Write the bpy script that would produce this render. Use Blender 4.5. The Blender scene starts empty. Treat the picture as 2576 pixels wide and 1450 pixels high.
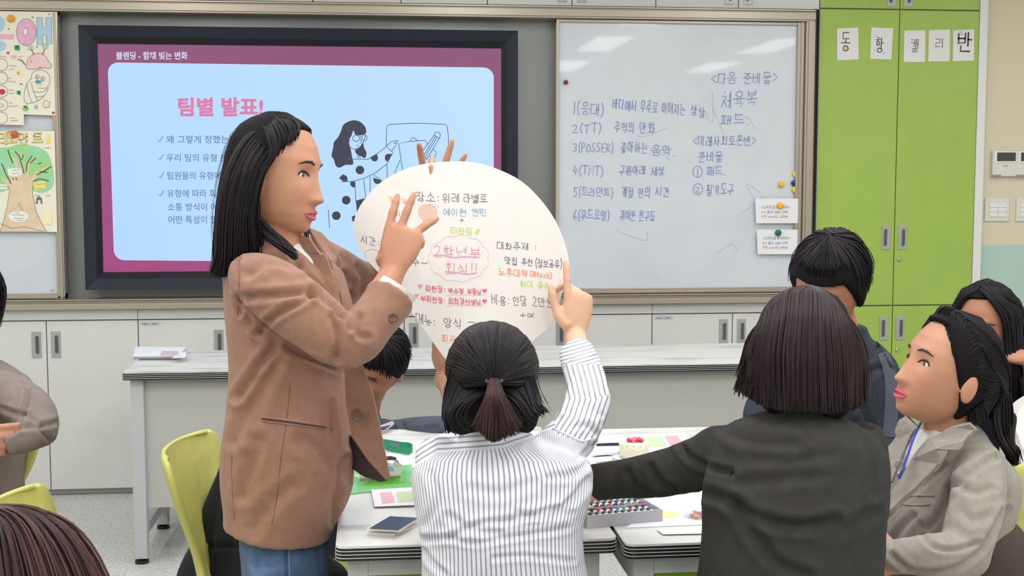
import bpy, bmesh, math, random
import numpy as np
from mathutils import Vector, Matrix, geometry, noise
from mathutils.bvhtree import BVHTree
random.seed(7); np.random.seed(7)
sc = bpy.context.scene
COL = sc.collection
# ------------------------------------------------------------------ camera
FPX = 3200.0; CAMH = 1.42; YAW = math.radians(6.2); PITCH = math.radians(4.67)
CAM = Vector((0, 0, CAMH))
FW = Vector((math.sin(YAW)*math.cos(PITCH), math.cos(YAW)*math.cos(PITCH), -math.sin(PITCH)))
RT = Vector((math.cos(YAW), -math.sin(YAW), 0)); UP = RT.cross(FW)
cd = bpy.data.cameras.new('camera'); cam = bpy.data.objects.new('camera', cd); COL.objects.link(cam)
cd.sensor_width = 36; cd.lens = 36*FPX/2576; cd.clip_start = 0.05
cam.matrix_world = Matrix(((RT.x, UP.x, -FW.x, CAM.x), (RT.y, UP.y, -FW.y, CAM.y), (RT.z, UP.z, -FW.z, CAM.z), (0, 0, 0, 1)))
sc.camera = cam
# ------------------------------------------------------------------ light
sc.view_settings.view_transform = 'Standard'; sc.view_settings.look = 'None'
sc.view_settings.gamma = 1; sc.view_settings.use_curve_mapping = False
sc.view_settings.exposure = 0.09
w = bpy.data.worlds.new('world'); sc.world = w; w.use_nodes = True
w.node_tree.nodes['Background'].inputs[0].default_value = (0.9, 0.95, 1, 1)
w.node_tree.nodes['Background'].inputs[1].default_value = 0.4
ROOM = (-3.6, 5.2, -3.0, 6.02, 2.72)
PANELS = [(x, y) for x in (-2.6, -1.05, 0.5, 2.05, 3.6) for y in (-1.6, 0.5, 2.5, 4.4)]
for i, (x, y) in enumerate(PANELS):
    ld = bpy.data.lights.new('ceiling_light', 'AREA'); ld.shape = 'RECTANGLE'; ld.size = 0.32; ld.size_y = 1.2
    ld.energy = 16 if y < 4 else 10; ld.color = (0.985, 0.985, 1.0)
    lo = bpy.data.objects.new('ceiling_light_source', ld); COL.objects.link(lo); lo.location = (x, y, ROOM[4]-0.06)
# ------------------------------------------------------------------ projection helpers (photo pixel -> point of the room)
def ray(x, y): return FW + RT*((x-1288)/FPX) + UP*((725-y)/FPX)
def P(x, y, d): return CAM + ray(x, y)*d
def PY(x, y, Y): r = ray(x, y); return CAM + r*(Y/r.y)
def PZ(x, y, z): r = ray(x, y); return CAM + r*((z-CAMH)/r.z)
def PXp(x, y, X): r = ray(x, y); return CAM + r*(X/r.x)
def proj(v):
    q = v-CAM; d = q.dot(FW); return 1288+FPX*q.dot(RT)/d, 725-FPX*q.dot(UP)/d, d
# ------------------------------------------------------------------ materials
def lin(c):
    c = c/255.0
    return c/12.92 if c <= 0.04045 else ((c+0.055)/1.055)**2.4
def rgb(c): return (lin(c[0]), lin(c[1]), lin(c[2]), 1)
MATS = {}
def mat(name, c, rough=0.5, metal=0.0, var=None, scale=20, bump=0, bscale=200, stretch=(1, 1, 1), detail=4, emit=0, alpha=1, trans=0, spec=0.5, sheen=0, coat=0, aniso=0, ramp=(0.35, 0.65)):
    if name in MATS: return MATS[name]
    m = bpy.data.materials.new(name); m.use_nodes = True; MATS[name] = m
    nt = m.node_tree; b = nt.nodes['Principled BSDF']; L = nt.links.new
    b.inputs['Base Color'].default_value = rgb(c); b.inputs['Roughness'].default_value = rough
    b.inputs['Metallic'].default_value = metal; b.inputs['Specular IOR Level'].default_value = spec
    if sheen: b.inputs['Sheen Weight'].default_value = sheen
    if coat: b.inputs['Coat Weight'].default_value = coat
    if trans: b.inputs['Transmission Weight'].default_value = trans
    if alpha < 1: b.inputs['Alpha'].default_value = alpha
    if emit:
        b.inputs['Emission Color'].default_value = rgb(c); b.inputs['Emission Strength'].default_value = emit
        b.inputs['Base Color'].default_value = (0.01, 0.01, 0.01, 1)
    if var or bump:
        tc = nt.nodes.new('ShaderNodeTexCoord'); mp = nt.nodes.new('ShaderNodeMapping'); L(tc.outputs['Object'], mp.inputs[0])
        mp.inputs['Scale'].default_value = stretch
    if var:
        n = nt.nodes.new('ShaderNodeTexNoise'); n.inputs['Scale'].default_value = scale; n.inputs['Detail'].default_value = detail
        L(mp.outputs[0], n.inputs['Vector'])
        r = nt.nodes.new('ShaderNodeValToRGB'); r.color_ramp.elements[0].position = ramp[0]; r.color_ramp.elements[1].position = ramp[1]
        r.color_ramp.elements[0].color = rgb(var); r.color_ramp.elements[1].color = rgb(c)
        L(n.outputs['Fac'], r.inputs[0]); L(r.outputs[0], b.inputs['Base Color'])
    if bump:
        n2 = nt.nodes.new('ShaderNodeTexNoise'); n2.inputs['Scale'].default_value = bscale; n2.inputs['Detail'].default_value = 3
        L(mp.outputs[0], n2.inputs['Vector'])
        bp = nt.nodes.new('ShaderNodeBump'); bp.inputs['Strength'].default_value = bump; bp.inputs['Distance'].default_value = 0.002
        L(n2.outputs['Fac'], bp.inputs['Height']); L(bp.outputs[0], b.inputs['Normal'])
    return m
# ------------------------------------------------------------------ mesh builder
ORG = {}
class MB:
    def __init__(s): s.v = []; s.f = []
    def add(s, vs, fs):
        n = len(s.v); s.v += [Vector(v) for v in vs]; s.f += [tuple(i+n for i in f) for f in fs]; return s
    def box(s, x0, x1, y0, y1, z0, z1, b=0.0):
        if b <= 0:
            vs = [(x, y, z) for z in (z0, z1) for y in (y0, y1) for x in (x0, x1)]
            return s.add(vs, [(0, 2, 3, 1), (4, 5, 7, 6), (0, 1, 5, 4), (2, 6, 7, 3), (0, 4, 6, 2), (1, 3, 7, 5)])
        bm = bmesh.new(); bmesh.ops.create_cube(bm, size=1)
        for v in bm.verts: v.co = Vector((x0+(v.co.x+.5)*(x1-x0), y0+(v.co.y+.5)*(y1-y0), z0+(v.co.z+.5)*(z1-z0)))
        bmesh.ops.bevel(bm, geom=bm.edges[:], offset=b, segments=2, affect='EDGES', profile=0.5)
        return s.bm(bm)
    def bm(s, bm):
        bm.verts.index_update(); s.add([v.co.copy() for v in bm.verts], [[v.index for v in f.verts] for f in bm.faces]); bm.free(); return s
    def prism(s, pts, nrm, t):
        """closed outline pts (3-D, planar) extruded by nrm*t"""
        n = len(pts); nrm = Vector(nrm)*t
        a = [Vector(p) for p in pts]; b = [p+nrm for p in a]
        tri = geometry.tessellate_polygon([a])
        fs = [tuple(t_) for t_ in tri]+[tuple(i+n for i in t_) for t_ in tri]
        fs += [(i, (i+1) % n, (i+1) % n+n, i+n) for i in range(n)]
        return s.add(a+b, fs)
    def tube(s, pts, r, k=8, cap=True, flat=1.0):
        pts = [Vector(p) for p in pts]; n = len(pts)
        rs = r if isinstance(r, (list, tuple)) else [r]*n
        prev = None; rings = []
        for i, p in enumerate(pts):
            t = (pts[min(i+1, n-1)]-pts[max(i-1, 0)]); t = t.normalized() if t.length > 1e-9 else Vector((0, 0, 1))
            if prev is None: a = t.orthogonal().normalized()
            else:
                a = prev-t*prev.dot(t); a = a.normalized() if a.length > 1e-6 else t.orthogonal().normalized()
            prev = a; b = t.cross(a)
            rings.append([p+(a*math.cos(2*math.pi*j/k)+b*math.sin(2*math.pi*j/k)*flat)*rs[i] for j in range(k)])
        vs = [v for r_ in rings for v in r_]
        fs = [(i*k+j, i*k+(j+1) % k, (i+1)*k+(j+1) % k, (i+1)*k+j) for i in range(n-1) for j in range(k)]
        if cap: fs += [tuple(range(k-1, -1, -1)), tuple((n-1)*k+j for j in range(k))]
        return s.add(vs, fs)
    def lathe(s, prof, c=(0, 0, 0), k=20, ax='z', sx=1, sy=1):
        c = Vector(c); vs = []; fs = []
        for (r, h) in prof:
            for j in range(k):
                a = 2*math.pi*j/k; x, y = r*math.cos(a)*sx, r*math.sin(a)*sy
                vs.append(c+Vector((x, y, h) if ax == 'z' else ((x, -h, y) if ax == 'y' else (h, x, y))))
        n = len(prof)
        fs = [(i*k+j, i*k+(j+1) % k, (i+1)*k+(j+1) % k, (i+1)*k+j) for i in range(n-1) for j in range(k)]
        fs += [tuple(range(k-1, -1, -1)), tuple((n-1)*k+j for j in range(k))]
        return s.add(vs, fs)
    def ball(s, c, r, k=12, rz=None, mat3=None):
        c = Vector(c); r = Vector(r) if hasattr(r, '__len__') else Vector((r, r, r)); vs = []; fs = []; m = k//2
        for i in range(m+1):
            for j in range(k):
                a = 2*math.pi*j/k; t = math.pi*i/m
                q = Vector((r.x*math.sin(t)*math.cos(a), r.y*math.sin(t)*math.sin(a), r.z*math.cos(t)))
                vs.append(c+(mat3 @ q if mat3 else q))
        fs = [(i*k+j, (i+1)*k+j, (i+1)*k+(j+1) % k, i*k+(j+1) % k) for i in range(m) for j in range(k)]
        return s.add(vs, fs)
def obj(name, mb, m, parent=None, smooth=False, origin=None, **tags):
    vs = mb.v
    if parent is not None: org = ORG[parent.name]
    elif origin is not None: org = Vector(origin)
    else:
        a = np.array([v[:] for v in vs]); org = Vector(((a[:, 0].min()+a[:, 0].max())/2, (a[:, 1].min()+a[:, 1].max())/2, a[:, 2].min()))
    me = bpy.data.meshes.new(name); me.from_pydata([(v-org)[:] for v in vs], [], mb.f); me.update()
    if isinstance(m, (list, tuple)):
        for q in m: me.materials.append(q)
    elif m: me.materials.append(m)
    bm = bmesh.new(); bm.from_mesh(me)
    bmesh.ops.dissolve_degenerate(bm, dist=1e-7, edges=bm.edges[:]) if len(bm.faces) < 3000 else None
    bmesh.ops.recalc_face_normals(bm, faces=bm.faces[:]); bm.to_mesh(me); bm.free()
    if smooth: me.shade_smooth();
    if smooth == 'auto': me.set_sharp_from_angle(angle=math.radians(35))
    o = bpy.data.objects.new(name, me); COL.objects.link(o); ORG[o.name] = org
    if parent is not None: o.parent = parent
    else: o.location = org
    for k, v in tags.items(): o[k] = v
    return o
def thing(name, label, cat, loc, group=None):
    o = bpy.data.objects.new(name, None); COL.objects.link(o); o.location = loc; ORG[o.name] = Vector(loc)
    o.empty_display_size = 0.05
    o['label'] = label; o['category'] = cat
    if group: o['group'] = group
    return o
def T(o, label, cat, group=None):
    o['label'] = label; o['category'] = cat
    if group: o['group'] = group
    return o
def S(o): o['kind'] = 'structure'; return o
def copytree(o, parent=None):
    c = o.copy(); COL.objects.link(c); ORG[c.name] = ORG[o.name]
    if parent is not None: c.parent = parent
    for ch in list(o.children): copytree(ch, c)
    return c
# ------------------------------------------------------------------ handwriting engine (strokes in photo pixels, laid on a real surface)
def circ(cx, cy, rx, ry, n=12, a0=90): return [(cx+rx*math.cos(math.radians(a0+360*i/n)), cy+ry*math.sin(math.radians(a0+360*i/n))) for i in range(n+1)]
CONS = {'G': [[(0, 1), (1, 1), (.8, 0)]], 'N': [[(0, 1), (0, 0), (1, .05)]], 'D': [[(0, 1), (1, 1)], [(0, 1), (0, 0), (1, 0)]],
 'R': [[(0, 1), (1, 1), (.95, .5), (.05, .5), (0, 0), (1, 0)]], 'M': [[(0, 1), (1, 1), (1, 0), (0, 0), (0, 1)]],
 'B': [[(0, 1), (.03, 0), (1, 0), (1, 1)], [(0, .5), (1, .5)]], 'S': [[(.5, 1), (.4, .5), (0, 0)], [(.48, .6), (1, 0)]],
 'O': [circ(.5, .5, .45, .5)], 'J': [[(0, 1), (1, 1), (.55, .5), (0, 0)], [(.5, .55), (1, 0)]],
 'C': [[(.4, 1.15), (.65, 1.05)], [(0, .8), (1, .8), (.55, .4), (0, 0)], [(.5, .45), (1, 0)]],
 'K': [[(0, 1), (1, 1), (.8, 0)], [(0, .55), (.9, .5)]], 'T': [[(0, 1), (1, 1)], [(0, .5), (.9, .5)], [(0, 1), (0, 0), (1, 0)]],
 'P': [[(0, 1), (1, 1)], [(.28, 1), (.32, 0)], [(.72, 1), (.68, 0)], [(0, 0), (1, 0)]],
 'H': [[(.35, 1.12), (.65, 1.05)], [(0, .78), (1, .78)], circ(.5, .3, .33, .3)]}
def dbl(c): return [[(x*.45, y) for x, y in st] for st in CONS[c]]+[[(x*.45+.55, y) for x, y in st] for st in CONS[c]]
CONS['GG'], CONS['DD'], CONS['BB'], CONS['SS'], CONS['JJ'] = [dbl(c) for c in 'GDBSJ']
INIT = ['G', 'GG', 'N', 'D', 'DD', 'R', 'M', 'B', 'BB', 'S', 'SS', 'O', 'J', 'JJ', 'C', 'K', 'T', 'P', 'H']
FIN = [None, 'G', 'GG', 'G', 'N', 'N', 'N', 'D', 'R', 'R', 'R', 'R', 'R', 'R', 'R', 'R', 'M', 'B', 'B', 'S', 'SS', 'O', 'J', 'C', 'K', 'T', 'P', 'H']
# vertical vowel strokes in (0..1) box
VV = {'a': [[(.3, 1), (.3, 0)], [(.3, .5), (.9, .5)]], 'ae': [[(.2, .95), (.2, .05)], [(.2, .5), (.75, .5)], [(.75, 1), (.75, 0)]],
 'ya': [[(.3, 1), (.3, 0)], [(.3, .65), (.9, .65)], [(.3, .35), (.9, .35)]], 'yae': [[(.2, .95), (.2, .05)], [(.2, .65), (.75, .65)], [(.2, .35), (.75, .35)], [(.75, 1), (.75, 0)]],
 'eo': [[(.7, 1), (.7, 0)], [(.1, .5), (.7, .5)]], 'e': [[(.45, .95), (.45, .05)], [(0, .5), (.45, .5)], [(.85, 1), (.85, 0)]],
 'yeo': [[(.7, 1), (.7, 0)], [(.1, .65), (.7, .65)], [(.1, .35), (.7, .35)]], 'ye': [[(.45, .95), (.45, .05)], [(0, .65), (.45, .65)], [(0, .35), (.45, .35)], [(.85, 1), (.85, 0)]],
 'i': [[(.5, 1), (.5, 0)]]}
HV = {'o': [[(.5, 1), (.5, .3)], [(0, .3), (1, .3)]], 'yo': [[(.35, 1), (.35, .3)], [(.65, 1), (.65, .3)], [(0, .3), (1, .3)]],
 'u': [[(0, .8), (1, .8)], [(.5, .8), (.5, 0)]], 'yu': [[(0, .8), (1, .8)], [(.35, .8), (.35, 0)], [(.65, .8), (.65, 0)]], 'eu': [[(0, .5), (1, .5)]]}
VOW = ['a', 'ae', 'ya', 'yae', 'eo', 'e', 'yeo', 'ye', 'o', ('o', 'a'), ('o', 'ae'), ('o', 'i'), 'yo', 'u', ('u', 'eo'), ('u', 'e'), ('u', 'i'), 'yu', 'eu', ('eu', 'i'), 'i']
LAT = {'0': [circ(.5, .5, .4, .5)], '1': [[(.5, 1), (.5, 0)]], '2': [[(.1, .8), (.4, 1), (.8, .8), (.7, .5), (.1, 0), (.95, 0)]],
 '3': [[(.1, .95), (.6, 1), (.8, .75), (.4, .5), (.85, .3), (.5, 0), (.05, .1)]], '4': [[(.5, 1), (.1, .35), (.95, .4)], [(.65, .7), (.6, 0)]],
 '5': [[(.2, 1), (.2, .55), (.7, .6), (.85, .3), (.5, 0), (.1, .05)], [(.2, 1), (.9, 1)]], '6': [[(.7, 1), (.3, .6), (.15, .25), (.45, 0), (.8, .2), (.6, .42), (.2, .3)]],
 'T': [[(0, 1), (1, 1)], [(.5, 1), (.5, 0)]], 'N': [[(.1, 0), (.1, 1), (.9, 0), (.9, 1)]], 'P': [[(.15, 0), (.15, 1), (.7, 1), (.85, .75), (.6, .5), (.15, .5)]],
 'O': [circ(.5, .5, .42, .45)], 'S': [[(.9, .9), (.4, 1), (.15, .75), (.8, .35), (.5, 0), (.05, .1)]], 'E': [[(.9, 1), (.2, .95), (.15, .05), (.9, 0)], [(.2, .5), (.7, .5)]],
 'R': [[(.15, 0), (.15, 1), (.7, 1), (.8, .75), (.5, .5), (.15, .5), (.9, 0)]], 'C': [[(.9, .9), (.4, 1), (.1, .5), (.4, 0), (.9, .1)]],
 '(': [[(.8, 1.15), (.35, .7), (.35, .3), (.8, -.15)]], ')': [[(.2, 1.15), (.65, .7), (.65, .3), (.2, -.15)]],
 '<': [[(.9, .85), (.1, .5), (.9, .15)]], '>': [[(.1, .85), (.9, .5), (.1, .15)]], ':': [[(.5, .72), (.52, .66)], [(.5, .3), (.52, .24)]],
 '~': [[(0, .35), (.25, .5), (.6, .3), (1, .5)]], '+': [[(.1, .5), (.9, .5)], [(.5, .85), (.5, .15)]], '!': [[(.5, 1), (.5, .3)], [(.5, .1), (.52, .03)]],
 '.': [[(.4, .05), (.45, 0)]], '-': [[(.1, .5), (.9, .5)]], '@': [[(.95, .9), (.5, .1), (.15, .2), (.1, .7), (.4, .85), (.65, .4), (.95, .1)]],
 't': [[(.45, 1), (.45, .1), (.8, .05)], [(.1, .65), (.85, .65)]], 'e': [[(.1, .35), (.85, .4), (.6, .7), (.2, .55), (.15, .15), (.8, .05)]], 'c': [[(.85, .6), (.3, .6), (.15, .2), (.8, .05)]],
 'h': [[(.2, 1), (.2, 0)], [(.2, .4), (.6, .6), (.75, 0)]], 'i': [[(.5, .6), (.5, 0)]], 'a': [[(.8, .6), (.3, .6), (.2, .1), (.7, .1), (.8, .6), (.85, 0)]]}
WID = {'1': .4, '(': .45, ')': .45, ':': .4, ' ': .55, '!': .35, '.': .3, '<': .7, '>': .7, '~': .8, '+': .7, '@': .8}
def glyph(ch):
    o = ord(ch)
    if 0xAC00 <= o <= 0xD7A3:
        s = o-0xAC00; i, v, f = s//588, (s//28) % 21, s % 28
        out = []; vv = VOW[v]; F_ = FIN[f]
        def put(strokes, x0, x1, y0, y1): out.extend([[(x0+x*(x1-x0), y0+y*(y1-y0)) for x, y in st] for st in strokes])
        b = .36 if F_ else 0
        if isinstance(vv, tuple):
            put(CONS[INIT[i]], .1, .55, b+(1-b)*.5, 1); put(HV[vv[0]], .02, .66, b, b+(1-b)*.42); put(VV[vv[1]], .68, 1, b*.85, 1)
        elif vv in VV: put(CONS[INIT[i]], .04, .52, b+(1-b)*.15, 1-.04); put(VV[vv], .6, .98, b*.85, 1)
        else: put(CONS[INIT[i]], .18, .82, b+(1-b)*.48, 1); put(HV[vv], 0, 1, b, b+(1-b)*.42)
        if F_: put(CONS[F_], .22, .85, 0, .28)
        return out, 1.0
    if ch == ' ': return [], WID[' ']
    return LAT.get(ch, LAT['-']), WID.get(ch, .72)
def ribbon(mb, pts, wpx, surf):
    pts = [Vector(p) for p in pts]; n = len(pts)
    if n < 2: return
    L_, R_ = [], []
    for i, p in enumerate(pts):
        t = pts[min(i+1, n-1)]-pts[max(i-1, 0)]
        t = t.normalized() if t.length > 1e-6 else Vector((1, 0))
        q = p.copy()
        if i == 0: q = p-t*wpx*.4
        if i == n-1: q = p+t*wpx*.4
        nn = Vector((-t.y, t.x))*wpx*.5
        L_.append(surf(*(q+nn))); R_.append(surf(*(q-nn)))
    mb.add(L_+R_, [(i, i+1, n+i+1, n+i) for i in range(n-1)])
def hand(mb, text, x0, y0, x1, y1, h, wpx, surf, jit=.04, slant=.06):
    """write text so that it starts at (x0,y0) and ends at (x1,y1) (top-left line), glyph height h, all in photo pixels"""
    gs = [glyph(c) for c in text]; tot = sum(g[1] for g in gs); d = Vector((x1-x0, y1-y0)); u = d/tot; cur = 0
    for strokes, wd in gs:
        dy = random.uniform(-1, 1)*jit*h*1.5; sc_ = random.uniform(.9, 1.06)
        for st in strokes:
            pts = []
            for (x, y) in st:
                X = cur+x*wd*.86+random.uniform(-1, 1)*jit; Y_ = 1-y*sc_+random.uniform(-1, 1)*jit
                p = Vector((x0, y0))+u*X+Vector((slant*h*(1-Y_), Y_*h+dy)); pts.append((p.x, p.y))
            ribbon(mb, pts, wpx, surf)
        cur += wd
def fonttext(mb, text, x0, y0, x1, y1, surf, bold=0.0):
    c = bpy.data.curves.new('t', 'FONT'); c.body = text; c.offset = bold; c.resolution_u = 3
    o = bpy.data.objects.new('t', c); COL.objects.link(o); bpy.context.view_layer.update()
    me = o.to_mesh(); a = np.array([v.co[:] for v in me.vertices]); mn, mx = a.min(0), a.max(0)
    vs = [surf(x0+(v[0]-mn[0])/(mx[0]-mn[0])*(x1-x0), y1-(v[1]-mn[1])/(mx[1]-mn[1])*(y1-y0)) for v in a]
    mb.add(vs, [tuple(p.vertices) for p in me.polygons]); o.to_mesh_clear(); bpy.data.objects.remove(o); bpy.data.curves.remove(c)
def fill(mb, pts, surf):
    v2 = [Vector((p[0], p[1], 0)) for p in pts]; tri = geometry.tessellate_polygon([v2])
    mb.add([surf(*p) for p in pts], [tuple(t) for t in tri])
def spl(pts, n=4, closed=False):
    """Catmull-Rom through points (any dimension)"""
    P_ = [Vector(p) for p in pts]; N = len(P_); out = []
    rng = range(N if closed else N-1)
    for i in rng:
        p0 = P_[(i-1) % N] if (closed or i > 0) else P_[0]*2-P_[1]; p1 = P_[i]; p2 = P_[(i+1) % N]
        p3 = P_[(i+2) % N] if (closed or i+2 < N) else P_[-1]*2-P_[-2]
        for k in range(n):
            t = k/n; out.append(0.5*((2*p1)+(p2-p0)*t+(2*p0-5*p1+4*p2-p3)*t*t+(3*p1-p0-3*p2+p3)*t**3))
    if not closed: out.append(P_[-1])
    return out
# ================================================================== setting
Y0 = 5.90
WHITE = mat('cabinet_white', (218, 217, 214), .45, var=(213, 212, 209), scale=3)
ALU = mat('champagne_aluminium', (176, 165, 152), .34, metal=.5)
ALUG = mat('grey_plate', (172, 173, 172), .4, metal=.35)
DARKG = mat('handle_recess_grey', (88, 90, 92), .5, metal=.3)
GREEN = mat('lime_laminate', (158, 186, 84), .42, var=(154, 182, 81), scale=6, bump=.15, bscale=400)
CREAM = mat('cream_paint', (215, 204, 180), .8, var=(211, 199, 176), scale=4, bump=.1, bscale=150)
MINT = mat('mint_paint', (174, 198, 188), .8, var=(170, 194, 186), scale=4, bump=.1, bscale=150)
WB = mat('whiteboard_enamel', (212, 216, 224), .22, var=(206, 211, 220), scale=5, detail=8, coat=.3)
FLOORM = mat('vinyl_floor', (204, 203, 200), .35, var=(150, 150, 148), scale=90, detail=8, ramp=(.32, .5))
GREYP = mat('recess_panel_grey', (146, 148, 149), .32, metal=.25, var=(140, 142, 143), scale=120)
SEAM = mat('shadow_gap', (60, 58, 56), .9)
X0_, X1_, YB, YF, ZC = ROOM[0], ROOM[1], ROOM[2], ROOM[3], ROOM[4]
S(obj('floor', MB().box(X0_, X1_, YB, YF, -.1, 0), FLOORM))
cl = MB().box(X0_, X1_, YB, YF, ZC, ZC+.1)
S(obj('ceiling', cl, mat('ceiling_board', (232, 232, 228), .9)))
zm = PY(2500, 617, YF-.1).z
WALLM = mat('painted_wall', (215, 204, 180), .8)
nt = WALLM.node_tree; g = nt.nodes.new('ShaderNodeNewGeometry'); sx = nt.nodes.new('ShaderNodeSeparateXYZ'); nt.links.new(g.outputs['Position'], sx.inputs[0])
mt = nt.nodes.new('ShaderNodeMath'); mt.operation = 'GREATER_THAN'; mt.inputs[1].default_value = zm; nt.links.new(sx.outputs['Z'], mt.inputs[0])
mx = nt.nodes.new('ShaderNodeMix'); mx.data_type = 'RGBA'; mx.inputs[6].default_value = rgb((176, 200, 190)); mx.inputs[7].default_value = rgb((214, 203, 180))
nt.links.new(mt.outputs[0], mx.inputs[0]); nt.links.new(mx.outputs[2], nt.nodes['Principled BSDF'].inputs['Base Color'])
YW = 5.94   # front wall face to the right of the cupboards
S(obj('wall_back', MB().box(X0_, 2.95, 6.02, 6.12, 0, ZC).box(2.95, X1_, YW, 6.12, 0, ZC), WALLM))
S(obj('wall_right', MB().box(X1_, X1_+.1, YB, YF, 0, ZC), WALLM))
S(obj('wall_left', MB().box(X0_-.1, X0_, YB, YF, 0, ZC), WALLM))
S(obj('wall_front', MB().box(X0_, X1_, YB-.1, YB, 0, ZC), WALLM))
S(obj('baseboard_back', MB().box(2.96, X1_, YW-.012, YW, 0, .09), mat('grey_skirting', (120, 120, 118), .6)))
LAMPM = mat('led_diffuser', (255, 252, 245), emit=1.5)
cp = None
for i, (x, y) in enumerate(PANELS):
    if cp is None:
        cp = thing('ceiling_light', 'slim white ceiling light panel, behind the viewer, far left column', 'ceiling light', (x, y, ZC-.045), 'ceiling light panels')
        obj('frame', MB().box(x-.19, x-.165, y-.63, y+.63, ZC-.045, ZC).box(x+.165, x+.19, y-.63, y+.63, ZC-.045, ZC).box(x-.165, x+.165, y-.63, y-.605, ZC-.045, ZC).box(x-.165, x+.165, y+.605, y+.63, ZC-.045, ZC), WHITE, cp)
        obj('diffuser', MB().box(x-.165, x+.165, y-.605, y+.605, ZC-.03, ZC-.025), LAMPM, cp)
    else:
        q_ = copytree(cp); q_.location = (x, y, ZC-.045)
        q_['label'] = 'slim white ceiling light panel, %s, %s column' % (('behind the viewer', 'above the foreground head', 'above the lab tables', 'nearest the boards')[i % 4], ('far left', 'inner left', 'middle', 'inner right', 'far right')[i//4])
# ------------------------------------------------------------------ fitted cupboards
def lin_x(px, py=400, Y=Y0): return PY(px, py, Y).x
def handle(cx, cz, Y, parent, side, hh=.12, ww=.042):
    """flush pull: grey plate with a recessed slot; side -1/+1 is where the slot sits"""
    h = obj('handle', MB().box(cx-ww/2, cx+ww/2, Y-.004, Y+.006, cz-hh/2, cz+hh/2, .0012), ALUG, parent)
    m = MB(); q = cx+side*.004; r = .0085
    out = [(q+r*math.cos(a), Y-.0045, cz+.034+r*math.sin(a)) for a in [math.pi*k/8 for k in range(9)]]+[(q+r*math.cos(a), Y-.0045, cz-.034+r*math.sin(a)) for a in [math.pi+math.pi*k/8 for k in range(9)]]
    m.prism(out, (0, 1, 0), .001); obj('grip_slot', m, DARKG, h)
    m = MB(); m.tube([Vector(p)+Vector((0, -.001, 0)) for p in out]+[Vector(out[0])+Vector((0, -.001, 0))], .0014, 5); obj('slot_rim', m, ALUG, h)
    return h
ZT = 2.243; G = .0022
# upper white wall cupboards
usx = [lin_x(p, 15) for p in (-365, -130, 95, 327, 559, 787, 1009, 1226, 1439, 1650, 1858, 2062)]
zup = [2.243]*7+[2.243, 2.247, 2.247, 2.247]
for i in range(0, 11):
    if i % 2 == 1 or i == 0:
        a = i; b = min(i+1, 10) if i else 0
        t = thing('wall_cupboard', 'x', 'cupboard', ((usx[a]+usx[b+1])/2, Y0, ZT), 'white wall cupboards above the boards')
        t['label'] = ['white wall cupboard at the left frame edge above the posters', 'white wall cupboard over the left end of the display screen', 'white wall cupboard over the middle of the display screen', 'white wall cupboard over the right end of the display screen', 'white wall cupboard over the left half of the whiteboard', 'white wall cupboard over the right half of the whiteboard, beside green cupboard'][(i+1)//2]
        obj('body', MB().box(usx[a]+.001, usx[b+1]-.001, Y0+.02, 6.018, ZT+.006, ZC-.003), WHITE, t)
        for k in range(a, b+1):
            d = obj('door', MB().box(usx[k]+G, usx[k+1]-G, Y0, Y0+.018, ZT, ZC-.005, .0015), WHITE, t)
            inner = -1 if (k % 2 == 0) else 1     # pairs meet at odd seams
            hx = usx[k]+.045 if k % 2 == 0 else usx[k+1]-.045
            handle(hx, ZT+.075, Y0, d, inner)
# rails (structure trim)
ra0, ra1 = PY(-400, 20, Y0).x, PY(2047, 30, Y0).x
def rail(name, x0, x1, z0, z1, yf, lips):
    m = MB().box(x0, x1, yf, 6.0, z0, z1, .002)
    for (za, zb, yo) in lips: m.box(x0, x1, yf-yo, yf+.002, za, zb, .0015)
    return S(obj(name, m, ALU))
rail('trim_1', ra0, ra1, 2.182, 2.236, 5.873, [(2.190, 2.222, .008), (2.228, 2.236, .012)])
rail('trim_2', ra0, ra1, .856, .903, 5.868, [(.858, .884, .012), (.888, .894, .006), (.899, .903, .016)])
xr = PY(2030, 400, Y0).x
m = MB().box(ra1-.045, ra1, 5.868, 6.0, .903, 2.182, .002).box(ra1-.034, ra1-.012, 5.862, 5.87, .903, 2.182, .001)
S(obj('trim_3', m, ALU))
S(obj('trim_4', MB().box(ra1+.001, ra1+.012, 5.885, 6.0, .03, 2.243), SEAM))
xl = PY(150, 400, Y0).x
# recess backing
S(obj('wall_recess', MB().box(X0_+.02, ra1-.045, 5.985, 6.015, .9, 2.19), GREYP))
# whiteboards (sliding)
def whiteboard(label, x0, x1, fl, fr, loc):
    t = thing('whiteboard', label, 'whiteboard', loc)
    z0, z1 = .905, 2.180
    obj('surface', MB().box(x0+fl*.5, x1-fr*.5, 5.902, 5.915, z0+.01, z1-.008), WB, t)
    obj('frame_side', MB().box(x0, x0+fl, 5.888, 5.93, z0, z1, .002), mat('pale_champagne', (188, 178, 160), .4, metal=.4), t)
    obj('frame_side', MB().box(x1-fr, x1, 5.884, 5.93, z0, z1, .002).box(x1-fr*.55, x1-fr*.2, 5.878, 5.89, z0, z1, .001), ALU, t)
    obj('frame_rail', MB().box(x0, x1, 5.890, 5.93, z0, z0+.026, .002).box(x0, x1, 5.884, 5.9, z0+.004, z0+.012, .001), ALU, t)
    obj('frame_rail', MB().box(x0, x1, 5.890, 5.93, z1-.014, z1, .002), ALU, t)
    return t
xb0, xb1 = PY(1398, 300, Y0).x, ra1-.046
wbR = whiteboard('large sliding whiteboard covered in blue marker handwriting, right of the screen', xb0, xb1, .014, .034, ((xb0+xb1)/2, 5.9, .905))
xa1 = PY(163, 700, 5.885).x
wbL = whiteboard('sliding whiteboard at the left edge with two drawn posters', X0_+.1, xa1, .02, .034, ((X0_+xa1)/2, 5.9, .905))
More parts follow.
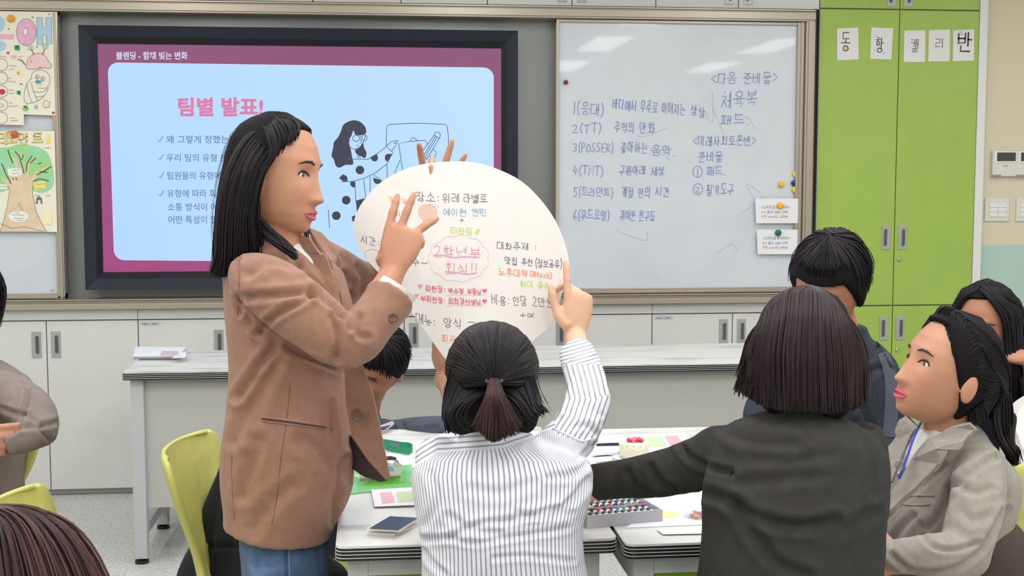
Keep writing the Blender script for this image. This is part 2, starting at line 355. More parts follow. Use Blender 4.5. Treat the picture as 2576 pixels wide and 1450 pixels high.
SRF = lambda Y: (lambda px, py: PY(px, py, Y))
def decal(name, fn, m, parent): mb = MB(); fn(mb); return obj(name, mb, m, parent)
MK = mat('blue_marker', (134, 152, 196), .6); MKD = mat('grey_marker', (105, 120, 160), .6)
wbs = SRF(5.9005)
WBT = [('1(응대)', 1440, 257, 1522, 260, 30), ('바다에서 우주로 이어지는', 1541, 248, 1725, 264, 27), ('상상', 1737, 262, 1776, 268, 28),
 ('2(TT)', 1438, 313, 1516, 311, 22), ('추억의', 1545, 306, 1597, 308, 27), ('만화', 1608, 308, 1650, 310, 26),
 ('3(POSSER)', 1441, 360, 1545, 360, 23), ('좋아하는', 1561, 357, 1630, 360, 26), ('음악.', 1638, 362, 1700, 364, 28),
 ('4(TNT)', 1440, 418, 1520, 420, 22), ('구름아래', 1557, 418, 1625, 418, 22), ('세상', 1637, 418, 1673, 418, 24),
 ('5(트리먼트)', 1441, 472, 1545, 474, 22), ('계절 안의', 1561, 472, 1638, 472, 25), ('시간', 1648, 472, 1686, 472, 22),
 ('6(우드로잉)', 1441, 530, 1535, 530, 24), ('귀여운 친구들', 1559, 530, 1648, 530, 25),
 ('<다음 준비물>', 1788, 184, 1960, 182, 27), ('체육복', 1812, 236, 1908, 230, 38), ('패드.', 1812, 290, 1886, 288, 26),
 ('<미래사회토론반>', 1742, 344, 1904, 342, 24), ('준비물', 1756, 382, 1820, 380, 26), ('1', 1753, 424, 1757, 424, 17), ('패드.', 1777, 420, 1826, 420, 22),
 ('2', 1749, 470, 1762, 470, 13), ('필기도구', 1776, 466, 1848, 462, 26)]
for t_ in WBT: decal('handwriting', lambda mb: hand(mb, t_[0], *t_[1:], 2.0, wbs), MK, wbR)
for (cx, cy) in ((1755, 432), (1756, 476)): decal('number_circle', lambda mb: ribbon(mb, circ(cx, cy, 12, 14), 1.8, wbs), MK, wbR)
def f(mb):
    for i in range(9):
        x = random.uniform(1450, 1950); y = random.uniform(180, 700); ribbon(mb, spl([(x, y), (x+random.uniform(-40, 40), y+random.uniform(-30, 30)), (x+random.uniform(-90, 90), y+random.uniform(-60, 60))]), 1.2, wbs)
decal('smudge', f, mat('faint_wipe', (194, 199, 209), .5), wbR)
decal('scuff_mark', lambda mb: ribbon(mb, [(127, 733), (134, 730)], 1.5, wbs), MKD, wbL)
# round magnets
def magnet(px, py, c, label, r=8, name='magnet', off=.001):
    p = PY(px, py, 5.9-off); s = r/545
    return T(obj(name, MB().lathe([(s*.96, 0), (s, .003), (s, .007), (s*.86, .0105), (s*.5, .012), (.0005, .0122)], p, 18, 'y'), mat('magnet_'+str(c[0])+str(c[2]), c, .3), smooth='auto'), label, 'magnet', 'round board magnets')
magnet(1423, 207, (140, 24, 30), 'small dark red magnet near the whiteboard left edge', 6)
magnet(2000, 438, (240, 212, 20), 'yellow magnet, upper one beside the right whiteboard frame')
magnet(1997, 461, (20, 35, 125), 'dark blue magnet between two yellow ones')
magnet(1999, 477, (240, 212, 20), 'yellow magnet directly below the blue one')
magnet(1965, 464, (250, 180, 30), 'orange-yellow magnet standing apart left of the blue one')
WHP = mat('white_paper', (232, 232, 236), .75)
for k, (y, lab, mg) in enumerate([(500, 'small white notice with printed lines, upper of two on the whiteboard', ((1962, 517), (250, 185, 20), 'orange-yellow magnet holding the upper notice')),
                              (578, 'small white notice with printed lines, lower of two on the whiteboard', ((1957, 586), (10, 110, 70), 'green magnet holding the lower notice'))]):
    q = [(1900+k*4, y), (2008, y), (2008, y+62), (1902+k*4, y+62)]
    mb = MB().prism([PY(a, b, 5.8815) for a, b in q], (0, 1, 0), .0006)
    pp = T(obj('notice', mb, WHP), lab, 'paper', 'printed notices on the whiteboard')
    s_ = SRF(5.8808)
    decal('title_print', lambda mb: fonttext(mb, '<스마트실 와이파이>', 1916+k*3, y+17, 1987, y+26, s_), mat('print_grey', (110, 110, 125), .8), pp)
    decal('blue_print', lambda mb: fonttext(mb, 'IoT 붉은 5000 선택', 1916+k*3, y+30, 1981, y+38, s_), mat('print_blue', (110, 130, 175), .8), pp)
    decal('red_print', lambda mb: fonttext(mb, '비번 smart02_2000#', 1916+k*3, y+41, 1982, y+49, s_), mat('print_red', (190, 110, 115), .8), pp)
    (mx_, my_), mc, ml = mg; magnet(mx_, my_, mc, ml, 8.5, off=.0205)
# ------------------------------------------------------------------ interactive display
tx0, tx1 = PY(200, 400, 5.86).x, PY(1303, 200, 5.86).x
TVY = 5.862
tx0 = PY(203, 300, TVY).x; tx1 = PY(1303, 200, TVY).x
tz1 = PY(750, 70, TVY).z; tz0 = PY(400, 729, TVY).z
sx0 = PY(250, 300, TVY+.02).x; sx1 = PY(1261, 300, TVY+.02).x; sz1 = PY(750, 116, TVY+.02).z; sz0 = PY(400, 684, TVY+.02).z
tv = thing('interactive_display', 'large flat display with dark navy bezel showing a pink-bordered slide', 'display', ((tx0+tx1)/2, 5.98, tz0))
NAVY = mat('display_bezel_navy', (36, 40, 54), .5, spec=.25); BLK = mat('display_black', (20, 20, 28), .4, spec=.25)
def frame(mb, o, i, ya, yb, yc):
    """bevelled picture frame between outer rect o and inner rect i (x0,x1,z0,z1); front depths"""
    (a0, a1, b0, b1), (c0, c1, d0, d1) = o, i
    O = [(a0, b0), (a1, b0), (a1, b1), (a0, b1)]; I = [(c0, d0), (c1, d0), (c1, d1), (c0, d1)]
    vs = [(x, yb, z) for x, z in O]+[(x, ya, z) for x, z in O]+[(x, yc, z) for x, z in I]+[(x, yb, z) for x, z in I]
    fs = []
    for k in range(4):
        n = (k+1) % 4
        fs += [(k, n, n+4, k+4), (k+4, n+4, n+8, k+8), (k+8, n+8, n+12, k+12)]
    mb.add(vs, fs)
bw = .050
m = MB(); frame(m, (tx0, tx1, tz0, tz1), (tx0+bw, tx1-bw, tz0+bw, tz1-bw), TVY, TVY+.09, TVY+.012); obj('outer_bezel', m, NAVY, tv)
m = MB(); frame(m, (tx0+bw, tx1-bw, tz0+bw, tz1-bw), (sx0, sx1, sz0, sz1), TVY+.014, TVY+.09, TVY+.018); obj('inner_bezel', m, BLK, tv)
obj('back_box', MB().box(tx0+.02, tx1-.02, TVY+.05, 5.984, tz0+.02, tz1-.02), BLK, tv)
# slide picture: magenta ground whose brightness changes slightly over the panel
MAG = mat('slide_magenta', (158, 66, 128), emit=.9)
nt = MAG.node_tree; tc = nt.nodes.new('ShaderNodeTexCoord'); sp = nt.nodes.new('ShaderNodeSeparateXYZ'); nt.links.new(tc.outputs['Generated'], sp.inputs[0])
r = nt.nodes.new('ShaderNodeValToRGB'); r.color_ramp.elements[0].color = rgb((163, 62, 128)); r.color_ramp.elements[1].color = rgb((136, 70, 112)); nt.links.new(sp.outputs['Z'], r.inputs[0]); nt.links.new(r.outputs[0], nt.nodes['Principled BSDF'].inputs['Emission Color'])
scr = obj('screen', MB().box(sx0-.002, sx1+.002, TVY+.022, TVY+.03, sz0-.002, sz1+.002), MAG, tv)
ss = lambda o: SRF(TVY+.0215-.0004*o)
def rrect(x0, y0, x1, y1, r, n=8, sk=(0, 0, 0, 0)):
    out = []
    for (cx, cy, a) in ((x1-r, y0+r, -90), (x1-r, y1-r, 0), (x0+r, y1-r, 90), (x0+r, y0+r, 180)):
        out += [(cx+r*math.cos(math.radians(a+90*k/n)), cy+r*math.sin(math.radians(a+90*k/n))) for k in range(n+1)]
    return out
pw = PY  # slide card outline follows the display plane: corners measured on the panel
def warp(px, py, c=((272, 158), (1241, 171), (1241, 662), (288, 654)), r=(0, 0, 1, 1)):
    u, v = px, py; a, b, d, e = [Vector(q) for q in c]; return (a*(1-u)+b*u)*(1-v)+(e*(1-u)+d*u)*v
rx, ry = .027, .052; card = []
for (cx, cy, a) in ((1-rx, ry, -90), (1-rx, 1-ry, 0), (rx, 1-ry, 90), (rx, ry, 180)):
    card += [tuple(warp(cx+rx*math.cos(math.radians(a+90*k/8)), cy+ry*math.sin(math.radians(a+90*k/8)))) for k in range(9)]
def glow(n, c, e=.94): return mat(n, c, emit=e)
decal('slide_card_edge', lambda mb: fill(mb, [(p[0]+(p[0]-757)*.0022, p[1]+(p[1]-410)*.0035) for p in card], ss(1)), glow('slide_white', (214, 222, 255)), scr)
CARD = glow('slide_blue', (178, 216, 255))
nt = CARD.node_tree; tc = nt.nodes.new('ShaderNodeTexCoord'); sp = nt.nodes.new('ShaderNodeSeparateXYZ'); nt.links.new(tc.outputs['Generated'], sp.inputs[0])
r = nt.nodes.new('ShaderNodeValToRGB'); r.color_ramp.elements[0].color = rgb((176, 214, 255)); r.color_ramp.elements[1].color = rgb((186, 221, 255)); r.color_ramp.elements[0].position = 0; nt.links.new(sp.outputs['X'], r.inputs[0]); nt.links.new(r.outputs[0], nt.nodes['Principled BSDF'].inputs['Emission Color'])
decal('slide_card', lambda mb: fill(mb, card, ss(2)), CARD, scr)
decal('slide_header', lambda mb: fonttext(mb, '블렌딩 - 함께 빚는 변화', 292, 130, 472, 150, ss(1), .022), glow('slide_text_white', (212, 208, 245)), scr)
decal('slide_title', lambda mb: fonttext(mb, '팀별 발표!', 448, 245, 662, 293, ss(3), .035), glow('slide_pink', (214, 118, 165)), scr)
INK = glow('slide_ink', (84, 108, 158))
for (x, y, t_, x1) in ((419, 341, '왜 그렇게 정했는가?', 603), (419, 387, '우리 팀의 유형 분석', 590), (421, 432, '팀원들의 유형에 따라', 600), (421, 477, '유형에 따라 회의와', 582), (422, 511, '소통 방식이 어떻게 다를까', 650), (423, 543, '어떤 특성이 있는가', 585)):
    decal('slide_text', lambda mb: fonttext(mb, t_, x, y, x1, y+20, ss(3), .004), INK, scr)
for (x, y) in ((397, 352), (398, 398), (399, 443), (399, 489)): decal('check_mark', lambda mb: ribbon(mb, [(x, y), (x+4, y+5), (x+13, y-9)], 1.8, ss(3)), INK, scr)
DK = glow('slide_dark', (44, 48, 70)); DL = glow('slide_line', (62, 92, 158))
def f(mb):
    fill(mb, spl([(886, 303), (905, 306), (919, 320), (921, 334), (916, 338), (905, 341), (893, 338), (889, 328), (884, 342), (878, 352), (880, 366), (884, 385), (886, 397), (889, 410), (884, 415), (869, 415), (855, 422), (845, 418), (840, 402), (834, 392), (838, 372), (840, 358), (850, 346), (857, 332), (865, 313)], 3, True), ss(3))
    fill(mb, spl([(913, 359), (916, 372), (922, 385), (918, 398), (910, 394), (898, 389), (893, 378), (900, 374), (908, 366)], 3, True), ss(4))
    for (x, y, r) in ((905.5, 428, 11), (871, 504, 11), (846, 543, 11)): fill(mb, circ(x, y, r, r, 16)[:-1], ss(4))
    fill(mb, [(932, 398), (948, 387), (951, 397), (949, 404), (943, 407), (936, 404)], ss(4)); fill(mb, [(969, 391), (975, 387), (987, 388), (980, 402), (973, 407), (968, 400)], ss(4))
    fill(mb, [(853, 448), (862, 439), (871, 442), (875, 450), (873, 457), (862, 456)], ss(4)); fill(mb, [(881, 458), (892, 457), (893, 472), (886, 471), (881, 465)], ss(4))
    fill(mb, [(939, 447), (950, 451), (961, 454), (955, 462), (946, 463), (940, 457)], ss(4)); fill(mb, [(895, 505), (921, 498), (924, 505), (905, 530), (899, 545), (897, 525)], ss(4))
    fill(mb, [(885, 545), (897, 541), (893, 560), (886, 556)], ss(4))
decal('drawing_dark_shape', f, DK, scr)['kind'] = 'stuff'
def f(mb):
    LN = [[(972, 368), (972, 330), (974, 316), (982, 313), (1050, 310), (1118, 313), (1125, 317), (1128, 345), (1128, 405)], [(874, 400), (903, 401), (925, 401), (950, 386), (972, 369), (988, 383)],
     [(988, 384), (974, 412), (945, 435), (918, 448), (890, 456), (860, 458)], [(973, 413), (975, 456)], [(975, 457), (960, 455), (941, 441)], [(893, 458), (895, 505), (898, 520)], [(915, 452), (920, 498)], [(931, 445), (931, 482), (936, 494)],
     [(972, 368), (985, 356), (1002, 353), (997, 358), (990, 361)], [(1000, 361), (994, 363)], [(997, 368), (992, 370), (985, 380)], [(1014, 436), (1003, 362), (1030, 356), (1070, 353), (1075, 362)], [(1032, 354), (1037, 346), (1041, 347), (1050, 353)],
     [(1006, 404), (993, 434), (1007, 440)], [(1057, 389), (1092, 341), (1096, 333), (1103, 332), (1108, 339), (1107, 345), (1074, 400), (1057, 406), (1057, 389)], [(1060, 390), (1074, 399)], [(1092, 341), (1104, 347)], [(1066, 391), (1096, 343)], [(1070, 394), (1100, 345)],
     [(1089, 376), (1098, 383), (1093, 396)], [(1082, 392), (1084, 402)], [(826, 528), (829, 574)], circ(896, 348, 9, 8), circ(917, 347, 6.5, 8), [(905, 345), (910, 344)], [(908, 349), (909, 359), (905, 361)], [(897, 365), (902, 368)], [(902, 390), (907, 398)], [(898, 392), (902, 398)], [(920, 340), (913, 362)], [(880, 352), (876, 362), (882, 372), (889, 376), (900, 373)]]
    for l in LN: ribbon(mb, l if len(l) > 12 else l, 1.8, ss(5))
decal('drawing_line', f, DL, scr)['kind'] = 'stuff'
# ------------------------------------------------------------------ base cupboards, white
lsx = [lin_x(p, 850) for p in (-345, -114, 117, 348, 575, 797, 1017, 1230, 1433, 1640, 1842, 2045)]
zl1 = PY(600, 802, Y0).z; zl0 = PY(110, 1233, Y0).z; zc0 = PY(300, 787, Y0-.01).z
LL = ['at the left edge behind the seated person', 'left of the demonstration desk, below the left board', 'behind the standing woman in brown', 'behind the round poster', 'below the whiteboard, right of the poster', 'beside the green cupboard, behind the woman with bobbed hair']
for i in range(0, 11):
    if i % 2 == 1 or i == 0:
        a = i; b = i if i == 0 else i+1 if i < 10 else i
        b = min(b, 10)
        if i == 0: a = b = 0
        t = thing('base_cupboard', 'white base cupboard '+LL[(i+1)//2], 'cupboard', ((lsx[a]+lsx[b+1])/2, Y0, 0), 'white base cupboards under the boards')
        obj('body', MB().box(lsx[a]+.001, lsx[b+1]-.001, Y0+.02, 6.018, zl0-.0, .852), WHITE, t)
        obj('top_strip', MB().box(lsx[a]+.001, lsx[b+1]-.001, Y0-.004, Y0+.018, zl1+.003, .853, .0015), WHITE, t)
        obj('kick_plate', MB().box(lsx[a], lsx[b+1], Y0+.03, Y0+.045, 0.002, zl0), mat('plinth_grey', (168, 170, 170), .5), t)
        for k in range(a, b+1):
            d = obj('door', MB().box(lsx[k]+G, lsx[k+1]-G, Y0, Y0+.018, zl0, zl1-.003, .0015), WHITE, t)
            hx = lsx[k+1]-.044 if k % 2 == 1 else lsx[k]+.044
            if k == 1 or k == 2: hx = lsx[2]+(-.044 if k == 1 else .041)
            # pairs meet at even-index seams 2,4,6...
            handle(hx, PY(300, 865, Y0).z if k < 5 else PY(1840, 834, Y0).z, Y0, d, 1 if k % 2 == 1 else 1, .119)
            if k in (3, 9):
                lx = lsx[k]+.012; lab = obj('name_tag', MB().box(lx, lx+.088, Y0-.001, Y0+.0005, zl1-.028, zl1-.010), mat('tag_grey', (196, 197, 200), .6), d)
                obj('tag_print', MB().box(lx+.008, lx+.03, Y0-.0014, Y0-.001, zl1-.022, zl1-.018).box(lx+.034, lx+.046, Y0-.0014, Y0-.001, zl1-.0195, zl1-.018).box(lx+.05, lx+.075, Y0-.0014, Y0-.001, zl1-.022, zl1-.018), mat('print_grey', (110, 110, 125), .8), lab)
# ------------------------------------------------------------------ green tall cupboards
gx = [PY(2058, 300, Y0).x, PY(2257, 300, Y0).x, PY(2457, 300, Y0).x]
zs1 = PY(2200, 23, Y0).z; zs0 = PY(2250, 769, Y0).z
def lock(cx, cz, d): obj('lock', MB().lathe([(.0095, 0), (.0095, .006), (.006, .009), (.0005, .0095)], (cx, Y0, cz), 14, 'y'), mat('lock_chrome', (205, 195, 170), .2, metal=.9), d, smooth='auto')
def tall(name, label, z0, z1, hz, lz):
    t = thing(name, label, 'cupboard', (gx[1], Y0, z0), 'lime green cupboards')
    obj('body', MB().box(gx[0]+.001, gx[2]-.001, Y0+.02, 6.018, z0, z1), mat('carcass_grey', (190, 192, 190), .5), t)
    for k in (0, 1):
        d = obj('door', MB().box(gx[k]+.0025, gx[k+1]-.0015, Y0, Y0+.018, z0+.003, z1-.003, .0015), GREEN, t)
        obj('edge_band', MB().box(gx[0]-.001, gx[0]+.0022, Y0+.001, Y0+.02, z0+.003, z1-.003), mat('edge_grey', (170, 172, 170), .5), d) if k == 0 else None
        if hz: handle(PY(2228.5 if k == 0 else 2269.5, 598, Y0).x-(.0 if hz > 1 else .0), hz, Y0, d, -1 if k == 0 else 1, .116, .042)
        if lz and k == 1: lock(PY(2262, 653, Y0).x, lz, d)
    return t
tall('tall_cupboard', 'lime green cupboard with a mint wall at its right, lower unit with lock', .06, zs0, PY(2240, 826, Y0).z, PY(2255, 881, Y0).z)
tall('tall_cupboard', 'tall lime green double-door cupboard with five lettered sheets', zs0, zs1, PY(2240, 598, Y0).z, PY(2262, 653, Y0).z)
tall('tall_cupboard', 'lime green top cupboard above the lettered sheets', zs1, ZC-.003, zs1+.072, None)
S(obj('baseboard_cupboard', MB().box(gx[0], gx[2], Y0+.03, 6.0, 0, .06), mat('plinth_grey', (168, 170, 170), .5)))
S(obj('trim_5', MB().box(gx[2]+.001, gx[2]+.042, Y0-.002, 6.018, 0, ZC-.002, .0015), mat('filler_white', (222, 222, 220), .5)))
# lettered sheets
SH = [((2106, 72), (2159, 69), (2160, 149), (2106, 152), '동', (2115, 80, 2141, 128)), ((2192, 69), (2247, 71), (2242, 150), (2189, 148), '항', (2202, 92, 2225, 132)),
      ((2275, 77), (2328, 76), (2327, 156), (2273, 156), '캘', (2290, 97, 2314, 131)), ((2337, 76), (2390, 74), (2389, 154), (2335, 155), '리', (2353, 95, 2378, 121)), ((2398, 76), (2451, 74), (2450, 153), (2397, 154), '반', (2408, 80, 2450, 128))]
LABS = ['white sheet lettered in black, leftmost on the green cupboard door', 'white sheet lettered in black with pale blue dots, second from left', 'white sheet with thin black lettering, third from left on green door', 'white sheet with faint thin lettering, fourth from left', 'white sheet with bold black lettering, rightmost on green door']
for k, (a, b, c, d, ch, bx) in enumerate(SH):
    q = [PY(p[0], p[1], Y0-.0015) for p in (a, b, c, d)]
    p = T(obj('letter_sheet', MB().prism(q, (0, 1, 0), .001), mat('sheet_white', (226, 223, 224), .8)), LABS[k], 'paper', 'lettered sheets on the green cupboard')
    s_ = SRF(Y0-.0022)
    decal('letter', lambda mb: hand(mb, ch, bx[0], bx[1], bx[2], bx[1], bx[3]-bx[1], 4.2 if k == 4 else 2.4 if k < 2 else 1.7, s_, .02), mat('sheet_ink', (72, 70, 72), .7), p)
    if k in (1, 4): decal('blue_dots', lambda mb: [fill(mb, circ(x, y, r_, r_, 10)[:-1], SRF(Y0-.0018)) for x, y, r_ in (((2204, 90, 3), (2223, 134, 4), (2200, 127, 2.5), (2212, 110, 3)) if k == 1 else ((2417, 83, 6), (2410, 110, 4)))], mat('dot_blue', (186, 202, 222), .8), p)
    if k == 0: decal('gold_dot', lambda mb: fill(mb, circ(2129, 122, 4.5, 4.5, 10)[:-1], SRF(Y0-.0018)), mat('dot_gold', (208, 198, 140), .8), p)
# wall controls
OFFW = mat('switch_white', (216, 213, 208), .45)
def controller(px0, label):
    a = PY(px0, 380, YW-.02); b = PY(px0+59, 444, YW-.02); s_ = .0
    t = thing('wall_controller', label, 'controller', ((a.x+b.x)/2, YW, b.z), 'wall control panels')
    obj('housing', MB().box(a.x, b.x, YW-.022, YW, b.z, a.z, .003), OFFW, t)
    w_ = b.x-a.x; h_ = a.z-b.z
    obj('bezel', MB().box(a.x+.006, b.x-.002, YW-.025, YW-.021, a.z-h_*.46, a.z-.002, .0015), mat('glossy_white', (228, 226, 222), .25), t)
    obj('display', MB().box(a.x+w_*.16, b.x-w_*.08, YW-.0262, YW-.024, a.z-h_*.40, a.z-h_*.06), mat('lcd_dark', (70, 66, 62), .3), t)
    obj('button', MB().box(a.x+w_*.42, a.x+w_*.62, YW-.0235, YW-.021, a.z-h_*.60, a.z-h_*.57), mat('mid_grey', (150, 148, 144), .5), t)
    obj('side_tab', MB().box(a.x, a.x+w_*.36, YW-.024, YW-.021, b.z, b.z+h_*.07), mat('mid_grey', (150, 148, 144), .5), t)
controller(2498, 'cream wall controller with dark screen, nearest the green cupboard')
controller(2558, 'cream wall controller with dark screen at right edge of the photo')
def switch(px0, label):
    a = PY(px0, 499, YW-.008); b = PY(px0+59, 557, YW-.008)
    t = thing('light_switch', label, 'switch', ((a.x+b.x)/2, YW, b.z), 'multi-gang light switches')
    obj('plate', MB().box(a.x, b.x, YW-.008, YW, b.z, a.z, .002), OFFW, t)
    w_ = b.x-a.x; h_ = a.z-b.z
    for r_ in range(3):
        for c_ in range(2):
            x = a.x+w_*(.17+.36*c_); z = a.z-h_*(.21+.2*r_)
            obj('rocker', MB().box(x+.001, x+w_*.35, YW-.0115, YW-.007, z-h_*.185, z, .001), mat('glossy_white', (228, 226, 222), .25), t)
switch(2479, 'white light switch with six rockers, nearest the green cupboard')
switch(2558, 'white light switch at the right edge of the photo')
# ================================================================== tables
MARB = mat('marble_laminate', (226, 226, 222), .3, var=(184, 186, 186), scale=5, stretch=(.7, 3.5, 1), detail=10, ramp=(.3, .5))
EDGEB = mat('edge_black', (26, 26, 30), .4); EDGEW = mat('edge_white', (205, 205, 205), .5)
LG = mat('light_grey_panel', (196, 198, 195), .5, var=(190, 192, 189), scale=4)
GPAN = mat('green_panel', (128, 172, 44), .4)
def rounded(x0, x1, y0, y1, r, ch=0, n=4):
    out = []
    for (cx, cy, a) in ((x1-r, y1-r, 0), (x0+r, y1-r, 90), (x0+r, y0+r, 180), (x1-r, y0+r, 270)):
        if ch and cx > x0+r and cy > y0+r: out += [(x1, y1-ch), (x1-ch, y1)]; continue
        out += [(cx+r*math.cos(math.radians(a+90*k/n)), cy+r*math.sin(math.radians(a+90*k/n))) for k in range(n+1)]
    return out
def tabletop(t, x0, x1, y0, y1, ch=0, z=.73, th=.029):
    out = rounded(x0, x1, y0, y1, .018, ch)
    obj('tabletop', MB().prism([(x, y, z-.0045) for x, y in out], (0, 0, 1), .0045), MARB, t)
    obj('edge_core', MB().prism([(x, y, z-th) for x, y in out], (0, 0, 1), th-.0045), EDGEB, t)
    mid = ((x0+x1)/2, (y0+y1)/2); m = MB()
    for k in range(3):
        zz = z-.0045-.0068*(k+1)+.0008
        e = [(x+(.0012 if x > mid[0] else -.0012), y+(.0012 if y > mid[1] else -.0012), zz) for x, y in out]
        m.prism(e, (0, 0, 1), .0014)
    obj('edge_stripes', m, EDGEW, t)
def lab_table(label, x0, x1, y0, y1, ch=0):
    t = thing('lab_table', label, 'table', ((x0+x1)/2, (y0+y1)/2, 0), 'lab tables pushed together')
    tabletop(t, x0, x1, y0, y1, ch)
    a, b, c, d = x0+.022, x1-.03, y0+.03, y1-.04; f = .04
    m = MB().box(a, a+f, c, c+.03, .03, .700, .002).box(b-f, b, c, c+.03, .03, .700, .002).box(a+f, b-f, c, c+.03, .662, .700, .001).box(a+f, b-f, c, c+.03, .2, .24, .001)
    obj('front_frame', m, LG, t); obj('front_panel', MB().box(a+f, b-f, c+.008, c+.02, .24, .662), GPAN, t)
    obj('back_leg', MB().box(a, a+.04, d-.04, d, .1, .700, .002), LG, t); obj('back_leg', MB().box(b-.04, b, d-.04, d, .1, .700, .002), LG, t)
    obj('side_rail', MB().box(a, a+.03, c+.031, d-.041, .64, .700), LG, t); obj('side_rail', MB().box(b-.03, b, c+.031, d-.041, .64, .700), LG, t)
    for (x, y) in ((a+.02, c+.02), (b-.02, c+.02), (a+.02, d-.02), (b-.02, d-.02)):
        obj('foot', MB().lathe([(.02, 0), (.022, .01), (.01, .014), (.01, .1)], (x, y, 0), 12), EDGEB, t)
    return t
lab_table('lab table at the left, holding the folded phone and green folder', -.078, .468, 2.40, 3.56)
lab_table('lab table in front of the woman in charcoal, holding the marker box', .476, .995, 2.355, 3.50, .05)
# demonstration desk
dx0, dx1, dy0, dy1 = -.925, 1.72, 4.755, 5.36
dk = thing('demonstration_desk', 'long demonstration desk with black-edged marble top before the cupboards', 'desk', ((dx0+dx1)/2, (dy0+dy1)/2, 0))
tabletop(dk, dx0, dx1, dy0, dy1)
obj('modesty_panel', MB().box(dx0+.055, dx1-.05, dy0+.05, dy0+.068, .21, .700, .001), mat('desk_panel_grey', (186, 186, 179), .5, var=(182, 182, 176), scale=3), dk)
for x in (dx0+.024, dx1-.075):
    for ya, yb_ in ((dy0+.03, dy0+.075), (dy1-.09, dy1-.04)):
        g_ = obj('leg', MB().box(x, x+.048, ya, yb_, .02, .700, .003), mat('leg_grey', (190, 192, 196), .45), dk)
        obj('foot', MB().lathe([(.026, 0), (.026, .012), (.012, .016), (.012, .02)], (x+.024, (ya+yb_)/2, 0), 14), EDGEB, g_)
    obj('side_rail', MB().box(x+.005, x+.043, dy0+.075, dy1-.09, .1, .14), mat('leg_grey', (190, 192, 196), .45), dk)
# ------------------------------------------------------------------ things lying on tables
ZT_ = .7302
def flat(name, px, m, label, cat, z=ZT_, t=.0012, group=None, parent=None, rough=0):
    q = [PZ(a, b, z) for a, b in px]
    o = obj(name, MB().prism(q, (0, 0, 1), t), m, parent)
    if parent is None: T(o, label, cat, group)
    return o
def zs(z): return lambda px, py: PZ(px, py, z)
PAPER = mat('sheet_paper', (228, 229, 236), .8); PP = mat('print_pink', (222, 176, 190), .8); PG = mat('print_green', (196, 215, 178), .8); PK = mat('print_ink', (90, 90, 100), .8)
# paper pile on demonstration desk
pile = thing('paper_stack', 'small stack of printed papers on the demonstration desk', 'paper', PZ(400, 892, ZT_), None)
for k in range(7):
    o_ = random.uniform(-2, 2); q = [(334+o_+k*.6, 905-k*1.2), (450+o_, 904-k*1.3), (468+o_, 882-k*1.2), (341+o_, 880-k*1.0)]
    flat('sheet', q, PAPER, '', '', ZT_+k*.0028, .0022, parent=pile)
flat('sheet', [(432, 902), (452, 889), (469, 886), (466, 900)], PAPER, '', '', ZT_+.02, .0012, parent=pile)
decal('printed_lines', lambda mb: [ribbon(mb, [(402+random.random()*6, 884+3.6*k), (446+random.random()*10, 885+3.6*k)], 1.0, zs(ZT_+.0212)) for k in range(4)], PP, pile)
# folder, worksheets
fd = thing('folder', 'translucent green plastic folder lying on the left table', 'folder', PZ(950, 1215, ZT_))
flat('cover', [(876, 1246), (932, 1240), (1040, 1232), (1036, 1172), (890, 1186)], mat('folder_green', (126, 200, 110), .25, var=(140, 214, 150), scale=12, coat=.3), '', '', ZT_, .003, parent=fd)
flat('label_strip', [(925, 1206), (1012, 1200), (1020, 1214), (935, 1222)], mat('folder_lime', (122, 205, 72), .3), '', '', ZT_+.0033, .0006, parent=fd)
flat('label_strip', [(882, 1196), (905, 1194), (932, 1206), (925, 1213)], mat('folder_pale', (196, 218, 190), .4), '', '', ZT_+.0033, .0006, parent=fd)
ws = flat('worksheet', [(942, 1276), (1050, 1272), (1046, 1228), (934, 1234)], PAPER, 'white worksheet with pink and green printed boxes beside the green folder', 'paper', ZT_+.004, .0014, group='worksheets on the lab tables')
decal('pink_box', lambda mb: fill(mb, [(962, 1268), (994, 1264), (985, 1238), (956, 1240)], zs(ZT_+.0058)), PP, ws)
decal('green_box', lambda mb: fill(mb, [(1002, 1264), (1040, 1262), (1038, 1236), (996, 1238)], zs(ZT_+.0058)), PG, ws)
flat('worksheet', [(985, 1195), (1060, 1190), (1050, 1125), (975, 1130)], PAPER, 'white sheet under the green lanyard on the left table', 'paper', ZT_, .0012, group='worksheets on the lab tables')
ws = flat('worksheet', [(1500, 1142), (1560, 1150), (1690, 1146), (1752, 1128), (1728, 1092), (1512, 1096)], PAPER, 'white worksheet with green and pink boxes behind the cake slice', 'paper', ZT_+.0016, .0016, group='worksheets on the lab tables')
decal('green_box', lambda mb: fill(mb, [(1622, 1127), (1678, 1122), (1664, 1099), (1610, 1102)], zs(ZT_+.0036)), PG, ws)
decal('pink_box', lambda mb: fill(mb, [(1688, 1122), (1722, 1117), (1702, 1096), (1670, 1098)], zs(ZT_+.0036)), PP, ws)
flat('worksheet', [(1490, 1148), (1556, 1143), (1580, 1120), (1500, 1118)], PAPER, 'white sheets stacked beside the black pencil case', 'paper', ZT_+.004, .006, group='worksheets on the lab tables')
ws = flat('worksheet', [(1575, 1330), (1775, 1322), (1790, 1240), (1700, 1236)], PAPER, 'white worksheet with a yellow circle beside the marker box', 'paper', ZT_, .0016, group='worksheets on the lab tables')
decal('yellow_circle', lambda mb: fill(mb, circ(1682, 1295, 24, 9, 18)[:-1], zs(ZT_+.0019)), mat('print_yellow', (226, 217, 150), .8), ws)
flat('worksheet', [(1668, 1346), (1772, 1344), (1778, 1328), (1652, 1334)], PAPER, 'white sheet with torn corner at the front table edge', 'paper', ZT_+.002, .0012, group='worksheets on the lab tables')
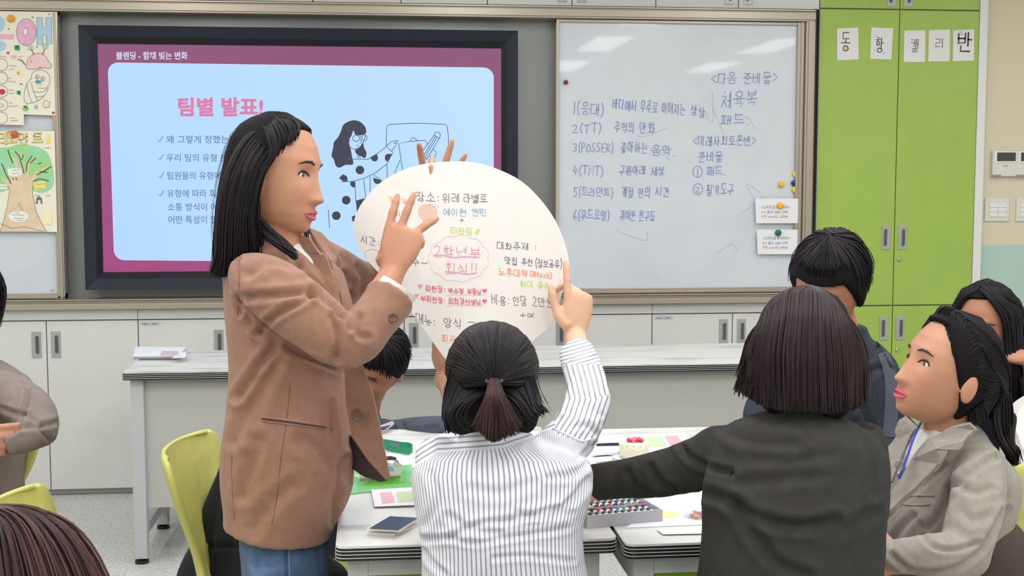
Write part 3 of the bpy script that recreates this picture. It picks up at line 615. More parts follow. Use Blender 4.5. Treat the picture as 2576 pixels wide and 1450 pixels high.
flat('note_card', [(1500, 1164), (1562, 1158), (1556, 1148), (1500, 1152)], PAPER, 'small white card with black handwriting before the cake slice', 'paper', ZT_+.001, .001)
decal('handwriting', lambda mb: hand(mb, '가나', 1538, 1153, 1556, 1153, 7, 1.2, zs(ZT_+.0022)), PK, bpy.data.objects['note_card'])
# folded phone
ph = thing('phone', 'folding phone with dark screen resting half open at the table front', 'phone', PZ(990, 1330, ZT_))
PHW = mat('phone_cream', (226, 222, 214), .3, coat=.4); PHS = mat('phone_glass', (30, 34, 50), .22, spec=.35)
def slab(px, z, t, name, m, par, inset=None):
    return obj(name, MB().prism([PZ(a, b, z) for a, b in px], (0, 0, 1), t), m, par)
slab([(925, 1347), (992, 1350), (1052, 1326), (1040, 1312), (975, 1310)], ZT_, .006, 'lower_half', PHW, ph)
b_ = slab([(923, 1336), (1004, 1340), (1056, 1308), (980, 1303)], ZT_+.012, .006, 'upper_half', PHW, ph)
slab([(929, 1330.5), (1002, 1334.5), (1051, 1304), (981, 1300)], ZT_+.0181, .0006, 'screen', PHS, ph)
# marker box
s0 = PZ(1472, 1331, ZT_); s1 = PZ(1667, 1314, ZT_); s2 = PZ(1577, 1262, ZT_); ux = (s1-s0).normalized(); uy = Vector((-ux.y, ux.x, 0))
bl, bd, bh = .165, .155, .026; bo = s1-ux*bl*1.0; bl_ = bl
mk = thing('marker_box', 'open grey cardboard tray of felt markers on the right table', 'box', bo)
CARDG = mat('card_grey', (200, 197, 204), .6)
def obox(mb, o, x0, x1, y0, y1, z0, z1):
    vs = [o+ux*x+uy*y+Vector((0, 0, z)) for z in (z0, z1) for y in (y0, y1) for x in (x0, x1)]
    mb.add(vs, [(0, 2, 3, 1), (4, 5, 7, 6), (0, 1, 5, 4), (2, 6, 7, 3), (0, 4, 6, 2), (1, 3, 7, 5)]); return mb
m = MB()
for a in ((0, bl, 0, .003, 0, bh), (0, bl, bd-.003, bd, 0, bh), (0, .003, .003, bd-.003, 0, bh), (bl-.003, bl, .003, bd-.003, 0, bh), (.003, bl-.003, .003, bd-.003, 0, .003)): obox(m, bo, *a)
obj('tray', m, CARDG, mk)
obj('divider', obox(MB(), bo, .003, bl-.003, .078, .080, .003, bh-.006), CARDG, mk)
cols = [(225, 200, 40), (40, 42, 50), (170, 40, 50), (40, 42, 50), (120, 60, 50), (60, 62, 70), (40, 42, 50), (70, 140, 200), (40, 60, 150), (190, 60, 60), (90, 170, 90)]
BAR = mat('marker_barrel', (222, 222, 226), .35)
for row in (0, 1):
    for k in range(11):
        x = .010+k*.0143; c = cols[(k*3+row*5) % len(cols)]; mn = 'marker_ink_%d' % cols.index(c)
        def w_(y, z=.0155): return bo+ux*(x+.004*row)+uy*(y+.079*row)+Vector((0, 0, z))
        t = thing('marker', ['%s-capped felt marker in the front row', '%s-capped felt marker in the back row'][row] % ({0: 'yellow', 1: 'black', 2: 'red', 3: 'black', 4: 'brown', 5: 'grey', 6: 'black', 7: 'sky blue', 8: 'navy', 9: 'coral', 10: 'green'}[cols.index(c)])+', %s from the left' % 'first second third fourth fifth sixth seventh eighth ninth tenth eleventh'.split()[k], 'marker', w_(0), 'felt markers in the grey tray')
        obj('barrel', MB().tube([w_(.020), w_(.058), w_(.060)], [.0052, .0052, .004], 8), BAR, t, smooth='auto')
        obj('cap', MB().tube([w_(.058), w_(.059), w_(.073), w_(.0745)], [.004, .0056, .0054, .003], 8), mat(mn, c, .35), t, smooth='auto')
        obj('end_plug', MB().tube([w_(.006), w_(.007), w_(.020)], [.003, .0052, .0052], 8), mat(mn, c, .35), t, smooth='auto')
        obj('print_band', MB().tube([w_(.030), w_(.046)], [.00535, .00535], 8, cap=False), mat('marker_print', (70, 70, 76), .5), t)
# cake slice
ck = thing('cake', 'small cream cake with a red berry topping on the table', 'cake', PZ(1602, 1158, ZT_))
cc = PZ(1602, 1158, ZT_)+Vector((0, .035, 0))
prof = [(.036, 0), (.0375, .008), (.037, .022), (.0385, .030), (.036, .036), (.026, .038), (.001, .0385)]
m = MB().lathe(prof, cc, 32)
for v in m.v: n_ = noise.noise(v*90)*.0018; v += Vector((n_, n_*.6, n_*.5))
obj('cream', m, mat('cake_cream', (236, 232, 208), .6, bump=.6, bscale=160), ck, smooth=True)
m = MB()
for k in range(14):
    a = k*.45; m.ball(cc+Vector((.034*math.cos(a), .034*math.sin(a), .036)), (.006, .006, .004), 8)
obj('cream_border', m, mat('cake_cream', (236, 232, 208), .6), ck, smooth=True)
m = MB()
for (dx, dy, r_) in ((0, 0, .011), (.012, .004, .009), (-.011, .003, .0085), (.003, .011, .008), (.018, -.004, .006)): m.ball(cc+Vector((dx, dy, .043)), (r_, r_, r_*.8), 12)
obj('berries', m, mat('berry_red', (206, 40, 66), .25, coat=.5, var=(238, 130, 150), scale=90, ramp=(.3, .45)), ck, smooth=True)
# pencil case, glasses, lanyard, plastic cup
a, b = PZ(1500, 1124, ZT_+.008), PZ(1583, 1122, ZT_+.008)
T(obj('pencil_case', MB().tube([a+(b-a)*t for t in (0, .03, .5, .97, 1)], [.004, .0085, .0095, .0085, .004], 10, flat=.8), mat('black_fabric', (32, 32, 40), .8), smooth=True), 'slim black pencil case lying behind the cake', 'pencil case')
# glasses case / clear plastic box with metal wire on folder
zc = ZT_+.0036
gb = thing('plastic_case', 'clear green-tinted plastic case lying on the green folder', 'case', PZ(980, 1205, zc))
q = [(905, 1210), (1008, 1203), (1012, 1184), (912, 1188)]
obj('case_body', MB().prism([PZ(a, b, zc) for a, b in q], (0, 0, 1), .016), mat('clear_plastic_green', (190, 205, 150), .12, alpha=.55, coat=.5), gb)
obj('case_lid', MB().prism([PZ(a, b-6, zc+.0165) for a, b in q], (0, 0, 1), .003), mat('clear_plastic_lid', (215, 225, 200), .1, alpha=.6, coat=.5), gb)
obj('blue_insert', MB().prism([PZ(a, b-6, zc+.0197) for a, b in [(965, 1192), (992, 1190), (986, 1181), (970, 1181)]], (0, 0, 1), .001), mat('insert_blue', (92, 130, 190), .4), gb)
gl = thing('glasses', 'pair of dark-tipped wire glasses lying by the green lanyard', 'glasses', PZ(985, 1155, ZT_))
zz = ZT_+.003
obj('temple_tip', MB().tube([PZ(968, 1154, zz+.012), PZ(982, 1153, zz+.012), PZ(996, 1155, zz+.011)], [.005, .0055, .004], 8), mat('dark_brown_plastic', (50, 36, 38), .4), gl)
WIRE = mat('wire_metal', (150, 150, 150), .3, metal=.9)
obj('wire_frame', MB().tube([PZ(x, y, zz+.01) for x, y in [(994, 1156), (1000, 1160), (1004, 1168), (1004, 1180)]], .0012, 6).tube([PZ(x, y, zz) for x, y in spl([(994, 1158), (992, 1170), (994, 1180), (1003, 1181), (1004, 1168), (994, 1158)], 3)], .001, 6), WIRE, gl)
obj('lens', MB().prism([PZ(x, y, zz-.001) for x, y in [(993, 1160), (992, 1172), (995, 1179), (1002, 1180), (1003, 1168), (999, 1160)]], (0, 0, 1), .001), mat('clear_lens', (225, 230, 235), .05, alpha=.4), gl)
LANY = mat('lanyard_green', (22, 140, 96), .6)
def strap(name, px, zlist, wid, m, par=None, label='', cat=''):
    pts = spl([Vector((a, b, z)) for (a, b), z in zip(px, zlist)], 5); c3 = [PZ(p.x, p.y, p.z) for p in pts]; mb = MB(); n = len(c3); vs = []
    for i, p in enumerate(c3):
        for s_ in (-1, 1):
            for o_ in (0, .0012): vs.append(p+Vector((0, .3*s_*wid*.5+.0, s_*wid*.5*.95))+Vector((0, -o_, 0)))
    fs = []
    for i in range(n-1):
        a = i*4; b = a+4
        fs += [(a, a+2, b+2, b), (a+1, b+1, b+3, a+3), (a, b, b+1, a+1), (a+2, a+3, b+3, b+2)]
    fs += [(0, 1, 3, 2), ((n-1)*4, (n-1)*4+2, (n-1)*4+3, (n-1)*4+1)]
    mb.add(vs, fs); return obj(name, mb, m, par, smooth='auto')
ly = thing('lanyard', 'green woven lanyard looped on the table beside the slate sleeve', 'lanyard', PZ(1000, 1130, ZT_))
strap('strap', [(962, 1112), (985, 1116), (1010, 1120), (1030, 1122), (1038, 1130), (1026, 1136), (1005, 1133), (980, 1128), (960, 1120)], [ZT_+.012]*9, .016, LANY, ly)
obj('print_patch', MB().prism([PZ(979, 1116, ZT_+.018)+Vector((0, -.004, .004)), PZ(1004, 1120, ZT_+.018)+Vector((0, -.004, .004)), PZ(1003, 1124, ZT_+.018)+Vector((0, -.004, .0)), PZ(980, 1120, ZT_+.018)+Vector((0, -.004, 0))], (0, -1, 0), .0006), mat('print_ink', (50, 50, 50), .8), ly)
# clear cup with sweets near charcoal woman
zc = ZT_+.002
pc = thing('plastic_cup', 'crumpled clear plastic bag of sweets beside the charcoal sleeve', 'bag', PZ(1755, 1300, zc))
m = MB().ball(PZ(1757, 1285, zc+.013), (.034, .03, .013), 16)
for v in m.v: v += Vector((noise.noise(v*70), noise.noise(v*70+Vector((5, 5, 5))), max(0, noise.noise(v*70+Vector((9, 2, 5))))))*.005
obj('clear_wrapper', m, mat('clear_wrap', (235, 238, 240), .08, alpha=.35, coat=1), pc)
for (x, y, c) in ((1742, 1296, (226, 120, 60)), (1752, 1300, (240, 190, 60)), (1760, 1292, (200, 70, 60)), (1750, 1288, (230, 140, 120)), (1768, 1298, (220, 90, 50))):
    obj('sweet', MB().ball(PZ(x, y, zc+.005), (.007, .005, .004), 8), mat('sweet_%d' % c[1], c, .3), pc, smooth=True)
# ================================================================== chairs
CHM = mat('chair_lime_plastic', (204, 202, 112), .5, var=(200, 198, 108), scale=30, bump=.2, bscale=500); CHL = mat('chair_leg_grey', (150, 152, 152), .35, metal=.7)
def make_chair(label):
    t = thing('shell_chair', label, 'chair', (0, 0, 0), 'lime plastic shell chairs')
    # profile (y forward is the sitter's front, -y is the back), z, half-width, side curl
    prof = [(.23, .425, .185, -.012), (.21, .445, .20, .0), (.12, .450, .215, .02), (0, .440, .22, .032), (-.10, .435, .215, .040), (-.17, .450, .19, .045), (-.205, .50, .120, .038), (-.22, .56, .105, .035),
            (-.235, .62, .135, .045), (-.25, .68, .172, .055), (-.262, .74, .196, .055), (-.272, .785, .196, .05), (-.277, .808, .180, .045), (-.278, .818, .150, .04)]
    P_ = spl([Vector(p[:3]+(0,)[:0]).to_3d() if False else Vector((p[0], p[1], p[2])) for p in prof], 3); C_ = spl([Vector((p[3], 0, 0)) for p in prof], 3)
    K = 12; top = []
    for i, q in enumerate(P_):
        nx = P_[min(i+1, len(P_)-1)]-P_[max(i-1, 0)]; tg = Vector((0, nx.x, nx.y)).normalized(); nrm = Vector((0, tg.z, -tg.y))*-1   # towards sitter
        for k in range(K+1):
            u = -1+2*k/K; c_ = C_[i].x*(abs(u)**2.6)
            top.append(Vector((u*q.z, q.x, q.y))+Vector((0, -nrm.y if False else nrm.y, nrm.z))*c_*-1)
    n = len(P_); mb = MB(); nv = len(top)
    # thickness along approximate normals
    bm = bmesh.new(); vs = [bm.verts.new(v) for v in top]
    for i in range(n-1):
        for k in range(K): bm.faces.new((vs[i*(K+1)+k], vs[i*(K+1)+k+1], vs[(i+1)*(K+1)+k+1], vs[(i+1)*(K+1)+k]))
    bmesh.ops.recalc_face_normals(bm, faces=bm.faces[:]); bmesh.ops.solidify(bm, geom=bm.faces[:], thickness=.009)
    mb.bm(bm); obj('shell', mb, CHM, t, smooth=True)
    for sx_ in (-1, 1):
        for (y0, y1) in ((.14, .20), (-.12, -.21)):
            obj('leg', MB().tube([(sx_*.13, y0*.8, .43), (sx_*.16, y0, .40), (sx_*.20, y1, .008)], [.011]*3, 8), CHL, t, smooth='auto')
            obj('foot_cap', MB().lathe([(.013, 0), (.015, .004), (.013, .022), (.001, .023)], (sx_*.20, y1, 0), 10), EDGEB, t)
    obj('under_frame', MB().tube([(-.15, .13, .415), (.15, .13, .415)], .010, 8).tube([(-.15, -.10, .41), (.15, -.10, .41)], .010, 8), CHL, t)
    return t
c0 = make_chair('lime plastic chair left of the standing woman, black coat over it')
def put(c, x, y, deg, label=None):
    c.location = (x, y, 0); c.rotation_euler = (0, 0, math.radians(deg))
    if label: c['label'] = label
    return c
# ================================================================== people: tools
def segdist(pts, poly):
    """distance of Nx2 pts to a polyline"""
    d = np.full(len(pts), 1e9)
    for (a, b) in zip(poly[:-1], poly[1:]):
        a = np.array(a, float); b = np.array(b, float); ab = b-a; L = (ab**2).sum()+1e-9
        t = np.clip(((pts-a)@ab)/L, 0, 1); q = a+t[:, None]*ab
        d = np.minimum(d, np.sqrt(((pts-q)**2).sum(1)))
    return d
FWn, RTn, UPn, CAMn = [np.array(v[:]) for v in (FW, RT, UP, CAM)]
def projn(V):
    q = V-CAMn; d = q@FWn; return np.stack([1288+FPX*(q@RTn)/d, 725-FPX*(q@UPn)/d], 1), d
def remesh(mb, vox, smooth=6, creases=(), wrinkle=0, wscale=9, thin=0):
    me = bpy.data.meshes.new('tmp'); me.from_pydata([v[:] for v in mb.v], [], mb.f)
    bm = bmesh.new(); bm.from_mesh(me); bmesh.ops.recalc_face_normals(bm, faces=bm.faces[:]); bm.to_mesh(me); bm.free()
    o = bpy.data.objects.new('tmp', me); COL.objects.link(o)
    r = o.modifiers.new('r', 'REMESH'); r.mode = 'VOXEL'; r.voxel_size = vox
    if smooth: s = o.modifiers.new('s', 'SMOOTH'); s.iterations = smooth; s.factor = .5
    dg = bpy.context.evaluated_depsgraph_get(); ev = o.evaluated_get(dg); m2 = ev.to_mesh()
    n = len(m2.vertices); V = np.empty(n*3); m2.vertices.foreach_get('co', V); V = V.reshape(-1, 3)
    N = np.empty(n*3); m2.vertices.foreach_get('normal', N); N = N.reshape(-1, 3)
    F = [tuple(p.vertices) for p in m2.polygons]
    ev.to_mesh_clear(); bpy.data.objects.remove(o)
    if creases:
        px, d = projn(V); q = V-CAMn; facing = (-(q*N).sum(1)/np.linalg.norm(q, axis=1)).clip(0, 1)
        off = np.zeros(n); w8 = np.clip(facing*2.5, 0, 1)
        for c in creases:
            poly, wd, dep = c[0], c[1]*1.15, c[2]; dep = min(dep, 1.5*wd*2.5/FPX); ok = np.ones(n)
            if len(c) > 3: ok = ((d > c[3][0]) & (d < c[3][1])).astype(float)
            poly = [tuple(p[:2]) for p in spl([Vector((a, b, 0)) for a, b in poly], 5)] if len(poly) > 2 else poly
            ds = segdist(px, poly); off += ok*w8*(-dep*np.exp(-(ds/wd)**2)+.45*dep*np.exp(-((ds-2.1*wd)/wd)**2))
        V = V+N*off[:, None]
    if wrinkle:
        for i in range(n):
            p = V[i]; f = noise.noise(Vector((p[0]*wscale, p[1]*wscale, p[2]*wscale*.7)))+.5*noise.noise(Vector((p[0]*wscale*2.3, p[1]*wscale*2.3, p[2]*wscale*2.3+7)))
            V[i] = p+N[i]*f*wrinkle
    out = MB(); out.v = [Vector(v) for v in V]; out.f = F; out.N = N; return out
def loft(mb, rings, n=5, k=24, pw=1.0, rnd=(True, True)):
    """rings: (centre, A half-axis vector, B half-axis vector) -> closed swept body"""
    C_ = spl([r[0] for r in rings], n); A_ = spl([r[1] for r in rings], n); B_ = spl([r[2] for r in rings], n)
    vs = []; m = len(C_)
    for i in range(m):
        for j in range(k):
            a = 2*math.pi*j/k; c, s = math.cos(a), math.sin(a)
            c = math.copysign(abs(c)**pw, c); s = math.copysign(abs(s)**pw, s)
            vs.append(C_[i]+A_[i]*c+B_[i]*s)
    fs = [(i*k+j, i*k+(j+1) % k, (i+1)*k+(j+1) % k, (i+1)*k+j) for i in range(m-1) for j in range(k)]
    base = len(vs)
    for end, i in ((0, 0), (1, m-1)):
        t = (C_[0]-C_[1]) if end == 0 else (C_[-1]-C_[-2]); t.normalize()
        if rnd[end]:
            h = min(A_[i].length, B_[i].length)*.8; prev = list(range(i*k, i*k+k))
            for st in (.35, .7, .92):
                sc_ = math.sqrt(1-st*st); b0 = len(vs)
                for j in range(k): vs.append(C_[i]+(vs[i*k+j]-C_[i])*sc_+t*h*st)
                for j in range(k): fs.append((prev[j], prev[(j+1) % k], b0+(j+1) % k, b0+j))
                prev = list(range(b0, b0+k))
            fs.append(tuple(prev))
        else: fs.append(tuple(range(i*k, i*k+k)))
    return mb.add(vs, fs)
def pring(px, py, d, rw, rd, ang=0.0, yaw=0.0):
    """ring seen at a photo pixel: half-width rw px across (tilted ang deg), half-depth rd metres"""
    s = d/FPX; a = math.radians(ang); A = (RT*math.cos(a)-UP*math.sin(a))*rw*s; B = Vector((FW.x, FW.y, 0)).normalized()*rd
    return (P(px, py, d), A, B)
def pchain(mb, pts, ratio=.95, n=4, k=18, rnd=(True, True)):
    """limb through photo pixels: (px,py,d,half-width px) with round-ish section"""
    C_ = [P(p[0], p[1], p[2]) for p in pts]; rings = []
    for i, p in enumerate(pts):
        t = (C_[min(i+1, len(C_)-1)]-C_[max(i-1, 0)]).normalized(); v = ray(p[0], p[1]).normalized()
        A = t.cross(v); A = A.normalized() if A.length > .05 else RT.copy(); B = t.cross(A).normalized(); r = p[3]*p[2]/FPX
        rings.append((C_[i], A*r, B*r*ratio))
    return loft(mb, rings, n, k, 1.0, rnd)
def limb(mb, a, b, ra, rb, rm=None, k=14):
    a, b = Vector(a), Vector(b); t = (b-a).normalized(); A = t.orthogonal().normalized(); B = t.cross(A)
    rm = rm or (ra+rb)/2
    return loft(mb, [(a, A*ra, B*ra), (a.lerp(b, .35), A*rm, B*rm), (b, A*rb, B*rb)], 4, k)
def basis(f, u):
    f = f.normalized(); r = f.cross(u).normalized(); u = r.cross(f).normalized(); return r, f, u
HT = [(.114, .012, .010, .020), (.106, .036, .036, .048), (.088, .056, .062, .074), (.06, .070, .078, .090), (.03, .0755, .086, .098), (0, .0755, .0865, .100), (-.025, .073, .086, .092), (-.05, .067, .085, .074), (-.075, .058, .083, .050), (-.095, .046, .079, .028), (-.108, .032, .070, .004), (-.115, .014, .055, -.020)]
def hlerp(z):
    for (a, b) in zip(HT[:-1], HT[1:]):
        if z <= a[0] and z >= b[0]:
            t = (a[0]-z)/(a[0]-b[0]); t2 = t; return [a[i]+(b[i]-a[i])*t2 for i in (1, 2, 3)]
    return list((HT[0] if z > 0 else HT[-1])[1:])
def ga(x, s): return math.exp(-(x/s)**2)
def facept(z, phi):
    w_, f_, b_ = hlerp(z); s, c = math.sin(phi), math.cos(phi)
    x = w_*math.copysign(abs(s)**.92, s); y = (f_ if c > 0 else b_)*math.copysign(abs(c)**.92, c)
    if c > 0:
        ax = abs(x)
        nz = max(0, min(1, (.012-z)/.060)) if z > -.048 else max(0, 1-(-.048-z)/.012)
        y += .024*nz**1.3*ga(x, .0085+.006*nz)                       # nose
        y += .005*ga(z+.045, .008)*ga(ax-.014, .006)                 # nostril wings
        y -= .010*ga(ax-.031, .015)*ga(z-.002, .013)                 # eye sockets
        y += .003*ga(z-.028, .010)*ga(ax-.026, .02)                  # brow
        y += .0055*(ga(z+.069, .005)+ga(z+.081, .006))*ga(x, .019)   # lips
        y -= .003*ga(z+.075, .0025)*ga(x, .02)
        y -= .003*ga(z+.091, .006)*ga(x, .02); y += .005*ga(z+.104, .010)*ga(x, .016)
        y += .003*ga(ax-.042, .016)*ga(z+.035, .018)
    return Vector((x, y, z))
def head(mb, o, f, u, s=1.0, ears=True, earx=.077):
    r, f, u = basis(f, u); NZ, NP = 64, 72; vs = []
    for i in range(NZ+1):
        z = .114-(.229)*(i/NZ);
        for j in range(NP):
            q = facept(z, 2*math.pi*j/NP-math.pi)
            vs.append(o+(r*q.x+f*q.y+u*q.z)*s)
    fs = [(i*NP+j, i*NP+(j+1) % NP, (i+1)*NP+(j+1) % NP, (i+1)*NP+j) for i in range(NZ) for j in range(NP)]
    fs += [tuple(range(NP)), tuple(NZ*NP+j for j in range(NP))]
    mb.add(vs, fs)
    if ears:
        for sx_ in (-1, 1): mb.ball(o+(r*sx_*earx-f*.010-u*.018)*s, 1, 14, mat3=Matrix((r*.009*s, f*.018*s, u*.031*s)).transposed())
def face_parts(root, o, f, u, s=1.0, hair=(30, 24, 26), lip=(196, 92, 100), pre=''):
    r, f, u = basis(f, u)
    def W(x, y, z): return o+(r*x+f*y+u*z)*s
    def on(x, z, lift=0):
        w_ = hlerp(z)[0]; ph = math.asin(max(-1, min(1, x/w_))); q = facept(z, ph); return W(q.x, q.y+lift, q.z)
    for sx_ in (-1, 1):
        c = facept(.001, math.asin(sx_*.031/.0755)); ctr = W(c.x, c.y-.0085, .001)
        e = obj('eye', MB().ball(ctr, .0118*s, 16), mat('eye_white', (222, 216, 212), .2), root, smooth=True)
        obj('iris', MB().ball(ctr+(f*.0075+r*sx_*-.0005)*s, .0058*s, 12), mat('iris_dark', (40, 26, 20), .15, coat=1), e, smooth=True)
        obj('eyelid', MB().tube([on(sx_*x, z, .0012) for x, z in ((.0175, .000), (.023, .0065), (.031, .0085), (.039, .0065), (.0455, .0)) ], [.0012, .002, .0024, .002, .001], 6), mat('lash_dark', (34, 26, 28), .7), root, smooth=True)
        obj('eyebrow', MB().tube([on(sx_*x, z, .0008) for x, z in ((.013, .0225), (.024, .027), (.036, .0265), (.048, .021))], [.0016, .003, .0028, .001], 6, flat=.6), mat('brow_dark', (52, 40, 38), .8), root, smooth=True)
    up = [on(x, z, .0006) for x, z in ((-.022, -.075), (-.011, -.0705), (-.003, -.0685), (0, -.0695), (.003, -.0685), (.011, -.0705), (.022, -.075))]
    lo = [on(x, z, .0006) for x, z in ((-.022, -.075), (-.012, -.0795), (0, -.0815), (.012, -.0795), (.022, -.075))]
    obj('lips', MB().tube(up, [.001, .0030, .0036, .0034, .0036, .0030, .001], 8).tube(lo, [.001, .0036, .0044, .0036, .001], 8), mat('lips_%d' % lip[1], lip, .35), root, smooth=True)
FING = [(.031, .068, 0.088), (.0105, .075, .092), (-.0105, .069, .088), (-.030, .054, .080)]


def hand3(mb, w, fwd, pn, ts, curls, s=1.0, thumb=(.5, .3, .2, .35)):
    """w wrist, fwd to knuckles, pn palm normal, ts thumb side; curls per finger index..little: (spread,mcp,pip,dip) deg"""
    fwd = fwd.normalized(); pn = (pn-fwd*pn.dot(fwd)).normalized(); ts = (ts-fwd*ts.dot(fwd)-pn*ts.dot(pn)).normalized()
    loft(mb, [(w-fwd*.02*s, ts*.024*s, pn*.018*s), (w+fwd*.012*s, ts*.026*s, pn*.018*s), (w+fwd*.045*s, ts*.037*s, pn*.017*s), (w+fwd*.078*s, ts*.040*s, pn*.0135*s), (w+fwd*.088*s, ts*.038*s, pn*.011*s)], 4, 18, .9)
    tips = []
    for (off, ln, bs), (sp, m1, m2, m3) in zip(FING, curls):
        p = w+(fwd*(bs-.012)+ts*off)*s; pts = [p]; d = fwd.copy()
        spr = Matrix.Rotation(math.radians(sp), 3, pn)
        d = spr @ d if (spr @ fwd).dot(ts) > 0 else Matrix.Rotation(-math.radians(sp), 3, pn) @ d
        if sp < 0: d = Matrix.Rotation(math.radians(abs(sp)), 3, pn) @ fwd; d = d if d.dot(ts) < 0 else Matrix.Rotation(-math.radians(abs(sp)), 3, pn) @ fwd
        ax = d.cross(pn).normalized(); ang = 0; pts.append(p+d*.012*s)
        for seg, bend in ((.46, m1), (.30, m2), (.24, m3)):
            ang += bend; dd = Matrix.Rotation(math.radians(ang), 3, ax) @ d; q = pts[-1]; pts += [q+dd*ln*seg*s*.5, q+dd*ln*seg*s]
        r0 = .0086 if off != -.030 else .0074
        mb.tube(pts, [r0*s*x for x in (1.1, 1.05, .95, 1.02, .88, .93, .8, .62)], 12); mb.ball(pts[-1], r0*s*.62, 10); mb.ball(pts[-2], r0*s*.78, 10); tips.append(pts[-1])
    a, b, c, e = thumb; p = w+(fwd*.018+ts*.022)*s; d = (ts*a+fwd*(1-a)+pn*b).normalized(); q1 = p+d*.034*s; d2 = (d+pn*c+fwd*e*.8).normalized(); q2 = q1+d2*.034*s; d3 = (d2+pn*c*.6+fwd*e*.5).normalized(); q3 = q2+d3*.026*s
    mb.tube([p, q1, q1.lerp(q2, .5), q2, q2.lerp(q3, .5), q3], [.0145*s, .0125*s, .0102*s, .0105*s, .0098*s, .0068*s], 12); mb.ball(q3, .0068*s, 10); tips.append(q3)
    return tips
RELAX = [(4, 18, 25, 15), (1, 22, 28, 16), (-2, 25, 30, 18), (-6, 28, 32, 18)]
def strands(mb, guides, n, r=.0024, jit=.006, k=4, steps=4, tip=.3, spread=1.0):
    """hair locks interpolated between neighbouring guide curves (3-D points)"""
    G_ = [spl([Vector(p) for p in g], steps) for g in guides]; m = min(len(g) for g in G_); G_ = [g[:m] for g in G_]
    for _ in range(n):
        u = random.random()*(len(G_)-1); i = int(u); t = u-i; j = Vector([random.gauss(0, 1) for _ in range(3)])*jit; ph = random.random()*6; am = random.random()*jit*.6
        end = m if random.random() < .6 else int(m*random.uniform(.85, 1))
        pts = []
        for q in range(max(end, 3)):
            f = q/(m-1); p = G_[i][q].lerp(G_[i+1][q], t); pts.append(p+j*(.35+.65*f*spread)+Vector((math.sin(ph+f*5), math.cos(ph+f*4), 0))*am*f)
        rr = [r*random.uniform(.7, 1.2)]*1; L_ = len(pts); rs = [rr[0]*(1 if a < L_*.7 else 1-(1-tip)*((a-L_*.7)/(L_*.3))) for a in range(L_)]
        mb.tube(pts, rs, k, cap=False, flat=.55)
    return mb
def hairmat(name, c, c2):
    if name in MATS: return MATS[name]
    m = mat(name, c, .46, spec=.2); nt = m.node_tree; b = nt.nodes['Principled BSDF']; L = nt.links.new
    g = nt.nodes.new('ShaderNodeNewGeometry'); r = nt.nodes.new('ShaderNodeValToRGB'); r.color_ramp.elements[0].color = rgb(c); r.color_ramp.elements[1].color = rgb(c2)
    L(g.outputs['Random Per Island'], r.inputs[0]); L(r.outputs[0], b.inputs['Base Color']); return m
HBLK = hairmat('hair_black', (19, 17, 22), (36, 30, 35)); HBRN = hairmat('hair_dark_brown', (36, 25, 28), (74, 50, 50)); HRED = hairmat('hair_auburn', (36, 26, 32), (84, 54, 50)); HESP = hairmat('hair_espresso', (26, 21, 26), (56, 41, 44))
HBASE = mat('hair_base', (20, 17, 21), .75, spec=.15, bump=.5, bscale=300, stretch=(1, 1, .1))
def g3(lst, d=None): return [P(*(p if len(p) == 3 else (p[0], p[1], d))) for p in lst]
def skinmat(name, c, c2): return mat(name, c, .5, var=c2, scale=7, bump=.12, bscale=260, spec=.35)
SK1 = skinmat('skin_warm', (197, 144, 117), (183, 130, 104)); SK2 = skinmat('skin_light', (224, 181, 152), (214, 168, 140)); SK3 = skinmat('skin_tan', (192, 136, 108), (178, 122, 96))
def scalp(mb, o, f, u, s=1.0, grow=.010, front=.085, back=-.06, cut=.72, slope=7.0):
    """hair shell over the skull: everything behind/above the hairline"""
    r, f, u = basis(f, u); NZ, NP = 40, 56; vs = []; zs_ = [.118-(.118-back)*(i/NZ) for i in range(NZ+1)]
    for z in zs_:
        w_, f_, b_ = hlerp(min(z, .113));
        for j in range(NP):
            ph = 2*math.pi*j/NP-math.pi; c = math.cos(ph); g_ = grow*(1 if z < .09 else 1)
            lim = 1.0
            if z < front: lim = cut-(front-z)*slope                    # how far forward the hair reaches
            x = (w_+g_)*math.sin(ph); y = ((f_+g_*.8) if c > 0 else (b_+g_))*c
            ymax = (f_+g_)*max(-.2, lim); y = min(y, ymax) if z < front else y
            vs.append(o+(r*x+f*y+u*(z+grow*.7*max(0, z/.114)))*s)
    fs = [(i*NP+j, i*NP+(j+1) % NP, (i+1)*NP+(j+1) % NP, (i+1)*NP+j) for i in range(NZ) for j in range(NP)]
    fs += [tuple(range(NP)), tuple(NZ*NP+j for j in range(NP))]
    return mb.add(vs, fs)
def seatlegs(mb, hip, fw, sp=.09, kn=.42, r=1.0, kz=None):
    """thighs + shanks for someone seated; hip centre, forward unit vector"""
    side = Vector((fw.y, -fw.x, 0)); out = []
    for s_ in (-1, 1):
        h = hip+side*sp*s_; k_ = h+fw*kn+side*.02*s_+Vector((0, 0, .01)); a = Vector((k_.x+fw.x*.03, k_.y+fw.y*.03, .09))
        if kz: k_.z = kz; a = Vector((h.x-fw.x*.05, h.y-fw.y*.05, .09))
        limb(mb, h, k_, .078*r, .055*r, .072*r); limb(mb, k_, a, .052*r, .038*r, .054*r); out.append(a)
    return out
def shoes(root, anks, fw, c=(40, 38, 40)):
    for a in anks:
        p = Vector((a.x, a.y, 0)); up = Vector((0, 0, 1)); sd = Vector((fw.y, -fw.x, 0)); m = MB()
        loft(m, [(p-fw*.05+up*.035, sd*.03, up*.033), (p+fw*.02+up*.038, sd*.036, up*.036), (p+fw*.09+up*.028, sd*.042, up*.026), (p+fw*.155+up*.02, sd*.036, up*.018)], 4, 16)
        m.tube([p+up*.03, p+up*.085], [.034, .036], 14); obj('shoe', m, mat('shoe_%d' % c[0], c, .5), root, smooth=True)
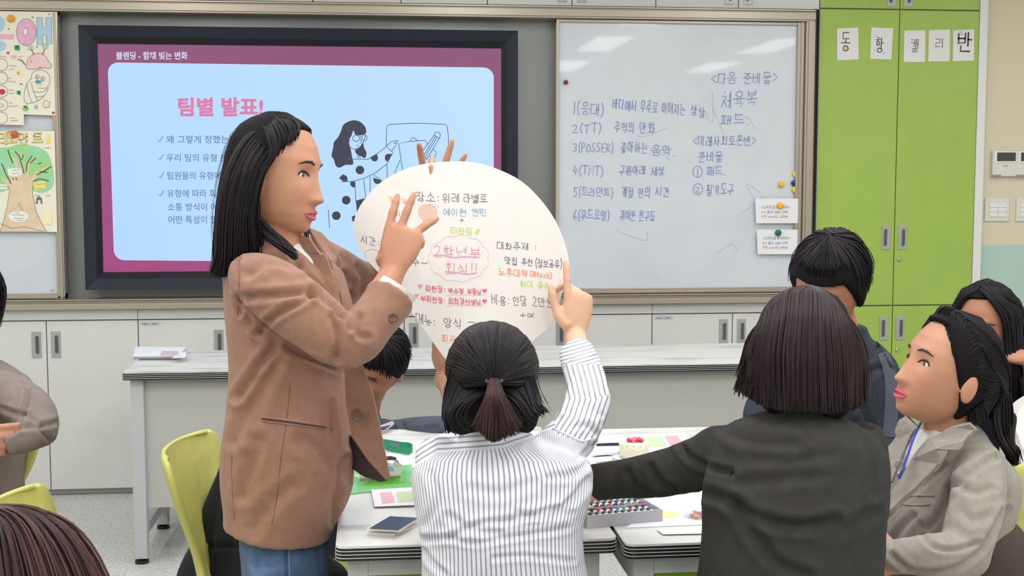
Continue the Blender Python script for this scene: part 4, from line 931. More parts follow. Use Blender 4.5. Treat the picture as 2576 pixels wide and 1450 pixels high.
def stool(x, y, label, dz=0):
    t = thing('stool', label, 'stool', (x, y, 0), 'round lab stools')
    obj('seat', MB().lathe([(.001, .42+dz), (.15, .42+dz), (.165, .428+dz), (.165, .445+dz), (.155, .455+dz), (.001, .457+dz)], (x, y, 0), 28), mat('stool_seat', (120, 122, 120), .5), t, smooth='auto')
    for k in range(4):
        a = math.pi/4+k*math.pi/2; obj('leg', MB().tube([(x+.10*math.cos(a), y+.10*math.sin(a), .42+dz), (x+.17*math.cos(a), y+.17*math.sin(a), 0)], .011, 8), CHL, t, smooth='auto')
    obj('foot_ring', MB().tube([(x+.148*math.cos(a), y+.148*math.sin(a), .13) for a in [2*math.pi*i/24 for i in range(25)]], .007, 6, cap=False), CHL, t, smooth='auto')
def skinbody(root, m, vox, mt, smooth=2):
    o = obj('body', remesh(m, vox, smooth), mt, root, smooth=True); o['_r'] = 1; return o
def tuck(root, exempt, inset=.008, reach=.075):
    """pull skin that would show through a garment back under the cloth (hands, head and neck exempt)"""
    body = [c for c in root.children if c.name.startswith('body')][0]; org = ORG[root.name]
    gs = [c for c in root.children if c.name.split('.')[0] in ('blazer', 'jeans', 'striped_shirt', 'trousers', 'cardigan', 'jacket', 'shirt', 'blouse', 'white_shirt')]
    trees = [BVHTree.FromPolygons([v.co for v in g.data.vertices], [tuple(p.vertices) for p in g.data.polygons]) for g in gs]
    ex = [(Vector(c)-org, r) for c, r in exempt]
    for _ in range(2):
        for v in body.data.vertices:
            if any((v.co-c).length < r for c, r in ex): continue
            best = None
            for t in trees:
                h = t.find_nearest(v.co, reach)
                if h[0] is not None:
                    sd = (v.co-h[0]).dot(h[1])
                    if sd <= -inset*.7: best = None; break
                    if best is None or h[3] < best[3]: best = h
            if best is not None: v.co = best[0]-best[1]*inset
def button(root, p, n, r=.011, c=(96, 66, 52), par=None):
    n = n.normalized(); a = n.orthogonal().normalized(); b = n.cross(a); m = MB(); k = 18
    prof = [(r, 0), (r, .002), (r*.85, .0032), (r*.6, .0022), (.0002, .0022)]; vs = []
    for (rr, h) in prof: vs += [p+a*rr*math.cos(2*math.pi*j/k)+b*rr*math.sin(2*math.pi*j/k)+n*h for j in range(k)]
    fs = [(i*k+j, i*k+(j+1) % k, (i+1)*k+(j+1) % k, (i+1)*k+j) for i in range(len(prof)-1) for j in range(k)]+[tuple(range(k))]
    m.add(vs, fs); return obj('button', m, mat('button_%d' % c[0], c, .35), root, smooth='auto')
def panel(name, pts, t, m, par, smooth='auto', sub=True):
    """thick cloth piece: outline in (px,py,d), softly rounded"""
    C_ = [P(*p) for p in pts]; bm = bmesh.new(); vs = [bm.verts.new(v) for v in C_]; tri = geometry.tessellate_polygon([[Vector((p[0], p[1], 0)) for p in pts]])
    for t_ in tri:
        try: bm.faces.new([vs[i] for i in t_])
        except ValueError: pass
    bmesh.ops.subdivide_edges(bm, edges=bm.edges[:], cuts=3, use_grid_fill=True)
    bmesh.ops.recalc_face_normals(bm, faces=bm.faces[:]); bmesh.ops.solidify(bm, geom=bm.faces[:], thickness=t)
    return obj(name, MB().bm(bm), m, par, smooth=smooth)
# ================================================================== person A: standing woman in brown blazer
BLZ = mat('brown_wool', (152, 113, 94), .85, var=(144, 106, 88), scale=60, bump=.35, bscale=900, sheen=.15); BLZL = mat('blazer_lining', (62, 46, 44), .7)
A = thing('person', 'standing woman in brown blazer and blue jeans, one hand raised before the round poster', 'person', P(715, 2200, 2.62)*1.0)
A.location.z = 0; ORG[A.name].z = 0
fA = (RT*.96-FW*.24-UP*.08); uA = UP+RT*.02; hA = P(694, 440, 2.60)
m = MB(); head(m, hA, fA, uA, 1.03)
nk = P(700, 585, 2.62); limb(m, hA-UP*.055-RT*.015, nk-UP*.02, .052, .056)
loft(m, [pring(712, 600, 2.62, 50, .05), pring(715, 640, 2.62, 105, .085), pring(722, 760, 2.60, 120, .09), pring(725, 950, 2.60, 112, .085), pring(715, 1150, 2.60, 120, .09), pring(712, 1330, 2.60, 100, .085)])
# right arm (near the camera)
sR, eR, wR = P(660, 700, 2.46), P(872, 868, 2.39), P(985, 690, 2.50)
limb(m, sR, eR, 0.0345, 0.0270); limb(m, eR, wR, 0.0288, 0.0235, 0.0281)
kR = P(1018, 585, 2.52)
hand3(m, wR, kR-wR, FW, -RT, [(3, 6, 5, 3), (-3, 4, 5, 3), (-32, 20, 10, 6), (-30, 95, 80, 40)], 1.04, (.2, .9, .5, .5))
# left arm (beyond the poster)
sL, eL, wL = P(800, 665, 2.76), P(938, 745, 2.93), P(1096, 522, 2.83)
limb(m, sL, eL, 0.0345, 0.0270); limb(m, eL, wL, 0.0288, 0.0235, 0.0281)
hand3(m, wL, UP*.97+RT*.06-FW*.15, -FW, RT*-1.0, [(10, 20, 20, 10), (4, 62, 70, 30), (-14, 3, 3, 2), (-30, 4, 4, 3)], .98, (.8, .2, .1, .3))
# legs
for (x, d) in ((690, 2.58), (752, 2.70)):
    limb(m, P(x, 1330, d), P(x-5, 1760, d), .085, .055, .078); limb(m, P(x-5, 1760, d), P(x-10, 2130, d), .055, .036, .055)
skinbody(A, m, .0036, SK1, 2)
face_parts(A, hA, fA, uA, 1.03)
# jeans
m = MB()
loft(m, [pring(712, 1290, 2.62, 105, .115), pring(714, 1345, 2.62, 110, .125, 4), pring(716, 1400, 2.62, 108, .125), pring(718, 1470, 2.62, 104, .125)], rnd=(False, False))
for (x, d, w_) in ((692, 2.56, 74), (752, 2.69, 68)):
    r_ = [(P(x, 1400, d), RT*w_*d/FPX, FW*.085), (P(x-2, 1600, d), RT*.07, FW*.08), (P(x-6, 1780, d), RT*.058, FW*.06), (P(x-8, 1950, d), RT*.055, FW*.058), (P(x-10, 2120, d), RT*.05, FW*.055)]
    loft(m, [(a, Vector((b.x, b.y, 0)), Vector((c.x, c.y, 0))) for a, b, c in r_], rnd=(False, False))
DEN = mat('blue_denim', (92, 120, 156), .85, var=(66, 90, 126), scale=14, detail=10, bump=.5, bscale=900)
jm = remesh(m, .007, 5, [([(625, 1372), (660, 1352), (690, 1340)], 5, .006), ([(610, 1370), (640, 1400), (650, 1440)], 6, .005), ([(800, 1370), (810, 1450)], 6, .003)], .0025, 14)
jn = obj('jeans', jm, DEN, A, smooth=True)
surfJ = lambda px, py, off=.0: None
def castpx(tree, px, py, off=.0015):
    h = tree.ray_cast(CAM, ray(px, py).normalized())
    return (h[0]-ray(px, py).normalized()*off, h[1]) if h[0] is not None else (None, None)
def tree_of(mbx): return BVHTree.FromPolygons(mbx.v, mbx.f)
def seam(name, tr, pts, r, m_, par, off=.0005):
    q = [castpx(tr, p.x, p.y, off)[0] for p in spl([Vector((a, b)) .to_3d() for a, b in pts], 5)]; q = [v for v in q if v is not None]
    if len(q) > 1: return obj(name, MB().tube(q, r, 5), m_, par, smooth=True)
tj = tree_of(jm); STI = mat('seam_thread', (60, 78, 108), .8)
seam('side_seam', tj, [(716, 1352), (718, 1400), (719, 1449)], .0028, STI, jn); seam('side_seam', tj, [(725, 1352), (727, 1400), (728, 1449)], .0012, mat('seam_light', (130, 150, 178), .8), jn)
shoes(A, [P(680, 2130, 2.58), P(742, 2130, 2.70)], Vector((1, 0, 0)), (225, 222, 216))
# white shirt
SHW = mat('white_tee', (226, 222, 220), .8, bump=.2, bscale=700)
m = MB(); loft(m, [pring(755, 618, 2.63, 42, .055, 12), pring(765, 660, 2.62, 70, .08, 8), pring(765, 760, 2.60, 85, .09), pring(760, 900, 2.60, 92, .09), pring(755, 1100, 2.6, 95, .09)])
obj('white_shirt', remesh(m, .007, 4, (), .002, 14), SHW, A, smooth=True)
m = MB(); pchain(m, [(965, 790, 2.46, 50), (986, 748, 2.47, 52), (1003, 724, 2.475, 52)], rnd=(True, False))
obj('shirt_cuff', m, SHW, A, smooth='auto')
# blazer
m = MB()
loft(m, [pring(706, 606, 2.63, 48, .06, 10), pring(716, 634, 2.63, 112, .10, 14), pring(716, 680, 2.62, 150, .125, 8), pring(722, 770, 2.61, 156, .13, 3), pring(726, 860, 2.61, 152, .13), pring(724, 950, 2.61, 146, .128), pring(726, 1050, 2.61, 156, .132), pring(724, 1150, 2.61, 165, .137), pring(722, 1230, 2.61, 161, .14, 3), pring(706, 1300, 2.61, 139, .14, 8), pring(698, 1333, 2.61, 131, .14, 10)], 5, 32, .9, (True, False))
pchain(m, [(628, 690, 2.52, 58), (680, 722, 2.46, 78), (740, 768, 2.42, 82), (800, 818, 2.39, 75), (850, 862, 2.38, 66), (872, 882, 2.385, 52)], 1.0)
pchain(m, [(872, 885, 2.385, 50), (900, 858, 2.40, 62), (936, 810, 2.42, 62), (965, 775, 2.44, 62), (985, 744, 2.455, 66)], .95, rnd=(True, False))
pchain(m, [(790, 640, 2.74, 48), (835, 672, 2.82, 56), (890, 704, 2.90, 54), (930, 728, 2.93, 50)], 1.0)
pchain(m, [(930, 735, 2.93, 48), (968, 690, 2.91, 48), (1010, 640, 2.89, 42), (1040, 600, 2.87, 40)], 1.0, rnd=(True, False))
CR = [([(608, 750), (700, 742), (780, 736)], 8, .010), ([(780, 736), (830, 770), (862, 800)], 6, .008), ([(648, 838), (700, 790), (790, 745)], 7, .007), ([(625, 690), (680, 655), (745, 668)], 10, .007),
      ([(622, 800), (640, 832), (690, 852), (760, 895), (860, 932), (900, 940)], 6, .016), ([(838, 800), (850, 850), (845, 900)], 7, .006), ([(905, 800), (900, 840), (925, 850)], 7, .004),
      ([(597, 640), (600, 700), (605, 790)], 6, .006), ([(600, 1000), (640, 940), (690, 870)], 9, .010), ([(655, 960), (620, 1040), (590, 1110)], 12, .006), ([(700, 900), (660, 1000), (630, 1100)], 12, .005),
      ([(610, 1250), (630, 1180), (650, 1110)], 12, .006), ([(740, 1220), (690, 1260), (640, 1330)], 14, .004), ([(836, 1010), (838, 1100)], 5, .003), ([(838, 1320), (850, 1230), (872, 1150)], 6, .007), ([(760, 1110), (800, 1130), (870, 1190)], 16, .005),
      ([(868, 690), (890, 720), (880, 740)], 6, .008, (2.75, 3.2)), ([(900, 670), (915, 700), (905, 730)], 6, .008, (2.75, 3.2)), ([(860, 640), (870, 660), (860, 690)], 5, .006, (2.75, 3.2)), ([(700, 600), (740, 650), (800, 720), (860, 800), (880, 830)], 5, .006, (2.3, 2.7))]
CR = [(c[0], c[1], c[2]*1.4)+tuple(c[3:]) for c in CR]
bz = remesh(m, .0048, 6, CR, .0035, 9); bl_ = obj('blazer', bz, BLZ, A, smooth=True)
tb = tree_of(bz)
seam('pocket_welt', tb, [(658, 1050), (700, 1055), (760, 1063), (834, 1076)], .0032, BLZ, bl_); seam('pocket_welt', tb, [(659, 1059), (700, 1064), (760, 1072), (834, 1080)], .0028, BLZ, bl_)
seam('pocket_slot', tb, [(660, 1054), (700, 1059), (760, 1067), (832, 1078)], .0022, BLZL, bl_, .002)
SEAMB = mat('brown_seam', (112, 80, 64), .9)
for pts in ([(730, 960), (722, 1050), (706, 1160), (697, 1250), (684, 1320)], [(583, 1130), (584, 1220), (590, 1310)], [(603, 680), (600, 760), (598, 800)]): seam('seam', tb, pts, .0009, SEAMB, bl_, -.0002)
seam('front_edge', tb, [(872, 955), (880, 1000), (888, 1080), (889, 1150), (884, 1220)], .0035, BLZ, bl_, .0)
# lapels and open front flap
panel('lapel', [(752, 590, 2.60), (782, 600, 2.58), (806, 634, 2.56), (822, 640, 2.555), (838, 690, 2.54), (858, 760, 2.52), (862, 806, 2.50), (846, 800, 2.50), (818, 740, 2.53), (790, 686, 2.56), (766, 636, 2.585)], .007, BLZ, bl_)
panel('lapel', [(776, 585, 2.66), (808, 612, 2.66), (842, 652, 2.65), (836, 668, 2.63), (858, 690, 2.62), (880, 760, 2.58), (880, 800, 2.56), (862, 800, 2.54), (850, 740, 2.56), (826, 660, 2.60), (800, 622, 2.64)], .006, BLZ, bl_)
panel('collar', [(775, 578, 2.68), (805, 590, 2.70), (850, 640, 2.72), (838, 652, 2.70), (815, 645, 2.68), (790, 615, 2.66)], .006, BLZ, bl_)
fl = panel('front_flap', [(868, 900, 2.50), (905, 900, 2.50), (938, 985, 2.51), (955, 1060, 2.52), (966, 1120, 2.53), (978, 1180, 2.54), (982, 1200, 2.54), (972, 1207, 2.54), (930, 1160, 2.54), (888, 1098, 2.55), (872, 1010, 2.54)], .005, BLZ, A)
panel('flap_lining', [(870, 1090, 2.60), (890, 1100, 2.575), (932, 1164, 2.565), (974, 1210, 2.56), (960, 1213, 2.565), (920, 1200, 2.58), (880, 1172, 2.60)], .004, BLZL, A)
button(fl, P(899, 1044, 2.502), -FW-RT*.15, .0125, par=fl); pb, nb = castpx(tb, 990, 800, .006)
if pb is not None: button(bl_, pb, -FW+UP*.1, .0095)
# hair
m = MB()
scalp(m, hA, fA, uA, 1.03, .009, .085, -.075)
loft(m, [pring(668, 330, 2.62, 55, .05), pring(636, 400, 2.62, 66, .085), pring(610, 490, 2.62, 60, .085), pring(600, 570, 2.62, 55, .08), pring(598, 640, 2.60, 48, .06), pring(575, 682, 2.58, 26, .03)], 5, 24)
hb = obj('hair', remesh(m, .006, 5), HBASE, A, smooth=True)
m = MB()
for dd, w8 in ((-.085, .85), (-.055, .95), (-.02, 1.0)):
    G = []
    for (rt, a, b, c, e, t_) in (((745, 312), (620, 335), (566, 430), (546, 540), (545, 640), (532, 690)), ((748, 314), (640, 335), (585, 430), (562, 540), (560, 640), (560, 692)), ((752, 316), (665, 340), (612, 430), (588, 540), (585, 640), (590, 690)),
                                 ((755, 318), (690, 345), (640, 430), (612, 540), (615, 630), (622, 674)), ((757, 322), (710, 352), (664, 420), (640, 520), (650, 600), (655, 650))):
        d0 = 2.60; G.append([P(rt[0]-18, rt[1], d0+dd*.35), P(a[0]+8, a[1]+4, d0+dd*.8), P(b[0]+6, b[1], d0+dd*1.15), P(c[0]+6, c[1], d0+dd*1.15), P(e[0]+4, e[1], d0+dd), P(t_[0], t_[1], d0+dd*.9)])
    strands(m, G, 330, .0026, .0035)
# far-side outline locks & fly-aways
strands(m, [[P(735, 306, 2.62), P(640, 308, 2.64), P(580, 390, 2.66), P(550, 520, 2.68), P(546, 620, 2.66), P(540, 688, 2.63)], [P(748, 305, 2.60), P(690, 293, 2.60), P(610, 330, 2.60), P(565, 430, 2.6), P(548, 560, 2.6), P(538, 680, 2.6)]], 150, .0024, .004)
strands(m, [[P(735, 308, 2.60), P(600, 320, 2.6), P(552, 430, 2.6), P(538, 570, 2.6), P(548, 640, 2.6), P(520, 684, 2.6)], [P(735, 308, 2.56), P(600, 330, 2.55), P(556, 440, 2.55), P(536, 590, 2.55), P(552, 650, 2.55), P(516, 690, 2.55)]], 14, .0007, .006)
# crown between parting and front hairline, lock over the ear and two front locks
strands(m, [[P(700, 292, 2.60), P(735, 302, 2.565), P(752, 322, 2.55), P(748, 345, 2.53)], [P(680, 293, 2.58), P(700, 310, 2.53), P(712, 345, 2.525), P(695, 385, 2.52)], [P(650, 300, 2.57), P(672, 340, 2.51), P(680, 390, 2.50), P(650, 440, 2.50)]], 160, .0024, .003)
strands(m, [[P(650, 545, 2.53), P(690, 585, 2.52), P(720, 612, 2.50), P(744, 642, 2.49)], [P(640, 575, 2.53), P(676, 606, 2.51), P(710, 628, 2.495), P(740, 650, 2.485)]], 110, .0025, .003)
strands(m, [[P(770, 540, 2.68), P(774, 575, 2.66), P(770, 605, 2.64), P(764, 640, 2.615)], [P(742, 560, 2.66), P(746, 590, 2.64), P(750, 612, 2.62), P(757, 636, 2.61)]], 110, .0026, .003)
lk = obj('locks', m, HBLK, hb, smooth=True); lk['kind'] = 'stuff'
tuck(A, [(hA, .135), (hA-UP*.11, .06), (P(1000, 640, 2.5), .125), (P(1100, 470, 2.82), .13)])
# ================================================================== round poster
def pd(px, py): # depth of the sheet: gently bowed, right edge curling toward the holder
    u = (px-1165)/270; v = (py-650)/270
    return 2.735+.03*u*u-.028*v+.018*u*v-.05*max(0, u-.72)**1.5
OUTL = [(1120, 407), (1190, 408), (1250, 425), (1310, 455), (1358, 500), (1397, 555), (1422, 615), (1432, 665), (1428, 700), (1412, 745), (1400, 790), (1375, 828), (1330, 864), (1270, 900), (1215, 925), (1165, 930), (1135, 917), (1112, 893), (1080, 848), (1042, 795), (1006, 748), (968, 703), (930, 662), (902, 622), (890, 578), (896, 538), (922, 495), (960, 458), (1005, 432), (1060, 414)]
oc = [(p.x, p.y) for p in spl([Vector((a, b, 0)) for a, b in OUTL], 4, True)]
def inside(x, y):
    c = False; n = len(oc)
    for i in range(n):
        (x1, y1), (x2, y2) = oc[i], oc[i-1]
        if (y1 > y) != (y2 > y) and x < (x2-x1)*(y-y1)/(y2-y1)+x1: c = not c
    return c
cx_, cy_ = 1165, 665; vs = []; RG = 14; n = len(oc)
for k in range(1, RG+1): vs += [(cx_+(x-cx_)*k/RG, cy_+(y-cy_)*k/RG) for x, y in oc]
vs = [(cx_, cy_)]+vs; fs = [(0, 1+j, 1+(j+1) % n) for j in range(n)]
for k in range(RG-1): fs += [(1+k*n+j, 1+(k+1)*n+j, 1+(k+1)*n+(j+1) % n, 1+k*n+(j+1) % n) for j in range(n)]
bm = bmesh.new(); bv = [bm.verts.new(P(x, y, pd(x, y))) for x, y in vs]
for f_ in fs: bm.faces.new([bv[i] for i in f_])
bmesh.ops.recalc_face_normals(bm, faces=bm.faces[:]); bm.normal_update()
cf = bm.faces[0];
if cf.normal.dot(FW) > 0: bmesh.ops.reverse_faces(bm, faces=bm.faces[:])
bmesh.ops.solidify(bm, geom=bm.faces[:], thickness=.0009)
PO = T(obj('poster', MB().bm(bm), mat('poster_card', (225, 222, 218), .75), smooth='auto'), 'large round white poster with coloured handwriting held up above the table', 'poster')
pbt = BVHTree.FromPolygons([v.co+PO.location for v in PO.data.vertices], [tuple(p.vertices) for p in PO.data.polygons])
def ps(px, py, off=.0006):
    r_ = ray(px, py).normalized(); h = pbt.ray_cast(CAM, r_); return (h[0] if h[0] is not None else P(px, py, pd(px, py)))-r_*off
C_GR = mat('pen_grey', (112, 112, 116), .7); C_DK = mat('pen_violet_grey', (104, 98, 116), .7); C_BL = mat('pen_blue', (122, 172, 204), .7); C_GN = mat('pen_lime', (186, 212, 92), .7); C_RD = mat('pen_coral', (238, 140, 122), .7)
C_PK = mat('pen_pink', (232, 108, 150), .7); C_PP = mat('pen_rose', (226, 96, 128), .7); C_OR = mat('pen_orange', (232, 172, 120), .7); C_LP = mat('pen_pale_pink', (232, 196, 208), .7); C_MG = mat('pen_mauve', (214, 150, 190), .7)
def W(name, m_, items, wd=2.0):
    for (t, x0, y0, x1, y1, h) in items: decal(name, lambda mb: hand(mb, t, x0, y0, x1, y1, h, wd*.85, ps, .03, 0), m_, PO)
W('dark_writing', C_DK, [('장소:', 1046, 480, 1108, 486, 24), ('위레', 1113, 487, 1158, 488, 22), ('라벨로', 1166, 488, 1228, 490, 22), ('맛집', 1270, 646, 1304, 650, 18), ('추천', 1312, 650, 1342, 652, 17), ('(정보공유)', 1346, 652, 1416, 655, 20)], 1.9)
W('grey_writing', C_GR, [('시간: 2', 908, 590, 982, 610, 20), ('수', 1036, 646, 1058, 646, 22), ('~', 1060, 655, 1078, 655, 12), ('대화주제 :', 1250, 609, 1352, 613, 18), ('비용:', 1236, 742, 1284, 746, 24), ('인당', 1290, 744, 1328, 746, 24), ('2만원', 1338, 748, 1396, 752, 22), ('+@', 1308, 786, 1346, 786, 14), ('메뉴:', 1046, 788, 1098, 800, 24), ('양식', 1115, 800, 1166, 804, 24), ('ㅛ', 1176, 806, 1200, 806, 10), ('+', 1156, 548, 1170, 548, 12)], 1.9)
W('blue_writing', C_BL, [('에이원', 1114, 524, 1176, 526, 18), ('캔틴', 1186, 524, 1228, 526, 18)])
W('lime_writing', C_GN, [('티타임', 1134, 572, 1192, 574, 17), ('취미', 1308, 706, 1344, 708, 17), ('공유', 1353, 708, 1384, 712, 16), ('~', 1388, 718, 1408, 718, 10)])
W('coral_writing', C_RD, [('노후대책', 1254, 673, 1330, 680, 19), ('(재tech)', 1332, 682, 1390, 688, 14), ('피자', 1112, 843, 1150, 846, 18)])
W('pink_title', C_PK, [('2학년부', 1090, 618, 1214, 620, 28), ('회식!!', 1120, 662, 1204, 664, 26)], 1.7)
W('rose_writing', C_PP, [('위원장:', 1070, 718, 1122, 722, 15), ('박수정', 1128, 724, 1168, 726, 14), ('부장님', 1176, 726, 1212, 728, 14), ('부위원장:', 1058, 742, 1122, 750, 15), ('최희경선생님', 1128, 750, 1212, 754, 15)], 2.2)
W('orange_writing', C_OR, [('가볍게', 976, 494, 1024, 500, 15), ('간식', 977, 528, 1010, 532, 13), ('Pancake', 1064, 554, 1100, 556, 7)], 1.7)
def f(mb):
    for l in ([(1090, 643), (1112, 642), (1140, 648), (1170, 646), (1206, 648)], [(1122, 689), (1150, 686), (1172, 690), (1200, 687)]): ribbon(mb, spl([Vector(p).to_3d() for p in l], 5) and [tuple(p[:2]) for p in spl([Vector(p).to_3d() for p in l], 5)], 2.2, ps)
decal('title_underline', f, C_MG, PO)
def f(mb):
    cl_ = []
    for k in range(11):
        a0 = 2*math.pi*k/11; a1 = 2*math.pi*(k+1)/11
        for t in range(7):
            a = a0+(a1-a0)*t/7; rr = 1+.085*math.sin(math.pi*t/7); cl_.append((1154+72*rr*math.cos(a), 650+55*rr*math.sin(a)))
    cl_.append(cl_[0]); ribbon(mb, cl_, 1.3, ps)
decal('cloud_outline', f, C_LP, PO)
def heart(cx, cy, s): return [(cx+s*.9*math.sin(t)**3, cy-s*(.8*math.cos(t)-.32*math.cos(2*t)-.12*math.cos(3*t))) for t in [2*math.pi*i/20 for i in range(20)]]
for k, (x, y) in enumerate([(1057, 720), (1048, 744), (1219, 732), (1219, 758)]): decal('heart', lambda mb: fill(mb, heart(x, y, 6.5), ps), C_MG if k < 2 else C_PP, PO)
decal('leaf', lambda mb: fill(mb, [(1195, 588), (1197, 580), (1202, 576), (1207, 577), (1204, 584), (1199, 589)], ps), C_GN, PO)
def f(mb):
    ribbon(mb, circ(1076, 534, 23, 20, 20), 1.6, ps)
    for k in range(-3, 4): ribbon(mb, [(1076+k*6-6, 534-math.sqrt(max(0, 1-(k*6/23)**2))*18), (1076+k*6+6, 534+math.sqrt(max(0, 1-(k*6/23)**2))*18)], 1.3, ps); ribbon(mb, [(1076-math.sqrt(max(0, 1-(k*5.5/20)**2))*21, 534+k*5.5+3), (1076+math.sqrt(max(0, 1-(k*5.5/20)**2))*21, 534+k*5.5-3)], 1.3, ps)
decal('waffle_drawing', f, mat('pen_salmon', (236, 168, 138), .7), PO)
def f(mb):
    ribbon(mb, [tuple(p[:2]) for p in spl([Vector((930, 668, 0)), Vector((920, 650, 0)), Vector((920, 634, 0)), Vector((935, 627, 0)), Vector((950, 632, 0)), Vector((962, 642, 0))], 5)], 1.2, ps); ribbon(mb, [(951, 640), (944, 652), (952, 664)], 1.4, ps)
    for x in (1064, 1082, 1096, 1102): ribbon(mb, [(x, 506+(x-1064)*.2), (x-2, 511+(x-1064)*.2), (x+1, 515+(x-1064)*.2)], 1, ps)
decal('clock_drawing', f, mat('pen_pale_grey', (176, 178, 178), .7), PO)
def f(mb):
    for y, x0, x1 in ((742, 1122, 1224), (768, 1122, 1226)): ribbon(mb, [(x, y+2*math.sin((x-x0)/5)) for x in range(x0, x1, 4)], 1.2, ps)
decal('wavy_underline', f, C_LP, PO)
# ================================================================== person C: striped shirt, seated, back to the camera
STR = mat('striped_cotton', (228, 228, 236), .8, bump=.15, bscale=800)
nt = STR.node_tree; at_ = nt.nodes.new('ShaderNodeAttribute'); at_.attribute_name = 'stripe'; fr = nt.nodes.new('ShaderNodeMath'); fr.operation = 'FRACT'; nt.links.new(at_.outputs['Fac'], fr.inputs[0])
rp = nt.nodes.new('ShaderNodeValToRGB'); e = rp.color_ramp.elements; e[0].position = .0; e[0].color = rgb((228, 228, 236)); e[1].position = 1; e[1].color = rgb((228, 228, 236))
for p_, c_ in ((.28, (228, 228, 236)), (.36, (148, 150, 162)), (.60, (148, 150, 162)), (.68, (228, 228, 236))): q_ = e.new(p_); q_.color = rgb(c_)
nt.links.new(fr.outputs[0], rp.inputs[0]); nt.links.new(rp.outputs[0], nt.nodes['Principled BSDF'].inputs['Base Color'])
C = thing('person', 'seated woman in blue-grey striped shirt with ponytail, back turned, holding up the poster', 'person', P(1265, 2500, 2.2)); C.location.z = 0; ORG[C.name].z = 0
fC, uC = FW*.98-UP*.02+RT*.05, UP+FW*.02; hC = P(1236, 972, 2.27)
m = MB(); head(m, hC, fC, uC, .93); limb(m, hC-UP*.06-FW*.01, P(1240, 1095, 2.27), .052, .056)
loft(m, [pring(1245, 1095, 2.28, 60, .05), pring(1250, 1145, 2.27, 150, .07), pring(1258, 1250, 2.25, 165, .08), pring(1270, 1400, 2.25, 150, .08), pring(1275, 1600, 2.25, 160, .085), pring(1275, 1750, 2.22, 165, .09)])
sR, eR, wR = P(1430, 1110, 2.30), P(1480, 985, 2.48), P(1447, 846, 2.69)
limb(m, sR, eR, 0.0330, 0.0270); limb(m, eR, wR, 0.0288, 0.0225, 0.0263)
hand3(m, wR, UP*.97+RT*.10+FW*.10, -RT*.62+FW*.78, -FW*.78-RT*.60, [(8, 4, 3, 2), (2, 60, 45, 20), (-2, 66, 50, 20), (-6, 70, 50, 20)], 1.0, (.45, .35, -.15, .9))
sL, eL, wL = P(1100, 1150, 2.30), P(1176, 1105, 2.50), P(1122, 945, 2.80)
limb(m, sL, eL, 0.0330, 0.0270); limb(m, eL, wL, 0.0288, 0.0225, 0.0263)
hand3(m, wL, UP*.9+RT*.30, RT*.3-FW*.95, -RT*.95+UP*.3, [(3, 14, 10, 5)]*1+[(1, 14, 10, 5), (-2, 14, 12, 6), (-5, 16, 12, 6)], .95, (.5, .5, .2, .6))
hip = P(1272, 1700, 2.17); fwC = Vector((FW.x, FW.y, 0)).normalized(); hip.z = .61
an = seatlegs(m, hip, fwC, .085, .15, 1, .46); skinbody(C, m, .0042, SK2, 2); shoes(C, an, fwC, (60, 60, 66)); face_parts(C, hC, fC, uC, .93)
m = MB(); loft(m, [(hip+Vector((0, 0, .06)), RT*.15, fwC*.11), (hip-Vector((0, 0, .02)), RT*.165, fwC*.125), (hip-Vector((0, 0, .065)), RT*.15, fwC*.11)]); seatlegs(m, hip, fwC, .085, .15, 1.18, .46)
obj('trousers', remesh(m, .01, 4), mat('navy_trousers', (48, 52, 68), .85), C, smooth=True)
stool(hip.x, hip.y-.05, 'grey stool under the woman in the striped shirt', .06)
rowsC = [(1108, 1245, 95, .055), (1130, 1250, 165, .075), (1160, 1258, 214, .09), (1200, 1262, 230, .098), (1260, 1264, 224, .102), (1330, 1262, 208, .102), (1400, 1265, 205, .10), (1450, 1268, 209, .10), (1560, 1272, 215, .11), (1700, 1274, 225, .13)]
m = MB(); loft(m, [pring(x, y, 2.25, w_, b_, -2 if y > 1120 else -6) for (y, x, w_, b_) in rowsC], 4, 36, .92, (True, False))
pchain(m, [(1395, 1135, 2.27, 62), (1440, 1095, 2.31, 62), (1468, 1045, 2.38, 58), (1478, 1000, 2.46, 56)], 1.0); pchain(m, [(1482, 1010, 2.45, 54), (1474, 965, 2.50, 52), (1462, 925, 2.55, 50), (1448, 885, 2.59, 46)], 1.0, rnd=(True, False))
pchain(m, [(1100, 1155, 2.27, 58), (1120, 1145, 2.38, 52), (1172, 1110, 2.49, 46)], 1.0); pchain(m, [(1176, 1108, 2.49, 44), (1158, 1040, 2.63, 34), (1136, 984, 2.73, 26)], 1.0, rnd=(True, False))
CRC = [([(1060, 1356), (1130, 1352), (1200, 1320), (1290, 1308), (1400, 1278)], 6, .007), ([(1120, 1352), (1200, 1366), (1300, 1350), (1430, 1330)], 5, .006), ([(1065, 1385), (1090, 1420), (1120, 1445)], 6, .007), ([(1240, 1405), (1330, 1400), (1440, 1412)], 5, .004),
       ([(1400, 1290), (1450, 1250), (1478, 1210)], 8, .006), ([(1380, 1200), (1440, 1195), (1480, 1160)], 7, .005), ([(1410, 1150), (1450, 1160), (1490, 1120)], 6, .005), ([(1330, 1130), (1380, 1180), (1400, 1250)], 8, .004), ([(1425, 1035), (1450, 1015), (1485, 1020), (1510, 1045)], 5, .010),
       ([(1430, 1012), (1462, 995), (1500, 1005)], 5, .008), ([(1440, 1075), (1480, 1070), (1505, 1095)], 6, .006), ([(1455, 960), (1470, 920), (1500, 900)], 5, .006), ([(1080, 1190), (1100, 1260), (1070, 1320)], 8, .004), ([(1180, 1230), (1260, 1240), (1340, 1215)], 10, .003), ([(1130, 1300), (1180, 1330), (1260, 1345)], 8, .004), ([(1300, 1290), (1360, 1300), (1440, 1290)], 6, .004)]
